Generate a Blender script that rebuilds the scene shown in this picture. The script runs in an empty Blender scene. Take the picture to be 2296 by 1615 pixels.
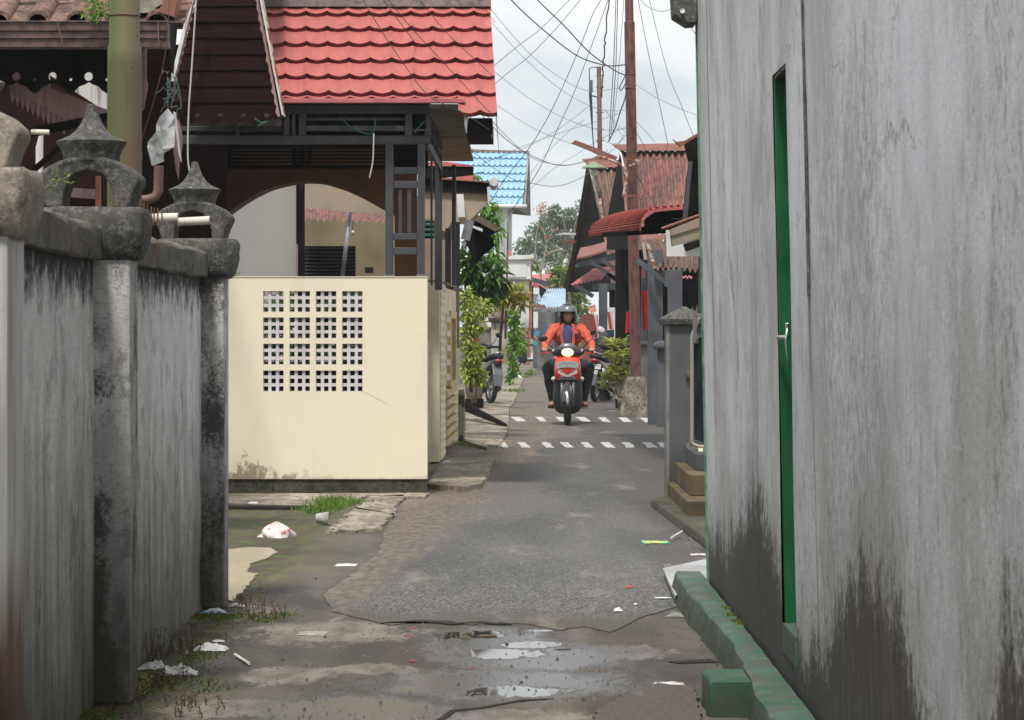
import bpy, bmesh, math, random
from mathutils import Vector as V, Matrix, noise as mnoise
R = math.radians
scene = bpy.context.scene
col = scene.collection

# ------------------------------------------------------------ camera, sky, sun
EYE = 1.3            # camera height above the alley
F = 6378.0           # focal length in 2296-pixel-wide picture units (100 mm lens)
cam = bpy.data.cameras.new('camera')
cam.lens = 100.0; cam.sensor_width = 36.0
cam.shift_x = -0.0009; cam.shift_y = -0.0294
cam.clip_start = 0.1; cam.clip_end = 3000
cam.dof.use_dof = True; cam.dof.focus_distance = 22.0; cam.dof.aperture_fstop = 26.0
camo = bpy.data.objects.new('camera', cam); col.objects.link(camo)
camo.location = (0, 0, EYE); camo.rotation_euler = (R(90), 0, 0)
scene.camera = camo

SUN_EL, SUN_AZ = 62.0, 194.0          # high, behind the camera and a little to its left
world = bpy.data.worlds.new('World'); scene.world = world
world.use_nodes = True
wt = world.node_tree; wt.nodes.clear()
def wn(t): return wt.nodes.new(t)
sky = wn('ShaderNodeTexSky'); sky.sky_type = 'NISHITA'; sky.sun_disc = False
sky.sun_elevation = R(SUN_EL); sky.sun_rotation = R(SUN_AZ)
tc = wn('ShaderNodeTexCoord'); mp = wn('ShaderNodeMapping'); mp.inputs['Scale'].default_value = (5, 5, 17)
nz = wn('ShaderNodeTexNoise'); nz.inputs['Scale'].default_value = 1.15; nz.inputs['Detail'].default_value = 7
nz.inputs['Roughness'].default_value = .52; nz.inputs['Distortion'].default_value = .35
rp = wn('ShaderNodeValToRGB'); cr = rp.color_ramp
cr.elements[0].position = .36; cr.elements[0].color = (.66, .725, .775, 1)
cr.elements[1].position = .60; cr.elements[1].color = (.985, .99, .99, 1)
e = cr.elements.new(.47); e.color = (.84, .875, .90, 1)
b1 = wn('ShaderNodeBackground'); b1.inputs['Strength'].default_value = .07
b2 = wn('ShaderNodeBackground'); b2.inputs['Strength'].default_value = 1.13
mx = wn('ShaderNodeMixShader'); mx.inputs[0].default_value = .9
wo = wn('ShaderNodeOutputWorld')
L = wt.links.new
L(tc.outputs['Generated'], mp.inputs['Vector']); L(mp.outputs[0], nz.inputs['Vector'])
L(nz.outputs['Fac'], rp.inputs[0]); L(rp.outputs[0], b2.inputs['Color']); L(sky.outputs[0], b1.inputs['Color'])
L(b1.outputs[0], mx.inputs[1]); L(b2.outputs[0], mx.inputs[2]); L(mx.outputs[0], wo.inputs[0])

sl = bpy.data.lights.new('sun', 'SUN'); sl.energy = 3.9; sl.angle = R(8); sl.color = (1, .955, .88)
so = bpy.data.objects.new('sun', sl); col.objects.link(so)
sd = V((math.sin(R(SUN_AZ)) * math.cos(R(SUN_EL)), math.cos(R(SUN_AZ)) * math.cos(R(SUN_EL)), math.sin(R(SUN_EL))))
so.rotation_euler = sd.to_track_quat('Z', 'Y').to_euler(); so.location = (0, -5, 12)
scene.view_settings.view_transform = 'Standard'; scene.view_settings.look = 'None'
scene.view_settings.exposure = 0; scene.view_settings.gamma = 1
scene.cycles.max_bounces = 8

# ------------------------------------------------------------ measuring helpers
def W(u, v, d): return V(((u - 1150) / F * d, d, EYE - (v - 740) / F * d))      # a point d metres away
def G(u, v, z=0.0):                                                             # a point on the ground
    d = F * (EYE - z) / (v - 740); return V(((u - 1150) / F * d, d, z))
def rng(seed): return random.Random(seed)

# ------------------------------------------------------------ mesh builder
OFF = {}
class MB:
    def __init__(s): s.v = []; s.f = []
    def pt(s, p): s.v.append(tuple(p)); return len(s.v) - 1
    def poly(s, pts): s.f.append([s.pt(p) for p in pts]); return s
    def hexa(s, b, t):      # bottom ring of 4, top ring of 4
        i = [s.pt(p) for p in list(b) + list(t)]
        for q in ((3,2,1,0),(4,5,6,7),(0,1,5,4),(1,2,6,5),(2,3,7,6),(3,0,4,7)): s.f.append([i[k] for k in q])
        return s
    def box(s, x0, y0, z0, x1, y1, z1):
        return s.hexa(((x0,y0,z0),(x1,y0,z0),(x1,y1,z0),(x0,y1,z0)), ((x0,y0,z1),(x1,y0,z1),(x1,y1,z1),(x0,y1,z1)))
    def prism(s, pts, vec):      # polygon extruded along vec
        vec = V(vec); n = len(pts)
        a = [s.pt(p) for p in pts]; b = [s.pt(V(p) + vec) for p in pts]
        s.f.append(a[::-1]); s.f.append(b)
        for k in range(n): s.f.append([a[k], a[(k+1) % n], b[(k+1) % n], b[k]])
        return s
    def slab(s, pts, t):         # any planar polygon thickened backwards along its normal
        p = [V(q) for q in pts]; nn = V((0,0,0))
        for k in range(len(p)): nn += p[k].cross(p[(k+1) % len(p)])
        nn.normalize(); return s.prism(p, nn * t)
    def loft(s, rings, cap=True, close=True):
        idx = [[s.pt(p) for p in r] for r in rings]
        n = len(idx[0])
        for a, b in zip(idx, idx[1:]):
            for k in range(n if close else n - 1):
                s.f.append([a[k], a[(k+1) % n], b[(k+1) % n], b[k]])
        if cap: s.f.append(idx[0][::-1]); s.f.append(idx[-1])
        return s
    def tube(s, pts, r, n=8, cap=True):
        pts = [V(p) for p in pts]; rr = r if isinstance(r, (list, tuple)) else [r] * len(pts)
        rings = []; up = None
        for i, p in enumerate(pts):
            t = (pts[min(i+1, len(pts)-1)] - pts[max(i-1, 0)])
            t = t.normalized() if t.length > 1e-9 else V((0,0,1))
            if up is None: up = V((0,0,1)) if abs(t.z) < .9 else V((1,0,0))
            a = up - t * up.dot(t)
            if a.length < 1e-6: a = V((1,0,0)) - t * t.x
            a.normalize(); b = t.cross(a); up = a
            rings.append([p + (a * math.cos(2*math.pi*k/n) + b * math.sin(2*math.pi*k/n)) * rr[i] for k in range(n)])
        return s.loft(rings, cap)
    def capsule(s, p0, p1, r0, r1, n=12):
        p0, p1 = V(p0), V(p1); t = (p1 - p0).normalized(); P = []; Q = []
        for a in (-80, -50, -20): P.append(p0 + t*r0*math.sin(R(a))); Q.append(r0*math.cos(R(a)))
        for a in (20, 50, 80): P.append(p1 + t*r1*math.sin(R(a))); Q.append(r1*math.cos(R(a)))
        up = V((0,0,1)) if abs(t.z) < .9 else V((0,1,0))
        a = (up - t*up.dot(t)).normalized(); b = t.cross(a)
        return s.loft([[p + (a*math.cos(2*math.pi*k/n)+b*math.sin(2*math.pi*k/n))*q for k in range(n)] for p, q in zip(P, Q)])
    def limb(s, pts, rs, n=12):
        for i in range(len(pts)-1): s.capsule(pts[i], pts[i+1], rs[i], rs[i+1], n)
        return s
    def ellip(s, c, r, n=16, m=10, rot=None):
        c = V(c); rings = []
        for j in range(m + 1):
            th = -math.pi/2 + math.pi*(j + .001*(j == 0) - .001*(j == m))/m
            ring = []
            for k in range(n):
                ph = 2*math.pi*k/n
                q = V((r[0]*math.cos(th)*math.cos(ph), r[1]*math.cos(th)*math.sin(ph), r[2]*math.sin(th)))
                if rot: q = rot @ q
                ring.append(c + q)
            rings.append(ring)
        return s.loft(rings)
    def lathe(s, c, prof, n=20, axis='Z', mod=None):
        c = V(c); rings = []
        for (r, h) in prof:
            ring = []
            for k in range(n):
                a = 2*math.pi*k/n; q = r * (mod(a, h) if mod else 1)
                if axis == 'Z': ring.append(c + V((q*math.cos(a), q*math.sin(a), h)))
                elif axis == 'X': ring.append(c + V((h, q*math.cos(a), q*math.sin(a))))
                else: ring.append(c + V((q*math.sin(a), h, q*math.cos(a))))
            rings.append(ring)
        return s.loft(rings)
    def torus(s, c, RR, r, axis='X', n=28, m=10, sx=1.0):
        c = V(c); rings = []
        for i in range(n):
            a = 2*math.pi*i/n; ring = []
            for k in range(m):
                b = 2*math.pi*k/m; q = RR + r*math.cos(b); h = r*math.sin(b)*sx
                ring.append(c + (V((h, q*math.cos(a), q*math.sin(a))) if axis == 'X' else V((q*math.cos(a), h, q*math.sin(a))) if axis == 'Y' else V((q*math.cos(a), q*math.sin(a), h))))
            rings.append(ring)
        rings.append(rings[0]); return s.loft(rings, cap=False)
    def grid(s, fn, nu, nv):
        idx = [[s.pt(fn(i/nu, j/nv)) for i in range(nu+1)] for j in range(nv+1)]
        for j in range(nv):
            for i in range(nu): s.f.append([idx[j][i], idx[j][i+1], idx[j+1][i+1], idx[j+1][i]])
        return s
    def bar(s, p0, p1, w, h):     # rectangular bar, w across, h up-ish
        p0, p1 = V(p0), V(p1); t = (p1-p0).normalized()
        up = V((0,0,1)) if abs(t.z) < .95 else V((0,1,0))
        a = t.cross(up).normalized()*w/2; b = a.cross(t).normalized()*h/2
        return s.hexa((p0-a-b, p0+a-b, p0+a+b, p0-a+b), (p1-a-b, p1+a-b, p1+a+b, p1-a+b))
    def leaf(s, p, d, up, l, w, fold=.25):
        d = d.normalized(); side = d.cross(up)
        side = side.normalized() if side.length > 1e-5 else V((1,0,0))
        nn = side.cross(d)
        b = s.pt(p); m = s.pt(p + d*l*.5 - nn*w*fold*.5)
        a = s.pt(p + d*l*.45 + side*w*.5 + nn*w*fold); c = s.pt(p + d*l*.45 - side*w*.5 + nn*w*fold)
        t = s.pt(p + d*l - V((0,0,1))*l*.12)
        s.f += [[b, m, a], [m, t, a], [b, c, m], [m, c, t]]
        return s
    def leaves(s, c, r, n, l, w, rg, droop=.2, shell=.55):
        c = V(c)
        for _ in range(n):
            q = V((rg.gauss(0,1), rg.gauss(0,1), rg.gauss(0,1))).normalized()
            k = rg.random()**(shell)
            p = c + V((q.x*r[0], q.y*r[1], q.z*r[2]))*k
            d = (q + V((rg.uniform(-.8,.8), rg.uniform(-.8,.8), rg.uniform(-.6,.6)-droop))).normalized()
            f = rg.uniform(.6, 1.25)
            s.leaf(p, d, V((rg.uniform(-.5,.5), rg.uniform(-.5,.5), 1)), l*f, w*f)
        return s
    def build(s, name, mat, parent=None, smooth=False, bevel=0, sub=0, origin=None):
        vs = [V(p) for p in s.v]
        if parent is not None: off = OFF.get(parent.name, V((0,0,0)))
        elif origin is not None: off = V(origin)
        else:
            n = max(1, len(vs)); off = V((sum(p.x for p in vs)/n, sum(p.y for p in vs)/n, min(p.z for p in vs)))
        me = bpy.data.meshes.new(name)
        me.from_pydata([tuple(p - off) for p in vs], [], s.f)
        bm = bmesh.new(); bm.from_mesh(me); bmesh.ops.recalc_face_normals(bm, faces=bm.faces); bm.to_mesh(me); bm.free()
        if smooth:
            me.polygons.foreach_set('use_smooth', [True]*len(me.polygons))
            if smooth == 'auto': me.set_sharp_from_angle(angle=R(38))
        me.materials.append(mat)
        o = bpy.data.objects.new(name, me); col.objects.link(o)
        if parent is not None: o.parent = parent
        else: o.location = off
        OFF[o.name] = off
        if bevel:
            b = o.modifiers.new('bevel', 'BEVEL'); b.width = bevel; b.segments = 2; b.limit_method = 'ANGLE'
        if sub:
            m = o.modifiers.new('sub', 'SUBSURF'); m.levels = sub; m.render_levels = sub
        return o

def tag(o, label=None, cat=None, group=None, kind=None):
    if label: o['label'] = label
    if cat: o['category'] = cat
    if group: o['group'] = group
    if kind: o['kind'] = kind
    return o
def thing(name, label, cat, loc=(0,0,0), group=None, kind=None):
    o = bpy.data.objects.new(name, None); col.objects.link(o); o.location = loc; o.empty_display_size = .2
    OFF[o.name] = V(loc); return tag(o, label, cat, group, kind)
def struct(name, mb, m, **k):
    o = mb.build(name, m, **k); o['kind'] = 'structure'; return o
def ringz(cx, cy, z, hx, hy, p=2.5, n=20):
    out = []
    for k in range(n):
        a = 2*math.pi*k/n; c, s_ = math.cos(a), math.sin(a)
        out.append(V((cx + hx*math.copysign(abs(c)**(2/p), c), cy + hy*math.copysign(abs(s_)**(2/p), s_), z)))
    return out
def ringy(cx, y, cz, hx, hz, p=2.5, n=20):
    return [V((q.x, y, cz + (q.y))) for q in ringz(cx, 0, 0, hx, hz, p, n)]
def jag(pts, step, amp, rg, closed=True):      # ragged outline
    out = []; n = len(pts)
    for i in range(n if closed else n-1):
        a, b = V(pts[i]), V(pts[(i+1) % n]); m = max(1, int((b-a).length/step))
        for k in range(m):
            q = a.lerp(b, k/m)
            out.append(q + V((rg.uniform(-amp, amp), rg.uniform(-amp, amp)*2.2, 0)))
    if not closed: out.append(V(pts[-1]))
    return out
def smoothpath(pts, k=6):
    pts = [V(p) for p in pts]; out = []
    for i in range(len(pts)-1):
        p0, p1, p2, p3 = pts[max(i-1,0)], pts[i], pts[i+1], pts[min(i+2, len(pts)-1)]
        for j in range(k):
            t = j/k
            out.append(.5*((2*p1)+(p2-p0)*t+(2*p0-5*p1+4*p2-p3)*t*t+(3*p1-p0-3*p2+p3)*t**3))
    out.append(pts[-1]); return out

# ------------------------------------------------------------ materials
class NT:
    def __init__(s, name):
        s.m = bpy.data.materials.new(name); s.m.use_nodes = True; s.t = s.m.node_tree
        s.b = s.t.nodes['Principled BSDF']; s.p = None
    def N(s, t, **k):
        n = s.t.nodes.new(t)
        for a, b in k.items(): setattr(n, a, b)
        return n
    def put(s, inp, x):
        if isinstance(x, bpy.types.NodeSocket): s.t.links.new(x, inp)
        else:
            if inp.type == 'RGBA' and len(x) == 3: x = (*x, 1)
            inp.default_value = x
    def pos(s):
        if s.p is None: s.p = s.N('ShaderNodeNewGeometry').outputs['Position']
        return s.p
    def sc(s, v=None, k=(1,1,1), loc=(0,0,0), rot=(0,0,0)):
        n = s.N('ShaderNodeMapping'); s.put(n.inputs['Vector'], v or s.pos()); n.inputs['Scale'].default_value = k
        n.inputs['Location'].default_value = loc; n.inputs['Rotation'].default_value = rot; return n.outputs[0]
    def noise(s, scale, k=None, detail=5, rough=.55, dist=0, loc=(0,0,0), vec=None):
        n = s.N('ShaderNodeTexNoise'); v = vec or s.pos()
        if k or any(loc): v = s.sc(v, k or (1,1,1), loc)
        s.put(n.inputs['Vector'], v); n.inputs['Scale'].default_value = scale; n.inputs['Detail'].default_value = detail
        n.inputs['Roughness'].default_value = rough; n.inputs['Distortion'].default_value = dist; return n.outputs['Fac']
    def vor(s, scale, k=None, out='Distance', rnd=1):
        n = s.N('ShaderNodeTexVoronoi'); s.put(n.inputs['Vector'], s.sc(None, k) if k else s.pos())
        n.inputs['Scale'].default_value = scale; n.inputs['Randomness'].default_value = rnd; return n.outputs[out]
    def mr(s, x, a, b, c=0., d=1.):
        n = s.N('ShaderNodeMapRange'); n.interpolation_type = 'SMOOTHSTEP' if False else 'LINEAR'
        for i, q in zip((0,1,2,3,4), (x,a,b,c,d)): s.put(n.inputs[i], q)
        return n.outputs[0]
    def ma(s, op, a, b=0., c=None):
        n = s.N('ShaderNodeMath', operation=op); s.put(n.inputs[0], a); s.put(n.inputs[1], b)
        if c is not None: s.put(n.inputs[2], c)
        return n.outputs[0]
    def mix(s, f, a, b):
        n = s.N('ShaderNodeMix', data_type='RGBA'); s.put(n.inputs[0], f); s.put(n.inputs[6], a); s.put(n.inputs[7], b); return n.outputs[2]
    def sep(s, v=None):
        n = s.N('ShaderNodeSeparateXYZ'); s.put(n.inputs[0], v or s.pos()); return n.outputs
    def comb(s, x, y, z):
        n = s.N('ShaderNodeCombineXYZ')
        for i, q in enumerate((x,y,z)): s.put(n.inputs[i], q)
        return n.outputs[0]
    def ramp(s, x, els):
        n = s.N('ShaderNodeValToRGB'); s.put(n.inputs[0], x); c = n.color_ramp
        while len(c.elements) < len(els): c.elements.new(.5)
        for e_, (p, k) in zip(c.elements, els): e_.position = p; e_.color = (k, k, k, 1) if isinstance(k, (int, float)) else (*k, 1)
        return n.outputs[0]
    def bump(s, h, strength=.3, dist=.01):
        n = s.N('ShaderNodeBump'); s.put(n.inputs['Height'], h); n.inputs['Strength'].default_value = strength
        n.inputs['Distance'].default_value = dist; s.put(s.b.inputs['Normal'], n.outputs[0]); return s
    def set(s, color=None, rough=None, metal=None, spec=None):
        if color is not None: s.put(s.b.inputs['Base Color'], color)
        if rough is not None: s.put(s.b.inputs['Roughness'], rough)
        if metal is not None: s.put(s.b.inputs['Metallic'], metal)
        if spec is not None: s.put(s.b.inputs['Specular IOR Level'], spec)
        return s
def dk(c, f): return tuple(x*f for x in c)

def paint(name, c, c2=None, scale=6, amt=(.4,.62), rough=.6, metal=0, k=None, bump=.15, grain=0, spec=.5):
    n = NT(name); f = n.mr(n.noise(scale, k), amt[0], amt[1])
    base = n.mix(f, c, c2 or dk(c, .6))
    if grain: base = n.mix(n.mr(n.noise(scale*grain, k, 3), .45, .7), base, dk(c2 or c, .45))
    n.set(base, n.mr(n.noise(scale*2), .3, .7, max(.05, rough-.12), min(1, rough+.12)), metal, spec)
    if bump: n.bump(n.noise(scale*8, k, 6), bump, .004)
    return n.m
def flat(name, c, rough=.5, metal=0, spec=.5):
    n = NT(name); f = n.mr(n.noise(25), .35, .7); n.set(n.mix(f, c, dk(c, .82)), rough, metal, spec); return n.m
def rusty(name, c, rust=(.22,.08,.035), th=.55, scale=5, k=None, rough=.6):
    n = NT(name); f = n.mr(n.noise(scale, k, 8, .65), th, th+.08)
    r2 = n.mix(n.noise(scale*6), rust, dk(rust, .35))
    n.set(n.mix(f, n.mix(n.mr(n.noise(scale*2), .35, .7), c, dk(c,.72)), r2), n.ma('ADD', n.ma('MULTIPLY', f, .25), rough-.05)); n.bump(n.noise(scale*10), .2, .004)
    return n.m
def foliage(name, cols, rough=.45, trans=.35):
    n = NT(name); g = n.N('ShaderNodeNewGeometry').outputs['Random Per Island']
    els = [(i/(len(cols)-1) if len(cols) > 1 else 0, c) for i, c in enumerate(cols)]
    c = n.ramp(g, els); c = n.mix(n.mr(n.noise(9, None, 2), .35, .7), c, n.mix(.35, c, (.01,.02,.005)))
    n.set(c, rough); t = n.N('ShaderNodeBsdfTranslucent'); n.put(t.inputs[0], n.mix(.15, c, (.45,.6,.08)))
    ms = n.N('ShaderNodeMixShader'); ms.inputs[0].default_value = trans
    out = n.t.nodes['Material Output']
    n.t.links.new(n.b.outputs[0], ms.inputs[1]); n.t.links.new(t.outputs[0], ms.inputs[2]); n.t.links.new(ms.outputs[0], out.inputs[0])
    return n.m
# ---- weathered plaster of the near left wall
def left_plaster(name, base, dark_top=True, pillar=False, brown=True):
    n = NT(name); X, Y, Z = n.sep()[:3]
    st = n.noise(1.0, (3, 3, 2.6), 8, .64)
    c = n.mix(n.mr(st, .44, .64), base, dk(base, .80))
    patch = n.mr(n.noise(1, (2.2,2.2,1.0), 5, .6, 0, (3,1,2)), .42, .60)
    drip = n.mr(n.noise(1, (8,8,5.5), 9, .74), .51, .60)
    c = n.mix(n.ma('MULTIPLY', drip, n.ma('MULTIPLY_ADD', patch, .50, .22)), c, dk(base, .30))
    c = n.mix(n.mr(n.noise(1, (9,9,6), 8, .72, 0, (7,2,5)), .54, .64, 0, .8), c, dk(base, 1.15))
    grit = n.mr(n.noise(1, (34,34,75), 5, .75), .52, .62)
    c = n.mix(n.ma('MULTIPLY', grit, .30), c, dk(base, .18))
    bl = n.noise(3.4, (1, 1, .7), 8, .72)
    c = n.mix(n.mr(bl, .60, .66, 0, .75), c, (.05,.048,.046))
    if dark_top:    # black algae running down from under the coping
        edge = n.ma('ADD', Z, n.ma('MULTIPLY', n.noise(1.0, (9, 9, 8), 9, .76), .60))
        c = n.mix(n.mr(edge, 1.68, 1.80), c, (.035,.036,.036))
    if pillar:
        gr = n.noise(1, (70,70,80), 5, .8)
        c = n.mix(n.mr(n.ma('ADD', n.noise(4.5, (1,1,.45), 6, .62), n.ma('MULTIPLY', gr, .42)), .69, .80), c, (.075,.072,.070))
    if brown:       # damp brown foot with green
        e2 = n.ma('SUBTRACT', Z, n.ma('MULTIPLY', n.noise(1.0, (7, 7, .3), 5, .6), 1.5))
        c = n.mix(n.mr(e2, .35, -.55, 0, .80), c, n.mix(n.noise(5, (1,1,.4)), (.085,.06,.045), (.035,.03,.022)))
        c = n.mix(n.ma('MULTIPLY', n.mr(e2, -.45, -.9), n.mr(n.noise(6, (1,1,.3)), .48, .62)), c, (.05,.07,.018))
    n.set(c, .85); n.bump(n.ma('ADD', n.noise(60, (1,1,1), 7, .75), st), .55, .010)
    return n.m
M = {}
M['plaster'] = left_plaster('weathered_plaster', (.80,.79,.775))
M['pillar'] = left_plaster('weathered_pillar', (.58,.57,.56), dark_top=False, pillar=True)
def corner_pillar():      # near pillar: pale whitewash with rust brown and algae low down
    n = NT('whitewashed_pillar'); X, Y, Z = n.sep()[:3]
    c = n.mix(n.mr(n.noise(1, (20,20,1)), .4, .65), (.62,.61,.60), (.40,.39,.38))
    e = n.ma('ADD', Z, n.ma('MULTIPLY', n.noise(1, (16,16,1.2), 5, .6), .5))
    c = n.mix(n.mr(e, .98, .72), c, (.17,.11,.08)); c = n.mix(n.mr(e, .68, .50), c, (.075,.05,.03)); c = n.mix(n.mr(e, .45, .25), c, (.05,.06,.015))
    n.set(c, .85); n.bump(n.noise(70), .3, .005); return n.m
M['pillar_pale'] = corner_pillar()
def capstone(name, c, lich):
    n = NT(name); f = n.mr(n.noise(9, None, 7, .68), .42, .6)
    cc = n.mix(f, c, dk(c, .45)); cc = n.mix(n.ma('MULTIPLY', n.mr(n.noise(44, None, 8, .82), .50, .60), .85), cc, lich)
    cc = n.mix(n.mr(n.noise(3.5, None, 5, .6), .60, .70), cc, (.15,.085,.055))
    n.set(cc, .92); n.bump(n.noise(45, None, 8, .7), .6, .012); return n.m
M['cap'] = capstone('mossy_capstone', (.085,.081,.075), (.20,.195,.175))
M['cap_pale'] = capstone('pale_capstone', (.30,.255,.215), (.42,.38,.34))
M['coping'] = capstone('coping_stone', (.13,.12,.105), (.22,.20,.15))

# ---- right hand painted wall
def right_plaster():
    n = NT('grey_painted_wall'); X, Y, Z = n.sep()[:3]
    base = (.65,.66,.69)
    c = n.mix(n.mr(n.noise(1, (1.5,1.5,1.1), 6, .6), .40, .64), base, (.42,.415,.405))
    patch = n.mr(n.noise(1, (2.4,2.4,.8), 5, .6, 0, (3,1,2)), .44, .62)
    c = n.mix(n.ma('MULTIPLY', n.mr(n.noise(1, (13,13,7), 9, .76), .52, .61), n.ma('MULTIPLY_ADD', patch, .75, .16)), c, (.26,.25,.235))
    c = n.mix(n.mr(n.noise(1, (9,9,5), 8, .74, 0, (5,5,5)), .55, .63, 0, .6), c, (.64,.65,.67))
    c = n.mix(n.ma('MULTIPLY', n.mr(n.noise(1, (34,34,60), 5, .75), .54, .64), n.ma('MULTIPLY_ADD', patch, .45, .22)), c, (.20,.19,.175))
    c = n.mix(n.mr(n.noise(1, (9,9,7), 8, .78, 0, (1,9,1)), .66, .69, 0, .6), c, (.12,.115,.105))
    c = n.mix(n.mr(n.noise(1, (3,3,60), 4, .6), .66, .70, 0, .25), c, (.66,.67,.68))
    vc = n.N('ShaderNodeTexVoronoi'); vc.feature = 'DISTANCE_TO_EDGE'; vc.inputs['Scale'].default_value = 1.0
    cv_ = n.comb(n.ma('ADD', n.ma('MULTIPLY', Y, .8), n.ma('MULTIPLY', n.noise(5, None, 6, .7), .5)), n.ma('ADD', n.ma('MULTIPLY', Z, 1.1), n.ma('MULTIPLY', n.noise(6, None, 6, .7, 0, (9,9,9)), .4)), 0.)
    n.put(vc.inputs['Vector'], cv_)
    c = n.mix(n.ma('MULTIPLY', n.mr(vc.outputs['Distance'], .008, .002), n.mr(n.noise(1.1, None, 3, .5, 0, (2,8,4)), .50, .58, 0, .6)), c, (.16,.15,.14))
    # rain-pitted belt between the seam and the middle
    belt = n.ma('MULTIPLY', n.mr(Y, 8.5, 8.2), n.mr(Y, 6.6, 7.0))
    low = n.ma('MULTIPLY', n.mr(Z, 2.4, 1.7), belt)
    c = n.mix(n.ma('MULTIPLY', low, n.mr(n.noise(1, (24,24,16), 8, .8), .46, .58, 0, .65)), c, (.24,.23,.22))
    # seams
    def seam(y0, w, colr, zlo, zhi, st=.9):
        dd = n.ma('ABSOLUTE', n.ma('SUBTRACT', n.ma('ADD', Y, n.ma('MULTIPLY', n.noise(1, (1,1,3.5), 6, .7), .06)), y0+.03))
        f = n.ma('MULTIPLY', n.mr(dd, w, w*.4), n.mr(Z, zlo, zhi, 0, st)); return n.mix(f, c, colr)
    c = seam(8.64, .05, (.035,.036,.03), .9, 1.5)
    c = seam(8.58, .03, (.12,.105,.085), 3, .2, .6)
    c = seam(10.6, .05, (.17,.155,.145), 3.2, .4, .6)
    c = seam(12.8, .045, (.08,.08,.085), .6, 1.4, .8)
    # flaking spots near the far edge
    fl = n.ma('MULTIPLY', n.mr(n.vor(26, (1,1,.35)), .16, .05), n.ma('MULTIPLY', n.mr(Y, 10.7, 11.2), n.ma('MULTIPLY', n.mr(Y, 12.4, 11.9), n.mr(Z, 2.0, 2.4))))
    c = n.mix(fl, c, (.07,.07,.065))
    # black mould low down: height profile along the wall
    hp = n.ramp(n.mr(Y, 4.47, 13.41), [(0,0.719),(0.09,0.746),(0.11,0.540),(0.13,0.379),(0.2,0.352),(0.235,0.513),(0.25,0.656),(0.33,0.674),(0.37,0.585),(0.43,0.406),(0.5,0.272),(0.56,0.317),(0.59,0.451),(0.63,0.567),(0.7,0.692),(0.76,0.549),(0.86,0.406),(1,0.334)])
    e = n.ma('SUBTRACT', n.ma('ADD', Z, n.ma('MULTIPLY', n.ma('SUBTRACT', n.noise(1, (4.5,4.5,3.2), 8, .66), .5), .55)), hp)
    e = n.ma('ADD', e, n.ma('MULTIPLY', n.ma('SUBTRACT', n.noise(1, (26,26,24), 7, .8), .5), .75))
    mould = n.mix(n.noise(1, (12,12,1)), (.034,.031,.025), (.014,.014,.011))
    near = n.mr(Y, 8.8, 8.1)
    mould = n.mix(n.ma('MULTIPLY', near, n.mr(n.noise(1, (16,16,2.6), 8, .72), .46, .60)), mould, n.mix(n.mr(n.noise(1,(8,8,3)), .4,.6), (.10,.06,.028), (.045,.052,.015)))
    c = n.mix(n.mr(e, .34, .02, 0, .40), c, (.16,.15,.13)); c = n.mix(n.mr(e, .07, -.07, 0, .93), c, mould)
    n.set(c, .72); hb = n.ma('ADD', n.noise(60, (1,1,1), 7, .75), n.ma('MULTIPLY', n.noise(7, (1,1,.6)), 1.5))
    n.bump(hb, .5, .009); return n.m
M['wall_right'] = right_plaster()
def green_paint(name, worn=.56):
    n = NT(name); f = n.ma('MULTIPLY', n.mr(n.noise(9, (1,.8,1), 8, .72), worn-.04, worn+.06), .8)
    c = n.mix(n.mr(n.noise(5), .4, .65), (.022,.085,.048), (.055,.125,.09))
    c = n.mix(f, c, n.mix(n.noise(20), (.10,.085,.07), (.05,.055,.04)))
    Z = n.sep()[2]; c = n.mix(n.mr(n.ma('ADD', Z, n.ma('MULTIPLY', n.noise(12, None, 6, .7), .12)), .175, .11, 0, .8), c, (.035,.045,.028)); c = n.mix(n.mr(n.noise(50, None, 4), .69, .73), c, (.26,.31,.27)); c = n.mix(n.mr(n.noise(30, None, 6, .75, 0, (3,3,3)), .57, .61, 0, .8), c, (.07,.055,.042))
    n.set(c, n.mr(n.noise(8), .3, .7, .45, .8)); n.bump(n.noise(40, None, 7, .7), .35, .006); return n.m
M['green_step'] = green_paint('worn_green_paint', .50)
M['green_block'] = green_paint('green_block_paint', .60)
M['green_door'] = paint('green_door_paint', (.004,.105,.036), (.003,.065,.024), 7, rough=.45, k=(1,1,.3))
M['green_pale'] = paint('pale_green_edge', (.16,.26,.18), (.04,.14,.08), 12, rough=.7)

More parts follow.
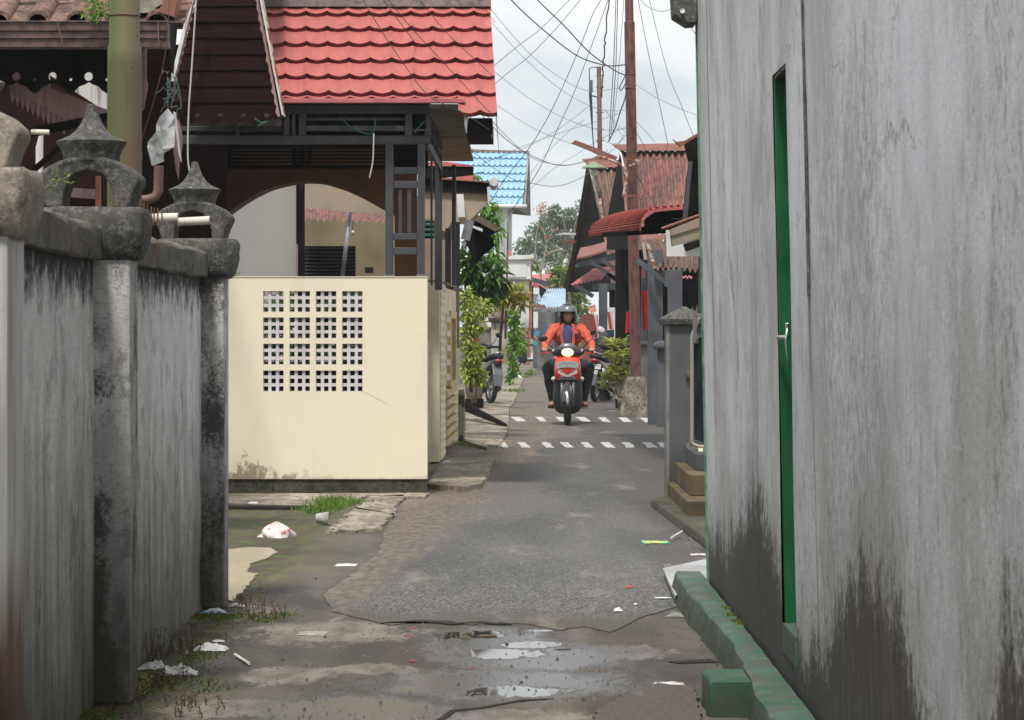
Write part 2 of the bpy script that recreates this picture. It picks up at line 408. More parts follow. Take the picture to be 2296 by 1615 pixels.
# ---- yellow garden wall
def yellow_wall():
    n = NT('cream_yellow_wall'); X, Y, Z = n.sep()[:3]
    c = n.mix(n.mr(n.noise(1.6, None, 6, .6), .35, .68), (.78,.71,.53), (.73,.67,.53))
    c = n.mix(n.mr(n.noise(1, (9,9,1.6), 6, .6), .56, .72, 0, .22), c, (.58,.52,.38))
    c = n.mix(n.mr(n.noise(11, None, 7, .7), .62, .72, 0, .25), c, (.55,.48,.33))
    e = n.ma('SUBTRACT', Z, n.ma('MULTIPLY', n.mr(n.noise(5, (1,1,.6), 8, .72), .42, .75), n.mr(X, -1.4, -2.1, .04, .38)))
    c = n.mix(n.mr(e, .14, .08, 0, .85), c, n.mix(n.noise(25), (.16,.11,.06), (.30,.25,.16)))
    # settlement crack
    cr_ = n.ma('ABSOLUTE', n.ma('SUBTRACT', n.ma('ADD', Z, n.ma('MULTIPLY', n.noise(14, None, 6), .05)), n.ma('MULTIPLY_ADD', n.ma('ADD', X, 1.18), -.52, .835)))
    cf = n.ma('MULTIPLY', n.mr(cr_, .006, .001), n.ma('MULTIPLY', n.mr(X, -1.19, -1.17), n.mr(X, -.92, -1.02)))
    c = n.mix(n.ma('MULTIPLY', cf, .6), c, (.30,.24,.15))
    n.set(c, .75); n.bump(n.ma('ADD', n.noise(5), n.ma('MULTIPLY', n.noise(60, None, 5), .3)), .12, .01); return n.m
M['yellow'] = yellow_wall()
M['yellow_trim'] = paint('ochre_trim', (.62,.50,.22), (.42,.34,.17), 8, rough=.7)
M['vent'] = paint('vent_block_white', (.62,.585,.58), (.50,.46,.46), 9, rough=.75, bump=.3)
M['plinth'] = paint('mossy_plinth', (.075,.066,.05), (.035,.035,.02), 7, rough=.9, bump=.5, grain=5)
M['sidewall'] = paint('side_wall_cream', (.72,.65,.46), (.52,.47,.32), 3, (.4,.7), .8, bump=.2)
M['moss_pillar'] = paint('blotched_stub', (.26,.24,.18), (.05,.045,.035), 7, (.48,.56), .9, bump=.5)

# ---- ground
def ground_mat():
    n = NT('damp_concrete_ground'); X, Y, Z = n.sep()[:3]
    sx = n.sc(None, (1.0, .32, 1))
    a = n.noise(2.6, None, 8, .62, .4, vec=sx); b = n.noise(1.1, None, 6, .6, vec=n.sc(None, (1,.3,1), (5,3,0)))
    c = n.mix(n.mr(a, .40, .60), (.105,.092,.079), (.048,.042,.038))
    c = n.mix(n.mr(b, .55, .66, 0, .75), c, (.31,.275,.235))
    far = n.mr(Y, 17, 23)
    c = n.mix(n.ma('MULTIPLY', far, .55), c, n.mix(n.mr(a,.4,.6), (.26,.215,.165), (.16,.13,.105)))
    # yard behind the left wall end: wet mud
    yard = n.ma('MULTIPLY', n.mr(X, -.95, -1.25), n.ma('MULTIPLY', n.mr(Y, 14.2, 15), n.mr(Y, 20.5, 19.5)))
    c = n.mix(n.ma('MULTIPLY', yard, .7), c, n.mix(n.mr(n.noise(6, (1,.4,1)), .45, .6), (.105,.085,.05), (.13,.125,.04)))
    def ell(cx, cy, rx, ry):
        x = n.ma('DIVIDE', n.ma('SUBTRACT', X, cx), rx); y = n.ma('DIVIDE', n.ma('SUBTRACT', Y, cy), ry)
        return n.ma('SUBTRACT', 1., n.ma('SQRT', n.ma('ADD', n.ma('MULTIPLY', x, x), n.ma('MULTIPLY', y, y))))
    def mx_(*q):
        o = q[0]
        for w in q[1:]: o = n.ma('MAXIMUM', o, w)
        return o
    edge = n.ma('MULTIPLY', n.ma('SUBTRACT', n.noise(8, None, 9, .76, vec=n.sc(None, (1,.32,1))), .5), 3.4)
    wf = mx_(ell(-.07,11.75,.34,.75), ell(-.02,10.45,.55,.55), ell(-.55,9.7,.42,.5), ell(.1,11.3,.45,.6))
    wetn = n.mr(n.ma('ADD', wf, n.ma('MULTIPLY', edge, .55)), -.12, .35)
    pf = mx_(ell(-.20,12.12,.17,.17), ell(.07,11.75,.15,.17), ell(-.05,11.42,.20,.20), ell(0.02,10.22,.20,.18), ell(.13,12.3,.08,.05))
    pud = n.mr(n.ma('ADD', pf, n.ma('MULTIPLY', edge, .75)), .0, .16)
    pale = mx_(ell(-.78,12.25,.42,.55), ell(-.86,10.7,.22,.30), ell(-.95,9.75,.40,.28), ell(.42,11.45,.24,.32), ell(.05,9.55,.34,.22), ell(-.55,10.9,.22,.2), ell(-.48,13.0,.3,.2))
    palem = n.mr(n.ma('ADD', pale, n.ma('MULTIPLY', edge, .8)), .05, .30)
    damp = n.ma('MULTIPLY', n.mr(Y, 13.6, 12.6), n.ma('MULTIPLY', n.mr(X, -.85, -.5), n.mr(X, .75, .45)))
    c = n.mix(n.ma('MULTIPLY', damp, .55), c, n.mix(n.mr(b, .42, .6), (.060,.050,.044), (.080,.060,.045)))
    c = n.mix(n.ma('MULTIPLY', palem, .8), c, n.mix(n.mr(n.noise(9,(1,.4,1)), .4, .65), (.25,.226,.195), (.13,.115,.098)))
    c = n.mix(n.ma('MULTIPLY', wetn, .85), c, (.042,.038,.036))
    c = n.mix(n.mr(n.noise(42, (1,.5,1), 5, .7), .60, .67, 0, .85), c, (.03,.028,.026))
    c = n.mix(n.mr(n.noise(60, (1,.5,1), 3, .6), .69, .73), c, (.34,.32,.29))
    c = n.mix(pud, c, (.05,.046,.04))
    # moss and dirt under the left wall and along the kerb
    e = n.ma('ADD', X, n.ma('MULTIPLY', n.noise(5, (1,.5,1), 5, .65), .5))
    c = n.mix(n.ma('MULTIPLY', n.mr(e, -.93, -1.03), .9), c, n.mix(n.mr(n.noise(9,(1,.5,1)), .45, .6), (.06,.042,.028), (.07,.10,.02)))
    e3 = n.ma('SUBTRACT', X, n.ma('MULTIPLY', n.noise(7, (1,.5,1), 5, .65), .25))
    c = n.mix(n.ma('MULTIPLY', n.mr(e3, .63, .70, 0, .8), n.mr(Y, 16, 14)), c, n.mix(n.mr(n.noise(11,(1,.5,1)), .5, .58), (.05,.042,.032), (.055,.075,.018)))
    rough = n.mr(wetn, 0, 1, .88, .20); rough = n.ma('ADD', n.ma('MULTIPLY', rough, n.ma('SUBTRACT', 1., pud)), n.ma('MULTIPLY', pud, .03))
    n.set(c, rough); n.b.inputs['IOR'].default_value = 1.5; n.put(n.b.inputs['IOR'], n.ma('ADD', n.mr(wetn, 0, 1, 1.5, 1.8), n.ma('MULTIPLY', pud, .5)))
    h = n.ma('ADD', n.noise(45, (1,1,1), 8, .72), n.ma('MULTIPLY', n.noise(4, None, 5), 1.2))
    n.bump(n.ma('MULTIPLY', h, n.ma('MULTIPLY', n.ma('SUBTRACT', 1., pud), n.ma('SUBTRACT', 1., n.ma('MULTIPLY', wetn, .72)))), .35, .012); return n.m
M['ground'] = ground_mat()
def asphalt():
    n = NT('worn_asphalt'); X, Y, Z = n.sep()[:3]
    g = n.noise(70, (1,.22,1), 4, .8); g2 = n.noise(28, (1,.2,1), 4, .7)
    pat = n.noise(1.15, None, 5, .55, .3, vec=n.sc(None, (1,.22,1)))
    c = n.mix(n.mr(pat, .40, .60), (.108,.103,.096), (.058,.057,.056))
    c = n.mix(n.mr(g, .50, .66, 0, .75), c, (.045,.044,.043)); c = n.mix(n.mr(g, .43, .33, 0, .6), c, (.34,.325,.30)); c = n.mix(n.mr(g2, .56, .70, 0, .5), c, (.06,.058,.055))
    near = n.mr(Y, 16, 13.6); c = n.mix(n.ma('MULTIPLY', near, .6), c, n.mix(n.mr(g, .40, .60), (.19,.18,.17), (.022,.022,.023)))
    wob = n.ma('MULTIPLY', n.ma('SUBTRACT', n.noise(3, None, 8, .7, vec=n.sc(None,(1,.3,1))), .5), 1.1)
    le = n.ma('SUBTRACT', X, n.ma('MULTIPLY_ADD', n.ma('SUBTRACT', Y, 13.5), .058, -.95))
    dirt = n.mix(n.mr(n.noise(20,(1,.3,1)), .4, .6), (.17,.135,.105), (.09,.072,.06))
    c = n.mix(n.mr(n.ma('ADD', le, wob), .30, .10, 0, .9), c, dirt)
    ne = n.ma('ADD', Y, n.ma('MULTIPLY', wob, 1.3)); c = n.mix(n.mr(ne, 13.15, 12.75, 0, .8), c, (.085,.07,.058)); re = n.ma('ADD', X, wob); c = n.mix(n.mr(re, .82, 1.05, 0, .8), c, (.062,.052,.045))
    c = n.mix(n.mr(n.noise(2.2, (1,.25,1), 7, .65, 0, (4,2,0)), .58, .68, 0, .6), c, (.235,.205,.17))
    n.set(c, n.mr(pat, .3, .7, .85, .7)); n.bump(n.ma('ADD', g, g2), .6, .010); return n.m
M['asphalt'] = asphalt()
def puddle_mat(name, c, rough=.03, ior=1.5):
    n = NT(name); n.set(n.mix(n.noise(6), c, dk(c,.7)), n.mr(n.noise(9, (1,.4,1), 5), .45, .75, rough, rough+.12)); n.b.inputs['IOR'].default_value = ior
    n.bump(n.noise(14, (1,.5,1), 3), .04, .004); return n.m
M['puddle'] = puddle_mat('puddle_water', (.05,.046,.042), .02, 2.1)
M['mudwater'] = puddle_mat('muddy_water', (.30,.25,.15), .06, 1.6)
M['crack'] = flat('crack_dark', (.018,.016,.014), .95)
M['pale_concrete'] = paint('pale_concrete', (.36,.315,.25), (.20,.17,.125), 4, (.4,.6), .9, bump=.5, grain=6, k=(1,.4,1))
M['dashes'] = paint('road_paint', (.68,.68,.66), (.24,.23,.21), 13, (.46,.66), .8, bump=.5, grain=3)
M['white_tile'] = paint('white_marble_slab', (.40,.395,.41), (.29,.285,.29), 5, rough=.45, k=(1,.4,1), bump=.05)
M['dark_kerb'] = paint('mossy_kerb', (.085,.075,.055), (.045,.045,.025), 6, rough=.9, bump=.5, grain=5)
M['brown_step'] = paint('algae_brown_step', (.12,.085,.04), (.05,.04,.022), 5, rough=.88, bump=.4, k=(1,1,.5))

# ---- roofs, metal, wood
def tilered(name, c, c2, gl=.55):
    n = NT(name); nn = n.N('ShaderNodeNewGeometry')
    cc = n.mix(n.mr(n.noise(3.5, (3,1,1), 5), .35, .65), c, c2); cc = n.mix(n.mr(n.noise(9, (3,.5,1), 7, .7), .52, .68, 0, .5), cc, dk(c2,.72))
    n.set(cc, gl); return n.m
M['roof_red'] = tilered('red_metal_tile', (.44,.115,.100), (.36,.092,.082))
M['roof_step'] = paint('red_tile_lip_shade', (.19,.02,.022), (.11,.012,.014), 12, rough=.6)  # darker red for the tile lips, their shade painted in
M['roof_blue'] = tilered('blue_metal_tile', (.30,.50,.70), (.26,.45,.64))
M['roof_rust'] = paint('rusted_corrugated', (.27,.11,.09), (.17,.095,.08), 1, (.42,.66), .8, k=(5,1.6,1.2), bump=.25, grain=3)
M['roof_brown'] = paint('brown_corrugated', (.18,.105,.085), (.12,.08,.065), 1.2, (.42,.66), .8, k=(5,1.6,1.2), bump=.25, grain=3)
M['roof_pink'] = paint('faded_red_sheet', (.48,.14,.145), (.36,.10,.10), 3, rough=.6)
M['rust'] = rusty('rusted_edge', (.50,.44,.38), (.34,.10,.035), .48, 8)
M['rust_beam'] = rusty('rust_brown_beam', (.23,.085,.06), (.42,.17,.06), .60, 3)
M['gutter'] = paint('brown_gutter', (.13,.078,.07), (.09,.055,.05), 5, rough=.5, grain=4)
M['gutter_pipe'] = paint('brown_pipe', (.20,.095,.08), (.12,.06,.055), 9, rough=.55)
M['terracotta'] = paint('old_terracotta', (.22,.125,.095), (.10,.06,.05), 7, (.4,.62), .85, bump=.5, grain=4)
M['orange_tile'] = paint('orange_ridge_tile', (.42,.16,.09), (.22,.10,.07), 6, rough=.85, bump=.5)
M['mortar'] = paint('ridge_mortar', (.36,.33,.29), (.20,.18,.16), 9, rough=.95, bump=.8)
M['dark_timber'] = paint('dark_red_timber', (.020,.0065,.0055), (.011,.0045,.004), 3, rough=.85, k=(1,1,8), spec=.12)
M['black_timber_shade'] = paint('black_timber_shade', (.014,.012,.012), (.008,.007,.007), 5, rough=.95, spec=.08)  # black timber, and shade painted inside porches and under roofs
M['white_board'] = paint('streaked_white_board', (.70,.69,.69), (.20,.17,.14), 1, (.5,.72), .8, k=(30,30,2), bump=.2)
M['pink_board'] = paint('faded_pink_board', (.36,.235,.225), (.24,.15,.145), 1, rough=.8, k=(30,30,2), bump=.2)
M['steel_grey'] = paint('dark_grey_steel', (.055,.058,.066), (.042,.044,.05), 5, rough=.5, bump=.05)
M['brown_arch'] = paint('brown_painted_arch', (.16,.065,.024), (.115,.047,.018), 3, rough=.7, bump=.05)
M['grey_wall'] = paint('shaded_grey_wall', (.46,.44,.435), (.41,.39,.385), 1.2, rough=.8, bump=.05)
M['soffit'] = paint('beige_soffit', (.42,.33,.25), (.33,.26,.20), 2, rough=.75)
M['soffit_brown'] = paint('brown_soffit', (.30,.22,.17), (.24,.17,.13), 2, rough=.75)
M['soffit_olive'] = paint('olive_corrugated_soffit', (.27,.24,.17), (.19,.17,.12), 3, rough=.7)
M['cream_dark'] = paint('cream_interior', (.24,.20,.12), (.19,.155,.09), 2, rough=.8)
M['white_wall'] = paint('white_plaster', (.66,.67,.68), (.50,.50,.49), 1.6, (.45,.7), .75, k=(1,1,.5))
M['white'] = paint('white_paint', (.74,.75,.76), (.62,.62,.62), 6, rough=.55)
M['black'] = flat('black_plastic', (.014,.014,.015), .38)
M['rubber'] = flat('tyre_rubber', (.02,.02,.021), .8)
M['silver'] = flat('silver_metal', (.55,.56,.58), .3, .85)
M['chrome'] = flat('chrome', (.8,.8,.82), .12, 1)
M['galv'] = paint('galvanised_pipe', (.52,.56,.60), (.36,.38,.41), 8, rough=.4, metal=.5)
M['grey_post'] = paint('slate_grey_post', (.095,.105,.12), (.065,.072,.082), 3, rough=.75, k=(1,1,.5))
M['grey_gate_pillar'] = paint('grey_gate_pillar', (.085,.09,.10), (.055,.058,.062), 2.2, (.40,.60), .8, k=(1,1,.5), bump=.3)
M['grey_light'] = paint('worn_grey_render', (.20,.20,.195), (.12,.115,.105), 4, rough=.85, bump=.4)
M['base_block'] = paint('rough_concrete_block', (.27,.235,.20), (.12,.105,.085), 5, (.4,.62), .95, bump=.9, grain=5)
M['pole_brown'] = paint('red_brown_pole', (.165,.062,.052), (.12,.048,.042), 4, rough=.6, k=(1,1,.4), grain=4)
def pole_green_mat():
    n = NT('mossy_green_pole'); X, Y, Z = n.sep()[:3]
    f = n.mr(n.ma('ADD', X, n.ma('MULTIPLY', n.noise(5, (1,1,.35), 5, .6), .16)), -1.96, -1.84)
    c = n.mix(f, (.085,.10,.028), (.13,.105,.055)); lowz = n.mr(Z, 2.35, 2.0)
    c = n.mix(n.ma('MULTIPLY', f, lowz), c, (.14,.075,.04)); c = n.mix(n.mr(n.noise(8,(1,1,.3)), .55, .72, 0, .5), c, (.045,.05,.02))
    n.set(c, .7); n.bump(n.noise(40,(1,1,.3)), .3, .004); return n.m
M['pole_green'] = pole_green_mat()
M['pvc'] = paint('dirty_white_pipe', (.62,.58,.52), (.30,.24,.15), 9, (.55,.7), .55)
M['steel_rod'] = flat('rusty_rod', (.13,.07,.05), .8)
M['film_white'] = paint('white_plastic_film', (.80,.80,.80), (.60,.59,.58), 30, rough=.35, bump=.6)
M['film_red'] = paint('white_bag_red_print', (.70,.62,.61), (.55,.12,.14), 16, (.60,.63), .35, bump=.5)
M['clear'] = paint('cloudy_plastic', (.40,.40,.36), (.26,.25,.2), 20, rough=.2, bump=.3)
def cloth(name, c, sc_=8): return paint(name, c, dk(c, .78), sc_, rough=.9, bump=.25)
M['wire'] = flat('cable_black', (.03,.03,.033), .6)
M['wire_grey'] = flat('cable_grey', (.16,.16,.17), .6)
M['cord'] = flat('white_cord', (.50,.49,.47), .7)
M['cord_green'] = flat('green_cord', (.03,.16,.11), .6)
M['shade_green'] = paint('green_lamp_shade', (.20,.30,.17), (.28,.16,.07), 10, (.55,.66), .5)
M['glass'] = flat('bulb_glass', (.55,.56,.50), .15)
M['brick'] = None
n = NT('small_brick'); br = n.N('ShaderNodeTexBrick'); n.put(br.inputs['Vector'], n.sc(n.comb(n.ma('ADD', n.sep()[0], n.sep()[1]), n.sep()[2], 0.)))
br.inputs['Scale'].default_value = 3.2; n.put(br.inputs['Color1'], (.33,.15,.10)); n.put(br.inputs['Color2'], (.26,.12,.085)); n.put(br.inputs['Mortar'], (.36,.24,.19))
br.inputs['Mortar Size'].default_value = .018; n.set(br.outputs[0], .85); M['brick'] = n.m
# leaves
M['lf_mango'] = foliage('bright_leaf', [(.08,.20,.02),(.15,.34,.035),(.24,.44,.06)])
M['lf_dark'] = foliage('dark_glossy_leaf', [(.02,.06,.014),(.04,.10,.02),(.09,.18,.03)], .3, .25)
M['lf_croton'] = foliage('variegated_leaf', [(.12,.25,.03),(.48,.55,.09),(.74,.74,.26),(.24,.38,.05)])
M['lf_olive'] = foliage('olive_palm_leaf', [(.22,.26,.04),(.42,.44,.07),(.56,.48,.10)])
M['lf_yellow'] = foliage('yellow_croton_leaf', [(.16,.26,.04),(.55,.55,.10),(.78,.72,.22),(.14,.24,.03)])
M['lf_bright'] = foliage('fresh_green_leaf', [(.09,.22,.025),(.17,.35,.04),(.28,.46,.07)])
M['lf_far'] = foliage('far_tree_leaf', [(.11,.18,.09),(.16,.24,.12),(.22,.30,.17)], .7, .25)  # greens partly paled, distance haze put into the leaf colour
M['lf_farb'] = foliage('far_shrub_leaf', [(.14,.25,.05),(.24,.38,.08),(.38,.40,.13)], .6, .3)
M['lf_shrub'] = foliage('yard_shrub_leaf', [(.06,.18,.02),(.12,.30,.035),(.20,.42,.06)], .5, .3)
M['bark'] = paint('bark', (.14,.11,.08), (.08,.06,.045), 9, rough=.95, bump=.6)
M['stem_grey'] = paint('pale_stem', (.32,.29,.24), (.22,.19,.15), 9, rough=.9)
M['dry'] = foliage('dry_weed', [(.09,.045,.025),(.16,.09,.05),(.20,.15,.09)], .8, .1)
M['moss'] = foliage('moss_green', [(.06,.10,.015),(.11,.17,.02),(.15,.22,.03)], .8, .2)
M['grass'] = foliage('grass_green', [(.07,.15,.02),(.13,.24,.03),(.20,.30,.05)], .6, .3)
M['fl_red'] = foliage('red_bloom', [(.60,.03,.05),(.70,.08,.10)], .5, .3)
M['fl_orange'] = foliage('orange_bloom', [(.55,.18,.08),(.50,.28,.15)], .5, .3)
# ============================================================ GROUND
g = MB()
g.poly([(-600, -60, 0), (600, -60, 0), (600, 1200, 0), (-600, 1200, 0)])
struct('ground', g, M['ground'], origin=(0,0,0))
rg = rng(3)
L_edge = [(850,1398),(745,1372),(722,1335),(790,1290),(850,1238),(862,1192),(905,1140),(985,1112),(1072,1102),(1098,1062),(1112,1038),(1128,1004),(1140,965),(1146,935),(1150,905),(1158,880),(1176,850),(1192,828),(1196,815)]
R_edge = [(1252,815),(1270,830),(1330,868),(1388,905),(1425,940),(1498,948),(1500,1010),(1497,1090),(1480,1130),(1540,1200),(1560,1260),(1536,1340),(1506,1368),(1440,1386),(1370,1420),(1310,1406),(1250,1416),(1190,1402),(1120,1398),(1060,1404),(1000,1394),(930,1395),(880,1404)]
road = jag([G(*p) for p in L_edge], .12, .012, rg, False) + jag([G(*p) for p in R_edge[:13]], .12, .010, rg, False)[:-1] + jag([G(*p) for p in R_edge[12:]], .05, .010, rg, False)
for q in road: q.z = .0
struct('road', MB().prism(road, (0,0,.0045)), M['asphalt'], origin=(0,0,0))
# broken asphalt remnant at the near right
p = jag([G(*q) for q in [(1345,1600),(1400,1562),(1480,1542),(1560,1550),(1568,1600),(1566,1660),(1300,1660)]], .05, .012, rg)
struct('road_remnant', MB().prism([V((q.x,q.y,0)) for q in p], (0,0,.016)), M['asphalt'], origin=(0,0,0))
# broken kerb of pale concrete running along the asphalt edge by the yellow wall
def patch(name, uv, mat, h, seed=1, amp=.012, step=.08, z=0):
    q = jag([G(*a) for a in uv], step, amp, rng(seed)); return struct(name, MB().prism([V((a.x,a.y,z)) for a in q], (0,0,h)), mat, origin=(0,0,0))
patch('concrete_slab', [(736,1200),(790,1150),(828,1118),(905,1116),(893,1138),(872,1166),(846,1192)], M['pale_concrete'], .02, 5, .03, .05)
patch('concrete_ramp', [(960,1098),(972,1070),(1000,1046),(1110,1040),(1100,1056),(1082,1096),(1040,1104)], M['pale_concrete'], .045, 6)
patch('concrete_apron', [(470,1134),(480,1112),(962,1111),(955,1120),(820,1117),(806,1124),(690,1140)], M['pale_concrete'], .02, 7)
patch('concrete_verge', [(1042,1000),(1045,935),(1080,915),(1142,915),(1138,965),(1122,1003)], M['pale_concrete'], .018, 8)
patch('concrete_verge', [(1060,905),(1100,880),(1145,850),(1180,835),(1165,870),(1152,905),(1144,914)], M['pale_concrete'], .016, 18)
0 and patch('concrete_path', [(-100,1660),(250,1640),(420,1615),(560,1600),(450,1660),(200,1720)], M['pale_concrete'], .008, 9)
0 and patch('concrete_path', [(385,1430),(520,1398),(640,1395),(740,1410),(700,1440),(610,1450),(520,1470),(430,1462)], M['pale_concrete'], .008, 10, .02)
0 and patch('concrete_path', [(640,1392),(760,1388),(770,1398),(660,1404)], M['pale_concrete'], .007, 11, .02)
0 and patch('concrete_path', [(1290,1470),(1420,1452),(1500,1470),(1440,1490),(1330,1492)], M['pale_concrete'], .007, 12, .02)
patch('crack', [(975,1618),(1012,1593),(1080,1586),(1170,1570),(1240,1568),(1170,1574),(1085,1590),(1020,1597),(985,1624)], M['crack'], .003, 13, .004)
0 and patch('concrete_path', [(985,1640),(1020,1604),(1095,1594),(1190,1580),(1320,1578),(1400,1600),(1300,1660)], M['pale_concrete'], .009, 14, .008)
patch('crack', [(850,1399),(930,1394),(1010,1399),(1080,1397),(1150,1403),(1080,1400),(1010,1403),(930,1397)], M['crack'], .007, 15, .010, .05)
patch('crack', [(1500,1486),(1590,1480),(1620,1487),(1520,1489)], M['crack'], .005, 16, .003)
patch('crack', [(470,1139),(640,1141),(690,1142),(640,1144),(470,1143)], M['crack'], .026, 17, .004)
# puddles
def puddle(uv, mat, seed, name='puddle', amp=.01, z=.009): return patch(name, uv, mat, z, seed, amp, .04)
puddle([(480,1240),(540,1231),(605,1231),(622,1240),(596,1256),(560,1268),(553,1285),(575,1290),(545,1330),(520,1352),(480,1345)], M['mudwater'], 21)
# ============================================================ LEFT WALL
lw = thing('concrete_wall', 'weather-stained grey concrete wall with crowned pillars along the left side of the alley', 'wall', (-1.5, 9, 0))
for y0, y1 in ((2.5,7.45),(7.7,9.85),(10.05,13.25)):
    MB().grid(lambda a,b: (-1.452 + .006*mnoise.noise(V((0,(y0+(y1-y0)*a)*3,b*5))), y0+(y1-y0)*a, 1.58*b), 30, 16).build('wall_panel', M['plaster'], lw, smooth=True)
    MB().box(-1.60, y0, 0, -1.475, y1, 1.57).build('wall_core', M['plaster'], lw)
    rr = rng(int(y0*10)); rings = []; N_ = max(6, int((y1-y0)/.16))
    for i in range(N_+1):
        y = y0 + (y1-y0)*i/N_; j = lambda: rr.uniform(-.007,.007)
        prof = [(-1.63,1.56),(-1.425,1.555),(-1.418,1.562),(-1.416,1.60),(-1.418,1.655),(-1.425,1.672),(-1.47,1.688),(-1.60,1.688),(-1.64,1.65)]
        rings.append([V((x+j(), y, z+j()-.012)) for x, z in prof])
    MB().loft(rings).build('coping', M['coping'], lw, smooth='auto', bevel=.006)
MB().box(-4.5, 13.28, 0, -1.61, 13.40, 1.6).build('return_wall', M['plaster'], lw)
def ornament_mesh(cx, y, z0, s=1.0):
    m = MB(); half = [(0,.180),(.05,.176),(.10,.163),(.145,.140),(.176,.112),(.184,.098),(.180,.088),(.160,.045),(.146,0)]
    inner = [(.088,0),(.086,.045),(.074,.085),(.045,.118),(0,.132)]
    up = half + inner            # right half outline, from the crown down and back up inside
    L_ = 0
    for sgn in (1,-1):
        for (a,b,c_,d) in zip(half, half[1:], [None]*9, [None]*9): pass
    # arch strip by strip: outer and inner curve sampled together
    import bisect
    n_ = 26; P = []
    def along(pts, t):
        Ls = [0]
        for q, w in zip(pts, pts[1:]): Ls.append(Ls[-1] + math.hypot(w[0]-q[0], w[1]-q[1]))
        x = t*Ls[-1]; i = min(len(pts)-2, max(0, bisect.bisect_right(Ls, x)-1)); f = (x-Ls[i])/(Ls[i+1]-Ls[i])
        return (pts[i][0]+(pts[i+1][0]-pts[i][0])*f, pts[i][1]+(pts[i+1][1]-pts[i][1])*f)
    inn = inner[::-1]
    outer_full = [(-a,b) for a,b in half[::-1]] + half[1:]
    inner_full = [(-a,b) for a,b in inn[::-1]] + inn[1:]
    rings = []
    for i in range(2*n_+1):
        t = i/(2*n_); o_ = along(outer_full, t); q = along(inner_full, t); dd = .095
        ch = .82
        mid = (o_[0]*.9+q[0]*.1, o_[1]*.9+q[1]*.1)
        rings.append([V((cx+q[0]*s, y-dd*s*.9, z0+q[1]*s)), V((cx+mid[0]*s, y-dd*s, z0+mid[1]*s)), V((cx+o_[0]*s, y-dd*s*ch, z0+o_[1]*s)),
                      V((cx+o_[0]*s, y+dd*s*ch, z0+o_[1]*s)), V((cx+mid[0]*s, y+dd*s, z0+mid[1]*s)), V((cx+q[0]*s, y+dd*s*.9, z0+q[1]*s))])
    m.loft(rings)
    return m
def crown_mesh(cx, y, z0, s=1.0):
    prof = [(.097,.165),(.098,.185),(.104,.205),(.114,.222),(.118,.234),(.100,.243),(.074,.255),(.053,.273),(.036,.300),(.024,.330),(.017,.352),(.016,.362),(.004,.366)]
    prof = [(r*s, z0+h*s) for r, h in prof]
    def mod(a, h):
        t = (h-z0)/s; k = max(0, 1-abs(t-.236)/.07); return 1 + .085*k*abs(math.cos(4*a))-.03*k + .03*max(0, 1-abs(t-.29)/.06)*math.cos(8*a)
    return MB().lathe((cx, y, 0), prof, 48, mod=mod)
for i, (y0, y1, x0, x1, pm, cm) in enumerate(((7.45,7.70,-1.62,-1.322,M['pillar_pale'],M['cap_pale']),(9.85,10.05,-1.61,-1.325,M['pillar'],M['cap']),(13.25,13.46,-1.63,-1.345,M['pillar'],M['cap']))):
    pb = MB().box(x0, y0, 0, x1, y1, 1.57).build('pillar', pm, lw, bevel=.012)
    cx, cy = (x0+x1)/2 + .012, (y0+y1)/2
    rr = rng(40+i)
    hx, hy = (x1-x0)/2, (y1-y0)/2
    prof = [(1.540,-.002),(1.550,.012),(1.565,.022),(1.585,.030),(1.61,.036),(1.635,.039),(1.66,.040),(1.685,.039),(1.705,.037),(1.718,.033),(1.726,.026),(1.727,-.02)]
    def rough(p, a_=.010):
        q = mnoise.noise(p*9)+.6*mnoise.noise(p*27)+.4*mnoise.noise(p*70); dr = V((p.x-cx, p.y-cy, 0)); return p + dr.normalized()*q*a_ + V((0,0,.4*a_*mnoise.noise(p*21)))
    cp = MB().loft([[rough(p) for p in ringz(cx, cy, z, hx+e_, hy+e_, 9, 72)] for z, e_ in prof]).build('pillar_cap', cm, pb, smooth='auto')
    ox = cx - .018; oz = 1.724
    ornament_mesh(ox, cy, oz, 1.0).build('arch_ornament', cm, pb, smooth='auto', bevel=.006)
    crown_mesh(ox, cy, oz, 1.0).build('crown_finial', cm, pb, smooth='auto')
# loose things on the coping
for k, (a, b) in enumerate((((332,489),(399,487)),((398,498),(470,494)))):
    p0, p1 = W(a[0], a[1], 11.75), W(b[0], b[1], 11.7); t = MB(); dr = (p1-p0).normalized(); r = .0175
    ring = lambda p, q: [p + V((0, math.cos(2*math.pi*i/14), math.sin(2*math.pi*i/14)))*q for i in range(14)]
    t.loft([ring(p0,r),ring(p1,r),ring(p1,r*.8),ring(p0,r*.8)], cap=False)
    tag(t.build('plastic_pipe', M['pvc'], smooth='auto'), ['off-white plastic pipe with a muddy end lying on the wall coping behind thin rods','shorter clean white plastic pipe with an open end on the wall coping'][k], 'pipe')
rr = rng(8)
for k, (u, v0, v1) in enumerate(((306,452,478),(322,455,480),(331,460,482),(339,463,497),(346,466,499),(354,467,500),(362,470,502))):
    tag(MB().tube([W(u,v0,11.4), W(u+rr.uniform(-2,3),v1+6,11.4)], .0032, 6).build('steel_rod', M['steel_rod']), ('first','second','third','fourth','fifth','sixth','seventh')[k]+' thin rusty rod from the left in the row on the wall coping', 'rod', 'rusty rods standing on the coping')
t = thing('wall_weed', 'small leafy weed growing on the coping of the left wall below the middle crown', 'plant', (-1.5, 9.3, 1.68))
stem = MB(); lf = MB(); rr = rng(4)
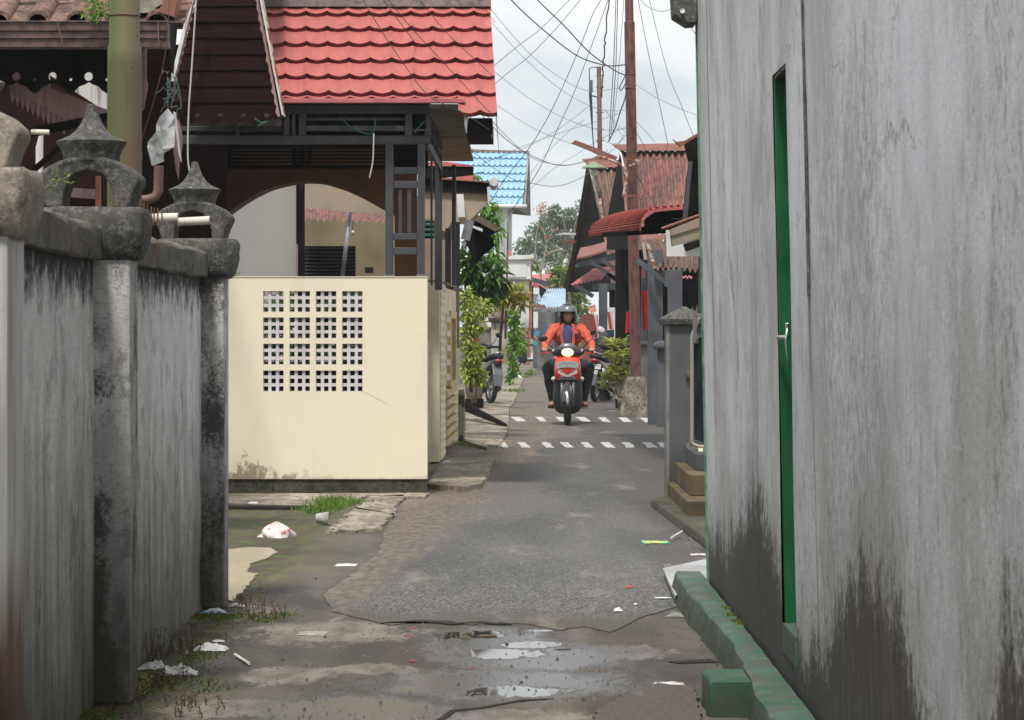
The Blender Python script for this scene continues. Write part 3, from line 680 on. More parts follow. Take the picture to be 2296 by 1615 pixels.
for pts in (((95,430),(120,412),(150,398)),((120,412),(128,395)),((135,405),(160,412)),((100,428),(92,415))):
    P = [W(u,v,9.3) for u, v in pts]; MB().tube(P, .0022, 5).build('stem', M['bark'], t)
    for a, b in zip(P, P[1:]):
        for j in range(5):
            q = a.lerp(b, j/4); lf.leaf(q, V((rr.uniform(-1,1), rr.uniform(-1,1), rr.uniform(-.3,1))), V((0,-.6,1)), rr.uniform(.012,.022), .009)
lf.build('leaves', M['lf_bright'], t)

# ============================================================ RIGHT WALL
def lean(o):
    for v_ in o.data.vertices:
        z = v_.co.z + OFF[o.name].z; v_.co.x -= .021*max(0, z)
    return o
XR = .930
rw = thing('plastered_wall', 'tall grey painted plaster wall with black mould at its foot filling the right side', 'wall', (1.05, 8, 0))
def wallface(y0, y1, z0, z1):
    ny, nz = max(1, int((y1-y0)/.12)), max(1, int((z1-z0)/.15)); m = MB()
    m.grid(lambda a,b: (XR + .007*mnoise.noise(V((0,(y0+(y1-y0)*a)*1.7,(z0+(z1-z0)*b)*1.1))), y0+(y1-y0)*a, z0+(z1-z0)*b), ny, nz); return m
DY0, DY1, DZ0, DZ1 = 9.24, 9.70, .29, 2.167
for a in ((2.5,DY0,0,5.2),(DY1,13.47,0,5.2),(DY0,DY1,0,DZ0),(DY0,DY1,DZ1,5.2)):
    lean(wallface(*a).build('wall_face', M['wall_right'], rw, smooth=True))
b = MB()
b.poly([(XR,13.47,0),(1.19,13.47,0),(1.19,13.47,5.2),(XR,13.47,5.2)])
b.poly([(1.19,13.47,0),(1.19,2.5,0),(1.19,2.5,5.2),(1.19,13.47,5.2)]); b.poly([(XR,2.5,5.2),(1.19,2.5,5.2),(1.19,13.47,5.2),(XR,13.47,5.2)])
b.poly([(XR,2.5,0),(1.19,2.5,0),(1.19,2.5,5.2),(XR,2.5,5.2)])
lean(b.build('wall_core', M['wall_right'], rw))
# door reveal and door
dr = MB(); dr.box(XR+.004, DY1-.008, DZ0, XR+.075, DY1+.02, DZ1); dr.box(XR+.078, DY1-.035, DZ0, XR+.14, DY1+.01, DZ1)
frame = lean(dr.build('door_frame', M['green_door'], rw, bevel=.003))
d2 = MB(); d2.box(XR+.125, DY0, DZ0, XR+.155, DY1-.036, DZ1)
for k in range(4): d2.box(XR+.120, DY0+.01+k*.102, DZ0+.02, XR+.125, DY0+.105+k*.102, DZ1-.02)
door = lean(d2.build('door', M['green_door'], rw))
lean(MB().box(XR+.005, DY0, DZ1-.012, XR+.15, DY1, DZ1+.02).build('door_lintel', M['coping'], rw))
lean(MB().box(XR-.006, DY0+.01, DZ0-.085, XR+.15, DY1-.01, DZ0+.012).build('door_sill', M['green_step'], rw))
hd = MB(); P = W(1760,757,9.57)
hd.tube([W(1744,757,9.64), W(1765,757,9.58)], .008, 10); hd.tube([W(1765,725,9.57), W(1765,740,9.57)], .007, 10)
hd.tube([W(1765,735,9.56), W(1762,765,9.56), W(1765,800,9.56), W(1767,824,9.56)], [.004,.005,.0035,.003], 8)
hd.ellip(W(1766,727,9.56), (.008,.008,.006)); hd.build('door_bolt', M['silver'], rw, smooth=True)
# green painted edge at the far corner of the wall, and the near wall's cement joint
lean(MB().box(XR-.008, 13.45, 0, XR+.03, 13.50, 5.2).build('edge_strip', M['green_pale'], rw))
jn = MB(); rr = rng(9); rings = []
for i in range(41):
    z = 1.4 + i*.09; w = rr.uniform(.004,.012)*(1 if z < 3.4 else 1)
    rings.append([V((XR-.002-.021*z+.0, 8.60-w+rr.uniform(-.004,.004), z)), V((XR-.010-.021*z, 8.61, z)), V((XR-.002-.021*z, 8.62+w, z))])
jn.loft(rings).build('cement_joint', M['cap'], rw)
# green kerb and step
kb = thing('painted_kerb', 'long worn green painted concrete kerb running under the grey wall', 'kerb', (.92, 10, 0))
rr = rng(12); rings = []
for i in range(72):
    y = 4 + (13.84-4)*i/71; x = .80 + .02*math.sin(y*1.3)+.012*mnoise.noise(V((y*2,0,0)))
    j = lambda a=.006: rr.uniform(-a, a)
    rings.append([V((x-.012+j(),y,0)), V((x-.004+j(),y,.06+j())), V((x+.004+j(.003),y,.118+j(.003))), V((x+.018,y,.127+j(.002))), V((XR-.02,y,.128+j(.003))), V((XR+.01,y,.0))])
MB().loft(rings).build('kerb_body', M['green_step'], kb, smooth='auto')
sb = MB(); ys = [9.54,9.6,9.72,9.84,9.9]
sb.loft([[V((.655+rr.uniform(-.006,.006),y,0)), V((.66+rr.uniform(-.004,.004),y,.108)), V((.67,y,.119)), V((.80,y,.120)), V((.80,y,0))] for y in ys])
tag(sb.build('step_block', M['green_block'], bevel=.002), 'small green painted concrete step block in front of the green kerb at lower right', 'step')
t = MB().slab([G(1486,1274,.05), G(1514,1336,.05), G(1600,1296,.05), G(1600,1250,.05)], -.02)
tag(t.build('marble_slab', M['white_tile']), 'pale marble slab lying at the far end of the green kerb', 'slab')
t = MB().prism([G(1487,1276), G(1514,1340), G(1532,1330), G(1530,1280)], (0,0,.028)); tag(t.build('mortar_bed', M['base_block']), 'lump of grey mortar holding up the pale marble slab', 'mortar')
gb = MB(); gb.prism([W(1509,0,13.38), W(1511,32,13.38), W(1543,52,13.38), W(1563,50,13.38), W(1563,-40,13.38), W(1507,-40,13.38)], (0,.25,0))
gb2 = thing('junction_box', 'dark weathered box hanging at the top corner of the grey wall', 'box', tuple(W(1535,50,13.4)))
gb.build('box_body', M['cap'], gb2, bevel=.006)
MB().lathe(tuple(W(1530,25,13.37)), [(.004,-.01),(.012,-.012),(.012,0)], 10, 'Y').build('knob', M['white'], gb2)
# moss along the kerb and the wall feet (leafy tufts)
def tufts(name, pts, mat, label, cat, n, l, w, seed, kind='stuff', spread=.05, up=.8):
    r_ = rng(seed); m = MB()
    for (u, v, z) in pts:
        c = G(u, v, z)
        for _ in range(n):
            p = c + V((r_.gauss(0,spread), r_.gauss(0,spread*2.5), 0)); d = V((r_.uniform(-1,1), r_.uniform(-1,1), up+r_.random()))
            f = r_.uniform(.4,1.2); m.leaf(p, d, V((r_.uniform(-1,1),r_.uniform(-1,1),.3)), l*f, w*f)
    return tag(m.build(name, mat), label, cat, kind=kind)
tufts('moss', [(1628,1365,.128),(1640,1380,.128),(1655,1395,.128),(1665,1400,.128)], M['moss'], 'green moss in the joint between kerb and grey wall', 'moss', 60, .012, .007, 1, spread=.015)
tufts('moss', [(1600,1450,0),(1612,1466,0),(1618,1490,0),(1590,1440,0),(1525,1345,0),(1528,1352,0)], M['moss'], 'bright moss at the foot of the green kerb', 'moss', 45, .012, .007, 2, spread=.014)
tufts('moss', [(440,1385,0),(470,1380,0),(530,1384,0),(570,1386,0),(600,1392,0),(640,1380,0),(430,1378,0),(500,1388,0)], M['moss'], 'bright green moss strip on the ground by the far pillar foot', 'moss', 110, .014, .008, 3, spread=.03)
tufts('moss', [(345,1505,0),(380,1520,0),(420,1500,0),(440,1480,0),(330,1545,0),(400,1540,0),(450,1530,0),(480,1545,0),(210,1600,0),(240,1610,0),(190,1612,0),(460,1470,0)], M['moss'], 'mossy dirt patch on the ground along the left wall', 'moss', 90, .013, .008, 4, spread=.035)
tufts('grass', [(722,1134,0),(745,1130,0),(770,1130,0),(790,1134,0),(740,1140,0),(700,1150,0),(730,1152,0),(760,1140,0)], M['grass'], 'tuft of green grass in front of the yellow wall', 'grass', 130, .075, .008, 5, spread=.06, up=1.6)
tufts('grass', [(1080,1050,0),(1095,1048,0),(1030,1000,0),(1034,994,0)], M['grass'], 'little grass clumps beside the asphalt near the yellow side wall', 'grass', 60, .06, .008, 6, spread=.05, up=1.4)
tufts('grass', [(1170,848,0),(1180,842,0),(1190,835,0),(1150,880,0)], M['grass'], 'far grass clumps on the left verge', 'grass', 60, .11, .03, 7, spread=.12, up=1.2)
# dry weeds by the left wall
def weed(u, v, h, n, label, seed, mat='dry', spread=.03):
    c = G(u, v); t_ = thing('dry_weed', label, 'weed', tuple(c)); r_ = rng(seed); st = MB(); lf = MB()
    for _ in range(n):
        b0 = c + V((r_.gauss(0,spread), r_.gauss(0,spread*2), 0)); P = [b0]; d = V((r_.uniform(-.35,.35), r_.uniform(-.35,.35), 1)); hh = h*r_.uniform(.5,1)
        for k in range(4): P.append(P[-1] + (d + V((r_.uniform(-.25,.25), r_.uniform(-.25,.25), 0))).normalized()*hh/4)
        MB().tube(P, [.0022,.002,.0017,.0013,.0008], 5).build('stem', M['steel_rod'], t_)
        for q in P[1:]:
            for _k in range(3): lf.leaf(q + V((0,0,r_.uniform(-.01,.01))), V((r_.uniform(-1,1), r_.uniform(-1,1), r_.uniform(-.2,.9))), V((0,0,1)), r_.uniform(.008,.02), .006)
    lf.build('leaves', M[mat], t_)
weed(553,1372,.17,4,'tall dry brown weed in front of the muddy puddle', 1)
weed(582,1388,.16,7,'bushy dry weed with red-brown stems right of the far pillar foot', 2, spread=.035)
weed(430,1475,.16,4,'thin dry weed beside the white plastic sheet', 3)
weed(405,1462,.10,10,'low dry weed against the left wall foot', 4, spread=.04)
weed(345,1478,.12,14,'dense dry weed just past the middle pillar', 5, spread=.04)
weed(312,1560,.08,14,'green-brown weed at the foot of the middle pillar', 6, 'lf_yellow', .02)
weed(420,1590,.07,16,'sparse dry weed in the near left dirt', 7, spread=.07)
weed(370,1540,.06,20,'low dry creeping weed below the crumpled plastic', 8, spread=.07)
weed(620,1385,.09,8,'small dry weed at the asphalt edge', 9, spread=.05)

# ============================================================ YELLOW GARDEN WALL
yw = thing('yellow_garden_wall', 'cream yellow garden wall with a square of openwork vent blocks facing the alley', 'wall', (-1.6, 22.5, 0))
D0 = 22.5; px = lambda u, d=D0: (u-1150)/F*d
pz = lambda v, d=D0: EYE-(v-740)/F*d
xs = [(590,636),(649,695),(708,754),(767,813)]; zs = [(653,700),(712,759),(771,818),(831,878)]
X0, X1, ZB, ZT = px(250), px(958), .12, pz(622)
def wallpiece(u0,u1,v0,v1): mbw.box(px(u0) if u0 else X0, D0, pz(v1) if v1 else ZB, px(u1) if u1 else X1, D0+.12, pz(v0) if v0 else ZT)
mbw = MB(); wallpiece(None,590,None,None); wallpiece(813,None,None,None)
wallpiece(590,813,None,653); wallpiece(590,813,878,None)
for a,b_ in zip(xs, xs[1:]): wallpiece(a[1], b_[0], 653, 878)
for (a, b_) in xs:
    for q, w in zip(zs, zs[1:]): wallpiece(a, b_, q[1], w[0])
mbw.build('wall_panel', M['yellow'], yw)
MB().box(X0, D0-.006, ZT, X1+.006, D0+.125, ZT+.006).build('wall_top', M['yellow'], yw, bevel=.002)
MB().box(X0, D0+.015, 0, X1-.004, D0+.125, ZB).build('plinth', M['plinth'], yw)
vb = MB(); first = None
def vent(u0,u1,v0,v1):
    m = MB(); a, b_ = px(u0)+.001, px(u1)-.001; c_, d_ = pz(v1)+.001, pz(v0)-.001; y0, y1 = D0+.014, D0+.095; w = b_-a
    e = .012*w; hl_ = (w-2*e)*.228; br_ = (w-2*e-3*hl_)/2
    cuts = [(0,e),(e+hl_,e+hl_+br_),(e+2*hl_+br_,e+2*hl_+2*br_),(w-e,w)]
    for q0,q1 in cuts: m.box(a+q0,y0,c_,a+q1,y1,d_)
    for k in range(3):
        l_, r_ = cuts[k][1], cuts[k+1][0]
        for q0,q1 in cuts: m.box(a+l_,y0+.003,c_+q0*(d_-c_)/w,a+r_,y1-.002,c_+q1*(d_-c_)/w)
    return m
for (u0,u1) in xs:
    for (v0,v1) in zs: vent(u0,u1,v0,v1).build('vent_block', M['vent'], yw)
# side wall along the alley beyond the front panel
sw = thing('side_garden_wall', 'cream side wall with a wavy column, window frame and slats beside the alley', 'wall', (-.75, 28, 0))
p0, p1 = V((-.714,27.6,0)), V((-.640,31.9,0))
def S(t, z, o=0): q = p0.lerp(p1, t); return V((q.x+o, q.y, z))
MB().hexa((V((-.815,27.6,.02)),V((-.714,27.6,.02)),V((-.712,27.75,.02)),V((-.815,27.75,.02))),(V((-.815,27.6,1.775)),V((-.714,27.6,1.775)),V((-.712,27.75,1.775)),V((-.815,27.75,1.775)))).build('pier', M['sidewall'], sw)
MB().box(-.90,22.7,.05,-.86,27.6,1.6).build('gate_leaf', M['cream_dark'], sw)
wv = MB(); rings = []
for i in range(109):
    z = .02 + 1.74*i/108; k = .008*abs(math.sin(i/108*math.pi*22)); a = S(.04,z,.004+k); b_ = S(.30,z,.004+k); rings.append([a, b_, S(.30,z,-.1), S(.04,z,-.1)])
wv.loft(rings).build('wavy_column', M['sidewall'], sw)
bk = MB(); 
def seg(m, t0,t1,z0,z1,o0,o1): m.hexa((S(t0,z0,o0),S(t1,z0,o0),S(t1,z0,o1),S(t0,z0,o1)),(S(t0,z1,o0),S(t1,z1,o0),S(t1,z1,o1),S(t0,z1,o1)))
seg(bk,.30,1,.1,.72,-.12,-.03); seg(bk,.30,1,1.45,1.73,-.12,.0); seg(bk,.30,.55,.72,1.45,-.12,-.02); seg(bk,.93,1,.72,1.45,-.12,.0)
bk.build('wall_panel', M['sidewall'], sw)
fr = MB(); seg(fr,.55,.60,.70,1.5,-.1,.022); seg(fr,.88,.93,.70,1.5,-.1,.022); seg(fr,.60,.88,1.42,1.5,-.1,.022); seg(fr,.60,.88,.68,.75,-.1,.022); fr.build('window_frame', M['yellow_trim'], sw)
dkp = MB(); seg(dkp,.60,.88,.75,1.42,-.11,-.09); dkp.build('window_opening', M['black_timber_shade'], sw)
for k in range(6): s_ = MB(); seg(s_,.31,.99,.12+k*.1,.18+k*.1,-.03,.028); s_.build('slat', M['yellow_trim'], sw)
for k in range(5): s_ = MB(); seg(s_,.33,.53,.78+k*.15,.84+k*.15,-.02,.02); s_.build('slat', M['sidewall'], sw)
tb = MB(); seg(tb,0,1,1.765,1.785,-.12,.012); tb.build('wall_top', M['moss_pillar'], sw)
st = MB(); rr = rng(3)
x0_, x1_, yb = px(1028,32.6), px(1042.5,32.6), 32.4
st.loft([ringz((x0_+x1_)/2, yb+.1, z, (x1_-x0_)/2+rr.uniform(-.004,.004), .12, 8, 16) for z in (0,.1,.2,.35,.5,.62)])
tag(st.build('concrete_post', M['moss_pillar'], smooth='auto'), 'blotched short concrete post at the end of the cream side wall', 'post')
# ============================================================ helpers for roofs
def sheet(parent, name, pts, mat, t=.03, **k):
    P = [W(*p) for p in pts]; return MB().prism(P, (0, t, 0)).build(name, mat, parent, **k)
def corr(parent, name, TL, TR, BR, BL, ribs, amp, mat, t=.01, wob=0, per=6):
    TL,TR,BR,BL = V(TL),V(TR),V(BR),V(BL); nn = (TR-TL).cross(BL-TL).normalized()
    if nn.y > 0: nn = -nn
    def f(a, b):
        top = TL.lerp(TR, a); bot = BL.lerp(BR, a)
        return top.lerp(bot, b) + nn*amp*math.sin(a*ribs*2*math.pi) + nn*wob*mnoise.noise(V((a*6,b*3,1)))
    m = MB().grid(f, int(ribs*per), 4)
    return m.build(name, mat, parent, smooth=True)
def tileroof(parent, TL, TR, BR, BL, rows, waves, lip, cusp, mat, stepmat, row_ts=None):
    TL,TR,BR,BL = V(TL),V(TR),V(BR),V(BL); nn = (TR-TL).cross(BL-TL).normalized()
    if nn.y > 0: nn = -nn
    ts = row_ts or [i/rows for i in range(rows+1)]; nu = int(waves*24); m = MB(); e = MB()
    def P(a, t, h): return TL.lerp(TR,a).lerp(BL.lerp(BR,a), t) + nn*h
    wav = lambda a: cusp*(1-abs(math.sin(a*waves*math.pi)))**1.3+cusp*.16*max(0,math.cos(a*waves*math.pi*6))**3
    dip = lambda a: (1-abs(math.sin(a*waves*math.pi)))
    for i in range(len(ts)-1):
        t0, t1 = ts[i], ts[i+1]; dt = t1-t0
        m.grid(lambda a,b: P(a, t0+dt*(b*(1.0-.10*dip(a))), wav(a)+lip*b), nu, 5)
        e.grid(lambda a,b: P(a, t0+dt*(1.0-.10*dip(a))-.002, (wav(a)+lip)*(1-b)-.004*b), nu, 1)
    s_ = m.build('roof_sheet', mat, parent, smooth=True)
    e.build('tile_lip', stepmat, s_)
    return s_

# ============================================================ YELLOW HOUSE (red roof + grey carport)
yh = thing('carport_house', 'house with bright red tile-pattern metal roof and dark grey steel carport behind the yellow wall', 'house', (-1.5, 24, 0))
SL = .687
def RP(u, v):
    k = (740-v)/F; d = (3.116 - SL*22.8 - EYE)/(k - SL); return W(u, v, d)
vr = [5,38,72,106,143,179,217,262]
def zrow(v): return RP(1100, v)
TLp, TRp = RP(545,5), RP(1098,5); BLp, BRp = RP(545,262), RP(1115,262)
top_y, bot_y = TLp.y, BLp.y
ts = [(top_y - zrow(v).y)/(top_y-bot_y) for v in vr]
waves = 11.8
def part_roof(a0, a1, tl):
    A,B = TLp.lerp(TRp,a0), TLp.lerp(TRp,a1); Cc,Dd = BLp.lerp(BRp,a0), BLp.lerp(BRp,a1)
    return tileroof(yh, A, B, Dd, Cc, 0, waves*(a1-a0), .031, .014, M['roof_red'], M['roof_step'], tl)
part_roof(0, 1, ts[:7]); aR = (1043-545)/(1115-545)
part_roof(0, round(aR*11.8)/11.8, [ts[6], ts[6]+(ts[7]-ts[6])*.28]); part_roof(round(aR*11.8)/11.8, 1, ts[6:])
rc = MB(); rc.box(px(540,24.3), 24.17, 4.06, px(1101,24.3), 24.34, 4.17); rc.prism([V((px(540,24.3),24.05,4.035)),V((px(540,24.3),24.22,4.19)),V((px(540,24.3),24.42,4.04))], (px(1101,24.3)-px(540,24.3),0,0)); rc.build('ridge_cap', M['gutter'], yh)
bk = MB(); bk.poly([RP(1098,5)+V((0,.1,-.05)), RP(1115,262)+V((-.01,.1,-.05)), V((-.13,29,2.95)), V((-.2,27,4.0))]); bk.build('roof_flank', M['steel_grey'], yh)
d = 22.78
MB().box(px(560,d), d-.05, pz(232,d), px(1043,d), d+.02, pz(222,d)).build('gutter_lip', M['roof_pink'], yh, bevel=.004)
sf = MB(); sf.grid(lambda a,b: V((px(960,22.9)+a*(-.392-px(960,22.9)), 22.82+b*3.7, 3.105+.012*math.sin(b*2*math.pi*17))), 1, 17*6); sf.build('corrugated_soffit', M['soffit_olive'], yh)
MB().box(-1.2, 26.52, 3.09, -.42, 30.2, 3.12).build('eave_soffit', M['soffit_brown'], yh)
MB().box(px(1045,22.8), 22.75, pz(299,22.8), px(1104,22.8), 24.2, pz(266,22.8)).build('eave_box', M['black_timber_shade'], yh)
sheet(yh, 'eave_stub', [(1100,290,22.9),(1106,290,22.9),(1104,312,22.9),(1102,312,22.9)], M['pink_board'], .02)
sheet(yh, 'torn_edge', [(1040,250,22.7),(1050,262,22.7),(1046,300,22.7),(1052,330,22.7),(1047,305,22.7),(1041,280,22.7)], M['white_board'], .01)
# steel carport frame
def fb(parent, name, u0, v0, u1, v1, d, t=.05, mat='steel_grey', bevel=.003):
    return MB().box(px(u0,d), d, pz(v1,d), px(u1,d), d+t, pz(v0,d)).build(name, M[mat], parent, bevel=bevel)
fb(yh,'fascia_beam',600,235,966,254,23.0,.08); fb(yh,'long_beam',405,304,966,323,23.02,.08); fb(yh,'upper_rail',405,283,632,294,23.06,.05)
for a,b_ in ((528,536),(636,648),(655,661),(670,686),(908,924),(955,966)): fb(yh,'frame_stud',a,254,b_,304,23.0,.06)
for v0,v1 in ((264,270),(282,294)): fb(yh,'louvre_slat',686,v0,908,v1,23.03,.03)
fb(yh,'louvre_slat',924,290,955,294,23.03,.03)
fb(yh,'ladder_post',864,323,881,619,23.0,.09); fb(yh,'ladder_post',936,323,952,619,23.0,.09)
for v0,v1 in ((375,390),(406,422),(523,538),(555,571)): fb(yh,'ladder_rung',881,v0,936,v1,23.02,.06)
for a,b_ in ((893,901),(913,922)): fb(yh,'ladder_bar',a,422,b_,523,23.04,.03)
fb(yh,'foot_plate',860,617,884,622,22.99,.12,'grey_light'); fb(yh,'foot_plate',933,616,956,621,22.99,.12,'grey_light')
# receding side frame
sd_ = MB(); A0, A1 = V((px(960,23.05),23.05,0)), V((px(990,26.6),26.6,0))
def SF(t, z): q = A0.lerp(A1, t); return V((q.x, q.y, z))
for z0,z1 in ((2.79,2.86),(2.93,2.97),(3.0,3.04),(3.05,3.10)): sd_.hexa((SF(0,z0)+V((-.03,0,0)),SF(1,z0)+V((-.03,0,0)),SF(1,z0),SF(0,z0)),(SF(0,z1)+V((-.03,0,0)),SF(1,z1)+V((-.03,0,0)),SF(1,z1),SF(0,z1)))
for t in (.0,.33,.66,.98): sd_.box(SF(t,0).x-.03, SF(t,0).y, 2.86, SF(t,0).x+.004, SF(t,0).y+.08, 3.09)
sd_.build('side_frame', M['steel_grey'], yh)
fb(yh,'rear_post',975,360,991,650,26.6,.10); fb(yh,'thin_post',965,323,970,640,25,.04)
fb(yh,'porch_post',1013,370,1022,640,28.5,.08); fb(yh,'porch_post',1022,498,1031,640,29.0,.1); fb(yh,'porch_post',998,512,1011,640,30.0,.1)
# inside of the porch, its shade painted in with black panels
fb(yh,'porch_shade_panel',380,225,966,330,25.6,.04,'black_timber_shade'); 
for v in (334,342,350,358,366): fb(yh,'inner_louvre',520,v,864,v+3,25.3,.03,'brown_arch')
for u in (655,672,690): fb(yh,'inner_louvre',u,330,u+8,372,25.28,.03,'black_timber_shade')
fb(yh,'inner_dark_fill',300,318,960,378,25.5,.05,'black_timber_shade')
crv = smoothpath([(u,v,0) for u,v in ((470,500),(500,484),(545,452),(600,423),(655,409),(692,406),(735,411),(790,430),(840,457),(885,482))], 5)
ar = MB(); d = 26.0
for a,b_ in zip(crv, crv[1:]):
    ar.prism([W(a.x,376,d), W(b_.x,376,d), W(b_.x,b_.y,d), W(a.x,a.y,d)], (0,.04,0))
    ar.prism([W(a.x,a.y-.5,d), W(b_.x,b_.y-.5,d), W(b_.x,b_.y+.8,d), W(a.x,a.y+.8,d)], (0,.45,0))
ar.build('arch_wall', M['brown_arch'], yh)
fb(yh,'arch_wall_side',885,376,935,640,26.1,.05,'brown_arch')
fb(yh,'inner_wall',395,380,664,700,27.5,.06,'grey_wall')
fb(yh,'inner_column',664,400,680,700,27.4,.2,'black_timber_shade'); fb(yh,'column_edge',664,548,668,700,27.35,.03,'pink_board')
sheet(yh,'inner_gable',[(676,404,29),(700,405,29),(780,430,29),(840,458,29),(900,480,29),(900,486,29),(676,466,29)], M['soffit'])
sheet(yh,'inner_upper_wall',[(640,300,29.2),(905,300,29.2),(905,482,29.2),(676,410,29.2),(640,410,29.2)], M['brown_arch'])
corr(yh,'inner_roof',W(672,464,31.4),W(905,478,31.4),W(905,499,30.4),W(672,493,30.4),16,.018,M['roof_rust'])
fb(yh,'cream_wall',660,490,975,760,32,.05,'cream_dark'); fb(yh,'cream_post',922,440,937,640,28,.06,'sidewall')
fb(yh,'shutter',676,552,797,760,31.6,.04,'black_timber_shade')
for k in range(9): fb(yh,'shutter_slat',676,556+k*8,796,560+k*8,31.55,.03,'steel_grey')
fb(yh,'dark_back_panel',480,812,880,1200,25.2,.1,'black_timber_shade',0)  # added black panel that makes the lower vent holes look dark
fb(yh,'number_plaque',818,599,837,613,31.9,.02,'black')
MB().tube([W(786,470,29.4),W(765,640,29.4)],.022,12).build('slanting_pipe', M['galv'], yh, smooth=True)
MB().tube([W(791,497,30),W(791,516,30)],.004,6).build('bulb_cord', M['wire'], yh); MB().ellip(W(791,522,30),(.018,.018,.025)).build('light_bulb', M['glass'], yh, smooth=True)
fb(yh,'striped_blind',952,495,974,535,31,.02,'black_timber_shade')
for v in (500,512,524): fb(yh,'blind_stripe',953,v,973,v+6,30.98,.015,'cord_green')
fb(yh,'tiled_wall',950,538,1014,700,31.5,.05,'soffit_brown')

# ============================================================ house with beige soffit further on
sh = thing('beige_soffit_house', 'low house with beige eave soffit and rusty roof edge just past the red-roofed carport', 'house', (-1, 33, 0))
sheet(sh,'upper_roof',[(940,363,32),(1000,363,32),(1061,371,32),(1061,374,32),(940,372,32)], M['roof_pink'], .5)
sheet(sh,'upper_fascia',[(940,371,32.02),(1061,374,32.02),(1060,389,32.02),(940,400,32.02)], M['black_timber_shade'], .4)
sheet(sh,'lower_roof',[(945,396,33),(1020,400,33),(1097,407,33),(1097,410,33),(1020,404,33),(945,400,33)], M['orange_tile'], 1.2)
sheet(sh,'roof_top_patch',[(1020,386,33.4),(1060,389,33.4),(1060,404,33.4),(1020,402,33.4)], M['roof_pink'], .5)
sheet(sh,'dark_eave',[(945,401,33.05),(1095,410,33.05),(1094,434,33.05),(1040,431,33.05),(945,428,33.05)], M['black_timber_shade'], .5)
sheet(sh,'soffit',[(950,428,33.1),(1092,434,33.1),(1094,454,33.1),(1066,482,33.1),(1044,503,33.1),(1012,498,33.1),(1000,520,33.1),(950,500,33.1)], M['soffit'], .2)
sheet(sh,'soffit_light',[(1023,436,33.0),(1039,435,33.0),(1043,487,33.0),(1027,487,33.0)], M['white'], .03)
gc = MB().lathe(W(1107,408,32.9), [(.0,0),(.048,0),(.05,.01),(.05,1.0),(.0,1.0)], 20, 'Y'); gc.build('gutter_end', M['white_wall'], sh, smooth='auto')
sheet(sh,'gutter_strap',[(1092,420,32.95),(1098,418,32.95),(1099,452,32.95),(1094,454,32.95)], M['white_wall'], .03)
MB().tube([W(1054,494,32.7),W(1049,512,32.7),W(1043,538,32.7)],.052,14).build('down_pipe', M['galv'], sh, smooth='auto')
MB().tube([W(1042,540,32.7),W(1036,562,32.7)],.022,10).build('pipe_tail', M['galv'], sh, smooth=True)
fb(sh,'house_wall',940,500,1030,780,34,.1,'soffit_brown')
aw = thing('ragged_awning', 'ragged dark timber awning sagging above the plants beside the soffit house', 'awning', tuple(W(1090,520,35)))
sheet(aw,'awning_board',[(1068,481,35),(1126,512,35),(1110,519,35),(1060,492,35)], M['bark'], .5)
sheet(aw,'awning_underside',[(1058,493,35.1),(1118,516,35.1),(1096,527,35.1),(1060,512,35.1)], M['black_timber_shade'], .5)
sheet(aw,'hanging_tarp',[(1046,515,35.6),(1068,505,35.6),(1106,535,35.6),(1108,552,35.6),(1080,575,35.6),(1062,600,35.6),(1050,610,35.6),(1058,570,35.6),(1044,545,35.6)], M['black_timber_shade'], .2)
sheet(aw,'bright_edge',[(1055,504,34.9),(1082,513,34.9),(1082,520,34.9),(1060,511,34.9)], M['white_wall'], .02)

# ============================================================ BROWN WOODEN HOUSE (top left)
wh = thing('brown_wooden_house', 'dark red-brown timber house with lace fascia, gutter and steep gable over the left wall', 'house', (-3, 19, 0))
fb(wh,'back_wall',-260,100,507,760,24.4,.1,'dark_timber',0)
gp = MB(); 
for k in range(9):
    v0 = -60+k*36; v1 = v0+37
    ul = lambda v: 440-(v)*.26; ur = lambda v: 577+v*.215
    gp.prism([W(ul(v0),v0,22.7), W(ur(v0),v0,22.7), W(ur(v1),v1,22.685), W(ul(v1),v1,22.685)], (0,.03,0))
gp.build('gable_planks', M['dark_timber'], wh)
# carved trim under the gable: scallops with round holes
def hole_board(name, u0, u1, vtop, vbot, holes, scal, d, mat, parent, tris=None):
    bm = bmesh.new(); y = d
    top = [(u0,vtop),(u1,vtop)]; low = scal
    vs = [bm.verts.new(W(u,v,d)) for u,v in top + low[::-1]]
    es = [bm.edges.new((vs[i],vs[(i+1)%len(vs)])) for i in range(len(vs))]
    for (cu,cv,r) in holes:
        hv = [bm.verts.new(W(cu+r*math.cos(2*math.pi*k/18), cv+r*math.sin(2*math.pi*k/18), d)) for k in range(18)]
        es += [bm.edges.new((hv[i],hv[(i+1)%18])) for i in range(18)]
    bmesh.ops.triangle_fill(bm, edges=es, use_beauty=True)
    r_ = bmesh.ops.extrude_face_region(bm, geom=bm.faces[:]); bmesh.ops.translate(bm, verts=[v for v in r_['geom'] if isinstance(v, bmesh.types.BMVert)], vec=(0,.025,0))
    m = MB(); bm.verts.index_update(); m.v = [tuple(v.co) for v in bm.verts]; m.f = [[v.index for v in f.verts] for f in bm.faces]; bm.free()
    return m.build(name, mat, parent)
def scal(u0, u1, n, vp, vl, c0):
    out = []; w = (u1-u0)/n
    for k in range(n):
        a = u0+w*k
        out += [(a, vp),(a+w*.12, vp+(vl-vp)*.22),(a+w*.27, vp+(vl-vp)*.38),(a+w*.38,vp+(vl-vp)*.78),(a+w*.5, vl),(a+w*.62,vp+(vl-vp)*.78),(a+w*.73, vp+(vl-vp)*.38),(a+w*.88, vp+(vl-vp)*.22)]
    return out + [(u1, vp)]
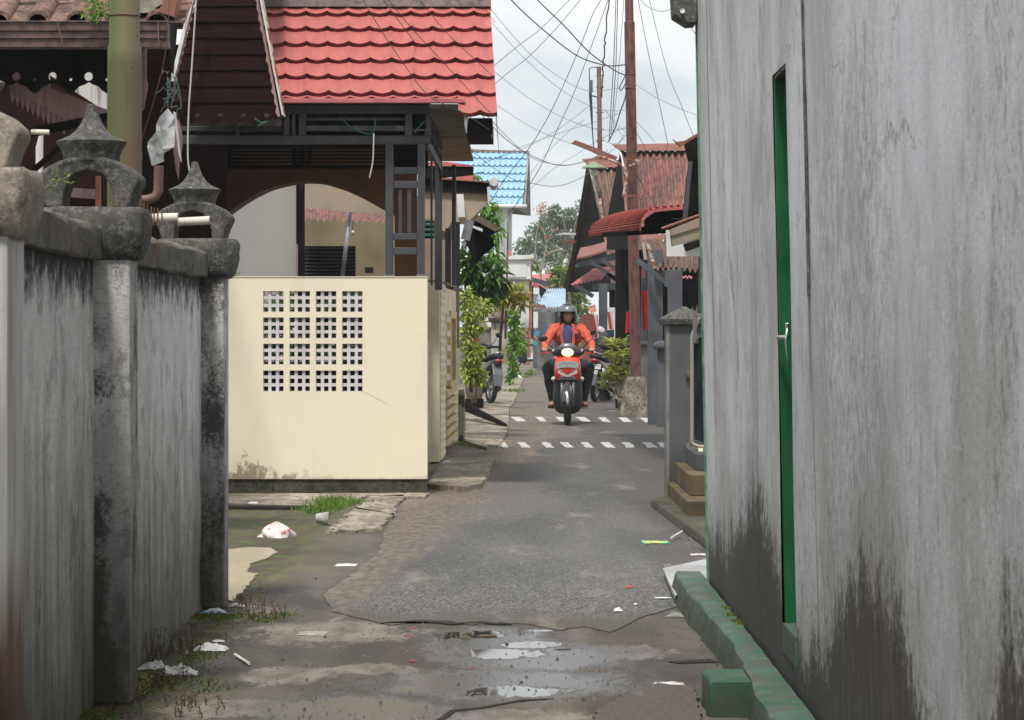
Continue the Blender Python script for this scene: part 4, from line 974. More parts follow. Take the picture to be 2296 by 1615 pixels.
hole_board('carved_trim', 388, 640, 240, 270, [(441+k*52,259.5,6.2) for k in range(4)]+[(415+k*52,262,2.4) for k in range(5)], scal(389,649-52,4,266,284,0)+[(640,266)], 22.6, M['dark_timber'], wh)
fb(wh,'trim_backing',390,246,632,282,22.66,.02,'gutter',0)
hole_board('lace_fascia', -140, 300, 112, 186, [(36+81*k,171.5,9.9) for k in range(-1,4)]+[(77+81*k,178.5,3.7) for k in range(-1,3)], scal(-126,279,5,184,209,0)+[(300,184)], 17.9, M['black_timber_shade'], wh)
sheet(wh,'white_gable_board',[(98,160,18.4),(270,160,18.4),(272,262,18.4),(240,252,18.4)], M['white_board'], .02)
sheet(wh,'white_gable_board',[(98,160,18.41),(111,160,18.41),(111,196,18.41),(98,190,18.41)], M['white_board'], .02)
# picket trimmed pink board slanting down to the right
bm_ = [(20,160),(105,160),(110,197),(245,249),(280,262),(275,268),(240,271),(200,277),(150,284)]
tri = []
pk = MB(); u = 22
pickets = []
for k in range(11):
    ub = 22+k*11.6; vb = 205+k*7.0; pickets.append((ub, vb))
base = [(20,160),(105,160),(112,197),(250,250),(285,262),(285,266),(150,284)]
low = []
for k,(ub,vb) in enumerate(pickets): low += [(ub, vb-10),(ub+2, vb+12),(ub+5.8, vb+27),(ub+9.6, vb+12),(ub+11, vb-10)]
sheet(wh,'pink_fascia',[(q[0],q[1],18.2) for q in [(20,160),(105,160),(112,197),(250,250),(290,263),(285,267),(148,283),(142,268)]+[(140,265)]+[(20,194)]], M['pink_board'], .02)
for k,(ub,vb) in enumerate(pickets):
    pts = [(ub, vb-16),(ub+10, vb-13),(ub+9.8, vb+10),(ub+5.2, vb+27),(ub+.6, vb+10)]
    sheet(wh,'picket',[(a,b,18.21) for a,b in pts], M['pink_board'], .02)
# gutter, tiles and ridge
gm = MB(); d = 17.0
for (v0,v1,o) in ((50,69,0),(69.6,86,.012),(86.6,105,.024)): gm.box(px(-300,d), d+o, pz(v1,d), px(375,d), d+o+.12, pz(v0,d))
gm.box(px(-300,d), d-.012, pz(50,d), px(375,d), d+.0, pz(47,d)); gm.build('gutter', M['gutter'], wh, bevel=.002)
for a, b_ in ((128,142),(353,356)): sheet(wh,'gutter_strap',[(a,50,16.985),(a+2,50,16.985),(b_+1,106,16.985),(b_-1,106,16.985)], M['gutter_pipe'], .012)
for row in range(2):
    for k in range(-3,4):
        cx0 = 83+89*k+row*0; dd = 17.12+row*.36; zz = pz(47,17.1)+row*.155; x_c = px(cx0,17.1)
        m = MB(); r = .068; rings = []
        for j in range(2):
            yy = dd+j*.40; z_ = zz+j*.155
            o = []
            for i in range(15):
                a = math.pi*i/14; o.append(V((x_c-r*math.cos(a), yy, z_+r*.95*math.sin(a))))
            o.append(V((x_c+r+.105, yy, z_+.004))); 
            inn = [V((x_c+(r-.014)*math.cos(math.pi*i/14), yy, z_-.006+(r-.014)*.9*math.sin(math.pi*i/14))) for i in range(15)]
            rings.append(o+[V((x_c+r+.10,yy,z_-.012))]+inn)
        m.loft(rings, cap=True); m.build('roof_tile', M['terracotta'], wh, smooth='auto')
sheet(wh,'roof_deck',[(-300,48,17.7),(300,48,17.7),(300,-30,17.9),(-300,-30,17.9)], M['black_timber_shade'], .05)
rm = MB(); rr = rng(5)
rm.prism([W(q[0],q[1],17.15) for q in jag([V(p) for p in ((240,-30,0),(375,-30,0),(370,8,0),(352,20,0),(330,30,0),(300,28,0),(240,28,0))], 8, 2, rr)], (0,.3,0)); rm.build('ridge_mortar', M['mortar'], wh)
sheet(wh,'ridge_tile',[(362,-30,17.1),(404,-30,17.1),(390,38,17.1),(352,26,17.1),(366,8,17.1)], M['orange_tile'], .2)
MB().ellip(W(345,40,17.3),(.10,.1,.05)).build('tile_mouth', M['black_timber_shade'], wh, smooth=True)
# barge boards
def barge(name, a, b, w, d, mat, teeth=0, side=1, seed=1, par=wh):
    r_ = rng(seed); n_ = 26; A = []; B = []
    for i in range(n_+1):
        t = i/n_; u = a[0]+(b[0]-a[0])*t; v = a[1]+(b[1]-a[1])*t
        A.append((u,v)); B.append((u+side*(w+(teeth*r_.random() if i % 2 else -teeth*.2)), v+(2 if i%2 else 0)))
    m = MB()
    for i in range(n_): m.prism([W(*A[i],d), W(*A[i+1],d), W(*B[i+1],d), W(*B[i],d)], (0,.025,0))
    return m.build(name, mat, par)
barge('barge_board',(440,-60),(381,182),8,22.4,M['white_board']); barge('ragged_barge',(449,-62),(388,186),4,22.42,M['pink_board'],5,1,2)
barge('barge_board',(575,-40),(632,258),4,22.4,M['white_wall']); barge('ragged_barge',(571,-40),(628,262),-5,22.42,M['pink_board'],-4,1,3); barge('barge_edge',(580,-40),(636,262),4,22.44,M['rust'],0)
sheet(wh,'fascia_underside',[(375,50,17.1),(398,50,22.3),(388,170,22.3),(382,150,21)], M['black_timber_shade'], .02)
# rain pipes
MB().tube([W(318,105,17.3),W(318,210,17.3),W(314,238,17.3),W(300,262,17.3)],.030,14).build('rain_pipe', M['gutter_pipe'], wh, smooth='auto')
MB().lathe(W(318,205,17.3),[(.034,0),(.036,.01),(.036,.05),(.034,.055)],16).build('pipe_collar', M['gutter_pipe'], wh, smooth='auto')
MB().tube([W(356,372,16.5),W(355,428,16.5),W(348,442,16.5),W(330,448,16.5),W(300,448,16.5)],.028,14).build('rain_pipe', M['gutter_pipe'], wh, smooth='auto')
# porch timbers seen above the wall
for nm, a, b_, w_, mt in (('roof_beam',(55,300),(250,262),.06,'black_timber_shade'),('brace',(60,395),(170,300),.035,'black_timber_shade'),('post',(220,395),(220,520),.03,'orange_tile'),('rail',(140,430),(214,436),.06,'pink_board'),('rail',(140,452),(214,458),.05,'dark_timber')):
    MB().bar(W(*a,18), W(*b_,18), .03 if nm != 'rail' else .03, w_).build(nm, M[mt], wh)
sheet(wh,'white_panel',[(88,300,18.6),(96,300,18.6),(96,460,18.6),(80,460,18.6),(80,330,18.6)], M['white_board'], .02)
tag(MB().tube([W(70,296,17),W(110,297,17)],.016,12).build('bamboo_stub', M['pvc'], smooth='auto'), 'short off-white pipe stub poking out beside the nearest crown', 'pipe')
# green pole
gpole = thing('utility_pole', 'mossy green painted utility pole standing behind the left wall', 'utility pole', (-1.98, 14.5, 0))
m = MB(); X_ = -1.98
prof = [(.090,0),(.088,2.2),(.087,2.62),(.087,2.66),(.0865,2.735),(.078,2.75),(.078,4.6),(.07,4.65),(.07,7)]
m.lathe((X_,14.5,0), prof, 28); m.build('pole_shaft', M['pole_green'], gpole, smooth='auto')
MB().torus((X_,14.5,pz(36,14.5)),.079,.004,'Z',28,6).build('wire_band', M['steel_rod'], gpole)
for u,v in ((308,80),(296,150)): MB().ellip(W(u,v,14.41),(.006,.006,.006),8,6).build('bolt', M['steel_rod'], gpole)
nb = MB(); nb.box(px(302,14.6),14.55,pz(385,14.6),px(309,14.6),14.62,pz(330,14.6)); nbp = nb.build('number_strip', M['white'], gpole)
gl = MB(); rr = rng(2)
for k in range(9):
    v = 336+k*5.3; gl.box(px(304.5+rr.uniform(-1,1),14.54),14.542,pz(v+2.2,14.54),px(307.5+rr.uniform(-.5,1),14.54),14.549,pz(v+rr.uniform(-.6,.8),14.54))
gl.build('strip_marks', M['black'], nbp)
cl = MB()
for k in range(3): cl.tube([W(309,343+k*5,14.5),W(318,347+k*5,14.5)],.004,6)
cl.build('strip_clip', M['white'], gpole)
fern = tag(MB().leaves(W(222,22,16.9),(.10,.05,.07),170,.035,.016,rng(6)).build('roof_fern', M['lf_bright']), 'bright green fern sprouting from the old roof tiles beside the green pole', 'plant')
# hanging things
hp_ = thing('hanging_plastic', 'torn white plastic sheet hanging from wires above the farthest crown', 'plastic sheet', tuple(W(370,375,15)))
rr = rng(7)
def crumple(pts, d, amp, seed):
    m = MB(); n_ = len(pts); c = V((sum(p[0] for p in pts)/n_, sum(p[1] for p in pts)/n_, 0)); r_ = rng(seed); idx = m.pt(W(c.x,c.y,d+r_.uniform(-amp,amp)))
    ring = [m.pt(W(p[0],p[1],d+r_.uniform(-amp,amp))) for p in pts]; mid = [m.pt(W((p[0]+c.x)/2,(p[1]+c.y)/2,d+r_.uniform(-amp,amp))) for p in pts]
    for k in range(n_):
        m.f += [[ring[k],ring[(k+1)%n_],mid[(k+1)%n_],mid[k]],[mid[k],mid[(k+1)%n_],idx]]
    return m
crumple([(376,243),(392,262),(394,276),(392,300),(391,330),(370,342),(366,352),(340,372),(330,330),(333,318),(350,300),(350,280),(358,262)],15,.03,3).build('sheet_upper', M['film_white'], hp_)
crumple([(350,295),(372,290),(391,282),(391,330),(365,345),(368,362),(342,372),(331,320)],14.96,.03,4).build('sheet_lower', M['film_white'], hp_)
bb = thing('broken_board', 'splintered pink and white board dangling beside the white plastic', 'board', tuple(W(398,400,15.1)))
sheet(bb,'pink_splinter',[(390,268,15.1),(400,268,15.1),(408,300,15.1),(408,330,15.1),(402,370,15.1),(400,402,15.1),(394,380,15.1),(389,340,15.1)], M['pink_board'], .012)
sheet(bb,'white_splinter',[(388,250,15.05),(394,252,15.05),(407,365,15.05),(400,345,15.05)], M['white'], .01)
def cordt(name, pts, d, r, mat, label, cat='cord', k=5):
    P = smoothpath([W(p[0],p[1],(p[2] if len(p) > 2 else d)) for p in pts], k)
    return tag(MB().tube(P, r, 6).build(name, M[mat], smooth=True), label, cat)
cordt('string',[(441,-20),(436,60),(430,150),(423,250),(421,340),(424,380),(431,410),(438,429)],14.2,.0042,'cord','long pale cord hanging down in front of the brown gable to the farthest crown')
cordt('string',[(438,429),(432,440),(424,452)],14.2,.003,'cord','frayed end of cord bent back on the farthest crown')
cordt('string',[(381,-20),(372,110),(352,200),(322,300),(306,345)],14.8,.0022,'steel_rod','thin brown wire slanting from the gutter to the green pole')
cordt('string',[(386,170),(378,200),(376,243)],15,.003,'cord_green','short green string holding the white plastic sheet')
cordt('string',[(388,172),(400,195),(406,240),(398,245),(396,262)],15,.003,'cord_green','looping green string beside the white plastic sheet')
cordt('string',[(763,263),(790,288),(815,298),(830,300),(840,290),(841,264)],22.9,.0055,'cord_green','green garden hose looped through the carport louvres')
cordt('string',[(838,300),(836,360),(828,400)],22.85,.006,'cord','grey cable end dangling under the carport beam')
cordt('string',[(930,298),(940,285),(950,272)],22.9,.005,'cord_green','short green tie on the right of the carport louvres')
cordt('string',[(570,265),(585,275),(600,272),(578,282)],22.5,.004,'cord_green','tangled green string on the carved trim')
# cobweb-like tangle of twine at the gable foot
tw = MB(); rr = rng(13)
for k in range(14):
    P = [W(375+rr.uniform(0,25),150+rr.uniform(0,90),16)]
    for j in range(6): P.append(P[-1]+V((rr.uniform(-.02,.02),0,rr.uniform(-.04,.02))))
    tw.tube(P,.0018,4)
tag(tw.build('twine_tangle', M['wire_grey']), 'tangle of grey twine caught at the end of the brown gutter', 'twine', kind='stuff')

# unseen roof decks and side wall added to shade the porches
MB().box(-6,24.45,4.0,-.30,25.55,4.06).build('shade_deck', M['roof_brown'], yh)
MB().box(-6,34.2,3.6,-1.0,37,3.66).build('shade_deck', M['roof_brown'], sh)
MB().box(-7,18.8,3.62,-2.45,20.6,3.68).build('shade_deck', M['roof_brown'], wh)
MB().box(-3.6,22.78,4.6,-2.0,24.3,4.66).build('gable_shade_deck', M['roof_brown'], wh)
MB().box(-3.7,24.5,0,-3.6,34,4.0).build('shade_side_wall', M['cream_dark'], yh)
# ============================================================ RIGHT SIDE HOUSES
hb = thing('rust_roof_house', 'house with rusty red-brown corrugated roof and dark grey porch posts on the right', 'house', (2.6, 42, 0))
corr(hb,'main_roof',W(1391,336,46),W(1545,336,46),W(1560,480,43.2),W(1402,488,43.2),11,.034,M['roof_rust'],wob=.02)
rg_ = MB(); rg_.prism([W(1373,324,46),W(1545,321,46),W(1545,338,45.7),W(1391,338,45.7)], (0,.12,0)); rg_.build('ridge_cap', M['rust_beam'], hb)
for v in (356,443):
    L0, L1 = (1393 if v < 400 else 1400), 1548; m = MB()
    for k in range(120):
        u0 = L0+(L1-L0)*k/120; u1 = L0+(L1-L0)*(k+1)/120; f = lambda u: v+2.0*math.sin((u-L0)/(L1-L0)*10*2*math.pi)
        dd = 45.5-(v-338)/145*2.7-.10
        m.poly([W(u0,f(u0)-1.0,dd),W(u1,f(u1)-1.0,dd),W(u1,f(u1)+.6,dd),W(u0,f(u0)+.6,dd)])
    m.build('sheet_overlap', M['roof_brown'], hb)
sheet(hb,'gable_wall',[(1391,340,46.2),(1404,395,44.6),(1425,490,43.4),(1430,560,43.4),(1360,560,50),(1362,485,50),(1378,400,48)], M['black_timber_shade'], .02)
sheet(hb,'barge_board',[(1390,342,44.9),(1393,342,44.9),(1405,394,44.5),(1402,396,44.5)], M['white'], .04)
sheet(hb,'rear_barge',[(1389,360,47),(1393,366,47),(1376,480,49),(1371,480,49)], M['steel_grey'], .06)
# lower roof in front
corr(hb,'lower_roof_upper',W(1436,524,41),W(1575,524,41),W(1575,540,40.6),W(1440,540,40.6),9,.02,M['roof_rust'])
corr(hb,'lower_roof',W(1449,536,40.5),W(1580,536,40.5),W(1580,607,38.8),W(1466,602,38.8),9.5,.034,M['roof_brown'],wob=.02)
sheet(hb,'rusted_barge',[(1446,538,38.6),(1453,538,38.6),(1473,602,38.6),(1465,602,38.6)], M['rust'], .05)
sheet(hb,'rusted_barge',[(1439,540,38.7),(1445,540,38.7),(1452,582,38.7),(1444,583,38.7)], M['rust'], .05)
def rbox(par,name,u0,v0,u1,v1,d,t,mat): return MB().box(px(u0,d),d,max(-.02,pz(v1,d)),px(u1,d),d+t,pz(v0,d)).build(name,M[mat],par,bevel=.004)
def foot(d): return 740+F*EYE/d
MB().bar(W(1428,583,38.5),W(1494,634,38.5),.07,.07).build('strut', M['grey_post'], hb)
MB().bar(W(1496,606,38.4),W(1496,643,38.4),.07,.08).build('strut_bracket', M['grey_post'], hb)
rbox(hb,'porch_post',1454,560,1486,foot(39),39,.25,'grey_post'); rbox(hb,'porch_post',1499,604,1530,foot(36.5),36.5,.25,'grey_post'); rbox(hb,'porch_post',1438,600,1451,foot(45),45,.15,'grey_post')
rbox(hb,'porch_back_wall',1380,560,1620,foot(47.2),47.2,.1,'black_timber_shade'); rbox(hb,'porch_shade_panel',1400,590,1600,632,46,.1,'black_timber_shade')  # black panels paint the dark inside of this porch
rbox(hb,'pink_panel',1440,600,1446,624,44.6,.02,'roof_pink'); rbox(hb,'pink_panel',1481,604,1489,618,40,.02,'roof_pink')
corr(hb,'back_awning',W(1526,619,42),W(1552,619,42),W(1552,624,41.8),W(1526,623,41.8),3,.012,M['roof_pink'])
lw2 = thing('low_garden_wall', 'low slate grey garden wall between the porch posts behind the brown pole', 'wall', (2.1, 43, 0))
rbox(lw2,'wall_panel',1428,772,1458,foot(43.5),43.5,.12,'grey_light'); rbox(lw2,'wall_panel',1474,776,1500,foot(38.4),38.2,.12,'grey_post')
rbox(lw2,'coping',1426,766,1460,773,43.4,.2,'grey_light'); 
MB().loft([ringz(px(1485,38),38.2,pz(v,38),r,.1,3,14) for v,r in ((783,.10),(776,.11),(768,.09),(764,.03))]).build('rounded_coping', M['grey_post'], lw2, smooth=True)
# near gable end at the edge of the grey wall
ng = thing('near_gable_house', 'dark gable end with olive eave and white panel showing just beside the grey wall', 'house', (1.6, 26, 0))
sheet(ng,'ridge_tiles',[(1509,312,26),(1516,318,26),(1534,316,26),(1562,300,26),(1600,280,26),(1600,296,26),(1562,306,26),(1526,329,26),(1518,322,26)], M['rust_beam'], .1)
sheet(ng,'gable_wall',[(1535,324,26.2),(1562,304,26.2),(1620,300,26.2),(1620,520,26.2),(1530,500,26.2),(1540,400,26.2),(1545,364,26.2)], M['black_timber_shade'], .1)
sheet(ng,'barge_board',[(1546,362,26.0),(1553,362,26.0),(1541,490,26.0),(1531,494,26.0)], M['steel_grey'], .05)
for k in range(9): 
    a = 1484+k*10; b_ = 513-k*3.6
    MB().tube([W(a,b_,25.9),W(a+9,b_-3.4,25.9)],.013,10).build('eave_tile', M['rust_beam'], ng, smooth='auto')
sheet(ng,'brown_eave',[(1504,514,26.0),(1600,475,26.0),(1600,500,26.0),(1504,529,26.0)], M['soffit_brown'], .15)
sheet(ng,'olive_eave',[(1504,529,26.02),(1600,501,26.02),(1600,528,26.02),(1508,552,26.02)], M['soffit_olive'], .15)
sheet(ng,'dark_vent',[(1532,548,25.98),(1600,528,25.98),(1600,544,25.98),(1538,564,25.98)], M['black_timber_shade'], .05)
sheet(ng,'white_panel',[(1493,516,26.4),(1620,516,26.4),(1620,575,26.4),(1495,575,26.4)], M['white'], .04)
rbox(ng,'house_wall',1570,560,1700,foot(27),27,.3,'grey_post'); rbox(ng,'grey_wall_piece',1500,488,1535,502,30,.1,'grey_light')
# curved red awning
cn = thing('curved_awning', 'curved red fish-scale tile awning projecting over the alley in front of the brown pole', 'awning', tuple(W(1440,530,28)))
near = smoothpath([W(u,v,27) for u,v in ((1560,461),(1531,462),(1500,464),(1464,469),(1448,479),(1440,493),(1436,516))],5)
farp = smoothpath([W(u,v,34) for u,v in ((1520,466),(1480,468),(1420,473),(1369,484),(1342,496),(1325,511),(1320,531))],5)
nr = len(near)-1
def CA(a,b):
    i = min(nr-1, int(b*nr)); f = b*nr-i
    p = near[i].lerp(near[i+1], f); q = farp[i].lerp(farp[i+1], f); r = p.lerp(q, a)
    row = math.floor(b*26); ph = (a*30 + (row % 2)*.5) % 1; k = (b*26) % 1
    return r + V((-.6,-.5,.5))*(.034*k*(1-(2*ph-1)**4))
MB().grid(CA, 150, 156).build('tile_shell', (lambda: paint('fish_scale_tiles', (.58,.12,.10), (.24,.05,.045), 5, (.42,.66), .7, bump=.3, grain=6))(), cn, smooth=False)
MB().loft([near, [p+V((.0,.0,-.035)) for p in near]], cap=False, close=False).build('front_edge', M['roof_pink'], cn)
for a, b_ in (((1350,527),(1500,518)),((1436,514),(1560,512)),((1448,497),(1540,496)),((1462,485),(1540,484))):
    MB().bar(W(a[0],a[1],28.5),W(b_[0],b_[1],28.5),.05,.045).build('awning_frame', M['black_timber_shade'], cn)
MB().bar(W(1500,468,29),W(1500,522,29),.05,.05).build('awning_frame', M['black_timber_shade'], cn); MB().bar(W(1482,468,31),W(1482,522,31),.05,.05).build('awning_frame', M['black_timber_shade'], cn)
sheet(cn,'awning_dark_inside',[(1445,492,32),(1470,474,32),(1545,466,32),(1545,515,32),(1445,516,32)], M['black_timber_shade'], .03)  # black sheet painted in for the shade inside the awning

# ---- farther house A
ha = thing('steep_gable_house', 'older house with steep dark gable and brown corrugated roof beyond the rust roofed one', 'house', (2.2, 56, 0))
corr(ha,'front_roof',W(1320,378,58),W(1470,366,58),W(1480,640,54),W(1378,642,54),10,.038,M['roof_brown'],wob=.02)
sheet(ha,'ridge_cap',[(1306,357,58),(1345,354,58),(1405,362,58),(1403,374,57.8),(1340,376,57.8),(1318,370,57.8)], M['rust_beam'], .2)
sheet(ha,'gable_wall',[(1320,372,57.9),(1345,440,56.5),(1380,640,55),(1372,655,55),(1270,655,63),(1270,640,63),(1290,560,62),(1305,450,60)], M['black_timber_shade'], .03)
for k in range(7): sheet(ha,'gable_batten',[(1318-k*6,430+k*32,57),(1350+k*4,430+k*32,57),(1350+k*4,432+k*32,57),(1318-k*6,432+k*32,57)], M['dark_timber'], .03)
sheet(ha,'rear_barge',[(1315,372,57.5),(1322,378,57.5),(1307,470,59),(1292,570,61),(1275,648,62.5),(1262,646,62.5),(1282,570,61),(1299,470,59)], M['bark'], .08)
sheet(ha,'front_barge',[(1320,380,56.4),(1326,380,56.4),(1347,460,56),(1343,462,56)], M['steel_grey'], .06)
sheet(ha,'rusted_barge',[(1340,445,55.8),(1347,445,55.8),(1361,530,55.4),(1378,640,55),(1371,640,55),(1354,530,55.4)], M['rust'], .06)
sheet(ha,'eave_sheet',[(1243,527,60),(1262,522,60),(1292,523,60),(1292,527,60),(1262,526,60)], M['white'], .2)
sheet(ha,'eave_sheet',[(1258,541,60),(1290,539,60),(1290,545,60),(1262,545,60)], M['rust_beam'], .2)
# long rusted ridge spout flying out
rs = MB(); A, B = W(1284,322,55), W(1384,352,55)
rs.hexa((W(1280,322,55),W(1330,342,55),W(1330,342,55.2),W(1280,322,55.2)),(W(1290,314,55),W(1340,333,55),W(1340,333,55.2),W(1290,314,55.2)))
rs.hexa((W(1328,342,55),W(1378,364,55),W(1378,364,55.2),W(1328,342,55.2)),(W(1338,333,55),W(1385,352,55),W(1385,352,55.2),W(1338,333,55.2)))
tag(rs.build('rusted_ridge_spout', M['rust_beam'], bevel=.01), 'long rusted metal channel sticking out skyward over the steep gable', 'metal channel')
# awning strip
aw2 = thing('rust_edged_awning', 'low awning with wavy rusted edge and grey struts under the steep gable', 'awning', tuple(W(1350,640,52)))
e1 = smoothpath([W(u,v,52) for u,v in ((1293,582),(1315,578),(1340,571),(1365,563),(1385,560),(1412,553))],4)
MB().loft([[p, p+V((0,0,.035)), p+V((.1,1.2,.25)), p+V((.1,1.2,.2))] for p in e1]).build('rusted_sheet', M['rust_beam'], aw2)
sheet(aw2,'fascia',[(1290,594,52.1),(1296,588,52.1),(1340,578,52.1),(1380,566,52.1),(1412,558,52.1),(1412,580,52.1),(1385,582,52.1),(1345,592,52.1),(1290,600,52.1)], M['grey_post'], .08)
sheet(aw2,'white_post_cap',[(1406,553,51.8),(1413,553,51.8),(1412,598,51.8),(1408,598,51.8)], M['white'], .05)
for a, b_ in (((1322,585),(1400,640)),((1350,583),(1408,622)),((1360,615),(1410,640)),((1290,640),(1330,665)),((1380,566),(1430,600))):
    MB().bar(W(a[0],a[1],51.5),W(b_[0],b_[1],51.5),.05,.075).build('strut', M['steel_grey'], aw2)
corr(aw2,'red_sheet',W(1330,604,53.5),W(1372,598,53.5),W(1350,626,52.5),W(1278,640,52.5),8,.015,M['roof_pink'])
corr(aw2,'red_sheet',W(1365,598,53.8),W(1425,598,53.8),W(1440,628,52.8),W(1385,622,52.8),7,.018,M['roof_pink'])
for (u0,u1,d_) in ((1343,1362,52),(1380,1398,50)): rbox(aw2,'awning_post',u0,636,u1,foot(d_),d_,.2,'grey_post')
rbox(aw2,'dark_beam',1330,636,1440,650,52.3,.2,'steel_grey'); rbox(aw2,'back_wall',1366,650,1440,foot(55.5),55.5,.1,'black_timber_shade'); rbox(aw2,'pale_panel',1362,690,1380,860,55,.05,'white_wall')
rbox(aw2,'brown_post',1398,660,1404,880,54,.1,'brown_arch')
# laundry
def hung(name, pts, d, mat, label, seed=1, amp=.05):
    m = MB(); n_ = 10; P = [W(*p, d) for p in pts]; TL,TR,BR,BL = P; r_ = rng(seed); o = [r_.uniform(-amp,amp) for _ in range(n_+1)]
    m.grid(lambda a,b: TL.lerp(TR,a).lerp(BL.lerp(BR,a),b)+V((0,o[int(a*n_)]*(.3+b),0)), n_, 4); return tag(m.build(name, mat, smooth=True), label, 'cloth')
M['red_cloth'] = cloth('red_cloth', (.45,.015,.03)); M['orange_cloth'] = cloth('orange_cloth', (.55,.09,.045)); M['blue_cloth'] = cloth('navy_cloth', (.035,.045,.10))
n = NT('striped_cloth'); x_ = n.sep()[0]; s_ = n.ma('GREATER_THAN', n.ma('FRACT', n.ma('MULTIPLY', n.ma('ADD', x_, n.ma('MULTIPLY', n.sep()[2], .15)), 10.)), .45); n.set(n.mix(s_, (.62,.58,.57), (.42,.03,.045)), .9); M['stripe'] = n.m
hung('red_shirt', ((1438,655),(1456,650),(1458,735),(1442,742)), 42.8, M['red_cloth'], 'red shirt hanging in the porch beside the brown pole', 1)
hung('red_garment', ((1404,700),(1416,696),(1414,745),(1402,748)), 46, M['red_cloth'], 'dark red garment hanging left of the brown pole', 2)
hung('striped_towel', ((1314,712),(1340,706),(1345,758),(1324,762)), 58, M['stripe'], 'red and white striped towel hanging right of the rider', 3)
hung('striped_flag_cloth', ((1362,700),(1372,698),(1376,738),(1362,740)), 54.5, M['stripe'], 'narrow striped cloth hanging between grey posts', 4)
hung('navy_cloth', ((1360,741),(1377,739),(1378,778),(1362,780)), 54.4, M['blue_cloth'], 'navy cloth hanging under the narrow striped cloth', 5)
hung('orange_shirt', ((1046,728),(1066,724),(1074,765),(1050,772)), 44, M['orange_cloth'], 'orange-red shirt hanging among leaves on the left', 6)
tag(MB().loft([ringz(px(1317,57.5),57.6,z,.13,.1,4,16) for z in (.0,.9,1.55,1.62)]).build('brown_cupboard', M['rust_beam'], smooth='auto'), 'rust-brown cabinet standing behind the striped towel', 'cabinet')
# ============================================================ gate pillar, fence, steps (right)
gp_ = thing('gate_pillar', 'dark grey square gate pillar with pyramid cap next to the grey wall', 'gate pillar', (1.29, 21.5, 0))
d = 21.5; MB().box(1.163,d,0,1.44,d+.27,pz(729,d)).build('pillar_shaft', M['grey_gate_pillar'], gp_, bevel=.008)
MB().box(1.158,d-.006,0,1.186,d+.276,pz(730,d)).build('lit_corner', M['grey_light'], gp_, bevel=.004)  # sunlit left side of the pillar, painted as a paler strip
pc = MB(); cx, cy = 1.30, d+.135
pc.loft([ringz(cx,cy,z,h,h,14,24) for z,h in ((pz(731,d),.15),(pz(727,d),.175),(pz(716,d),.185),(pz(712,d),.17),(pz(691,d),.035),(pz(687,d),.012))]); pc.build('pyramid_cap', M['cap'], gp_, smooth='auto')
for v in (842,1003): MB().ellip(W(1543,v,d-.02),(.02,.02,.035)).build('hinge', M['bark'], gp_, smooth=True)
fn = thing('steel_fence_gate', 'rope-wrapped beige pipe gate with black tarp beside the gate pillar', 'gate', tuple(G(1565,1125)))
d = 20.6; pr = smoothpath([W(u,v,d) for u,v in ((1566,712),(1556,742),(1551,760),(1551,800),(1551,900),(1551,980),(1552,994),(1562,1000),(1590,1005))],4)
n = NT('rope_wrapped_pipe'); wv_ = n.ma('FRACT', n.ma('MULTIPLY', n.ma('ADD', n.sep()[2], n.ma('MULTIPLY', n.sep()[0], .5)), 55.)); n.set(n.mix(n.mr(wv_, .3, .6), (.46,.41,.35), (.27,.23,.19)), .8); n.bump(wv_, .6, .006); M['rope'] = n.m
MB().tube(pr,.0135,12).build('gate_frame', M['rope'], fn, smooth=True)
MB().tube([W(1571,1005,d),W(1571,1035,d)],.02,12).build('gate_foot', M['pvc'], fn, smooth=True)
m = MB(); TL,TR,BR,BL = W(1556,765,d+.05),W(1600,740,d+.05),W(1600,1000,d+.05),W(1557,985,d+.05)
m.grid(lambda a,b: TL.lerp(TR,a).lerp(BL.lerp(BR,a),b)+V((0,.012*math.sin(b*9+a*4)+.008*math.sin(a*7),0)),12,26); m.build('black_tarp', flat('black_tarp', (.012,.016,.022), .8, 0, .2), fn, smooth=True)
tw = MB(); rr = rng(21)
for k in range(9): tw.tube([W(1558+rr.uniform(-4,8),770,d-.02),W(1556+rr.uniform(-3,6),730,d-.02),W(1560+rr.uniform(-8,6),695+rr.uniform(-20,20),d-.02)],.003,5)
tw.build('wire_ties', M['wire_grey'], fn)
stp = thing('concrete_steps', 'brown algae-stained concrete steps beyond the far end of the grey wall', 'steps', (1.35,19,0))
MB().box(1.165,19.0,0,1.8,21.45,.155).build('lower_step', M['brown_step'], stp, bevel=.008)
MB().box(1.22,19.6,.156,1.8,21.46,.30).build('middle_step', M['brown_step'], stp, bevel=.008)
MB().box(1.30,20.2,.301,1.8,21.44,.42).build('upper_step', M['grey_gate_pillar'], stp, bevel=.008)
kk = MB(); kk.hexa((G(1458,1137),G(1600,1245),V((1.6,17,0)),V((1.3,22,0))),(G(1458,1137)+V((.012,0,.055)),G(1600,1245)+V((.012,0,.055)),V((1.6,17,.055)),V((1.3,22,.055))))
tag(kk.build('stone_kerb', M['dark_kerb'], bevel=.01), 'mossy dark kerb at the foot of the brown steps', 'kerb')

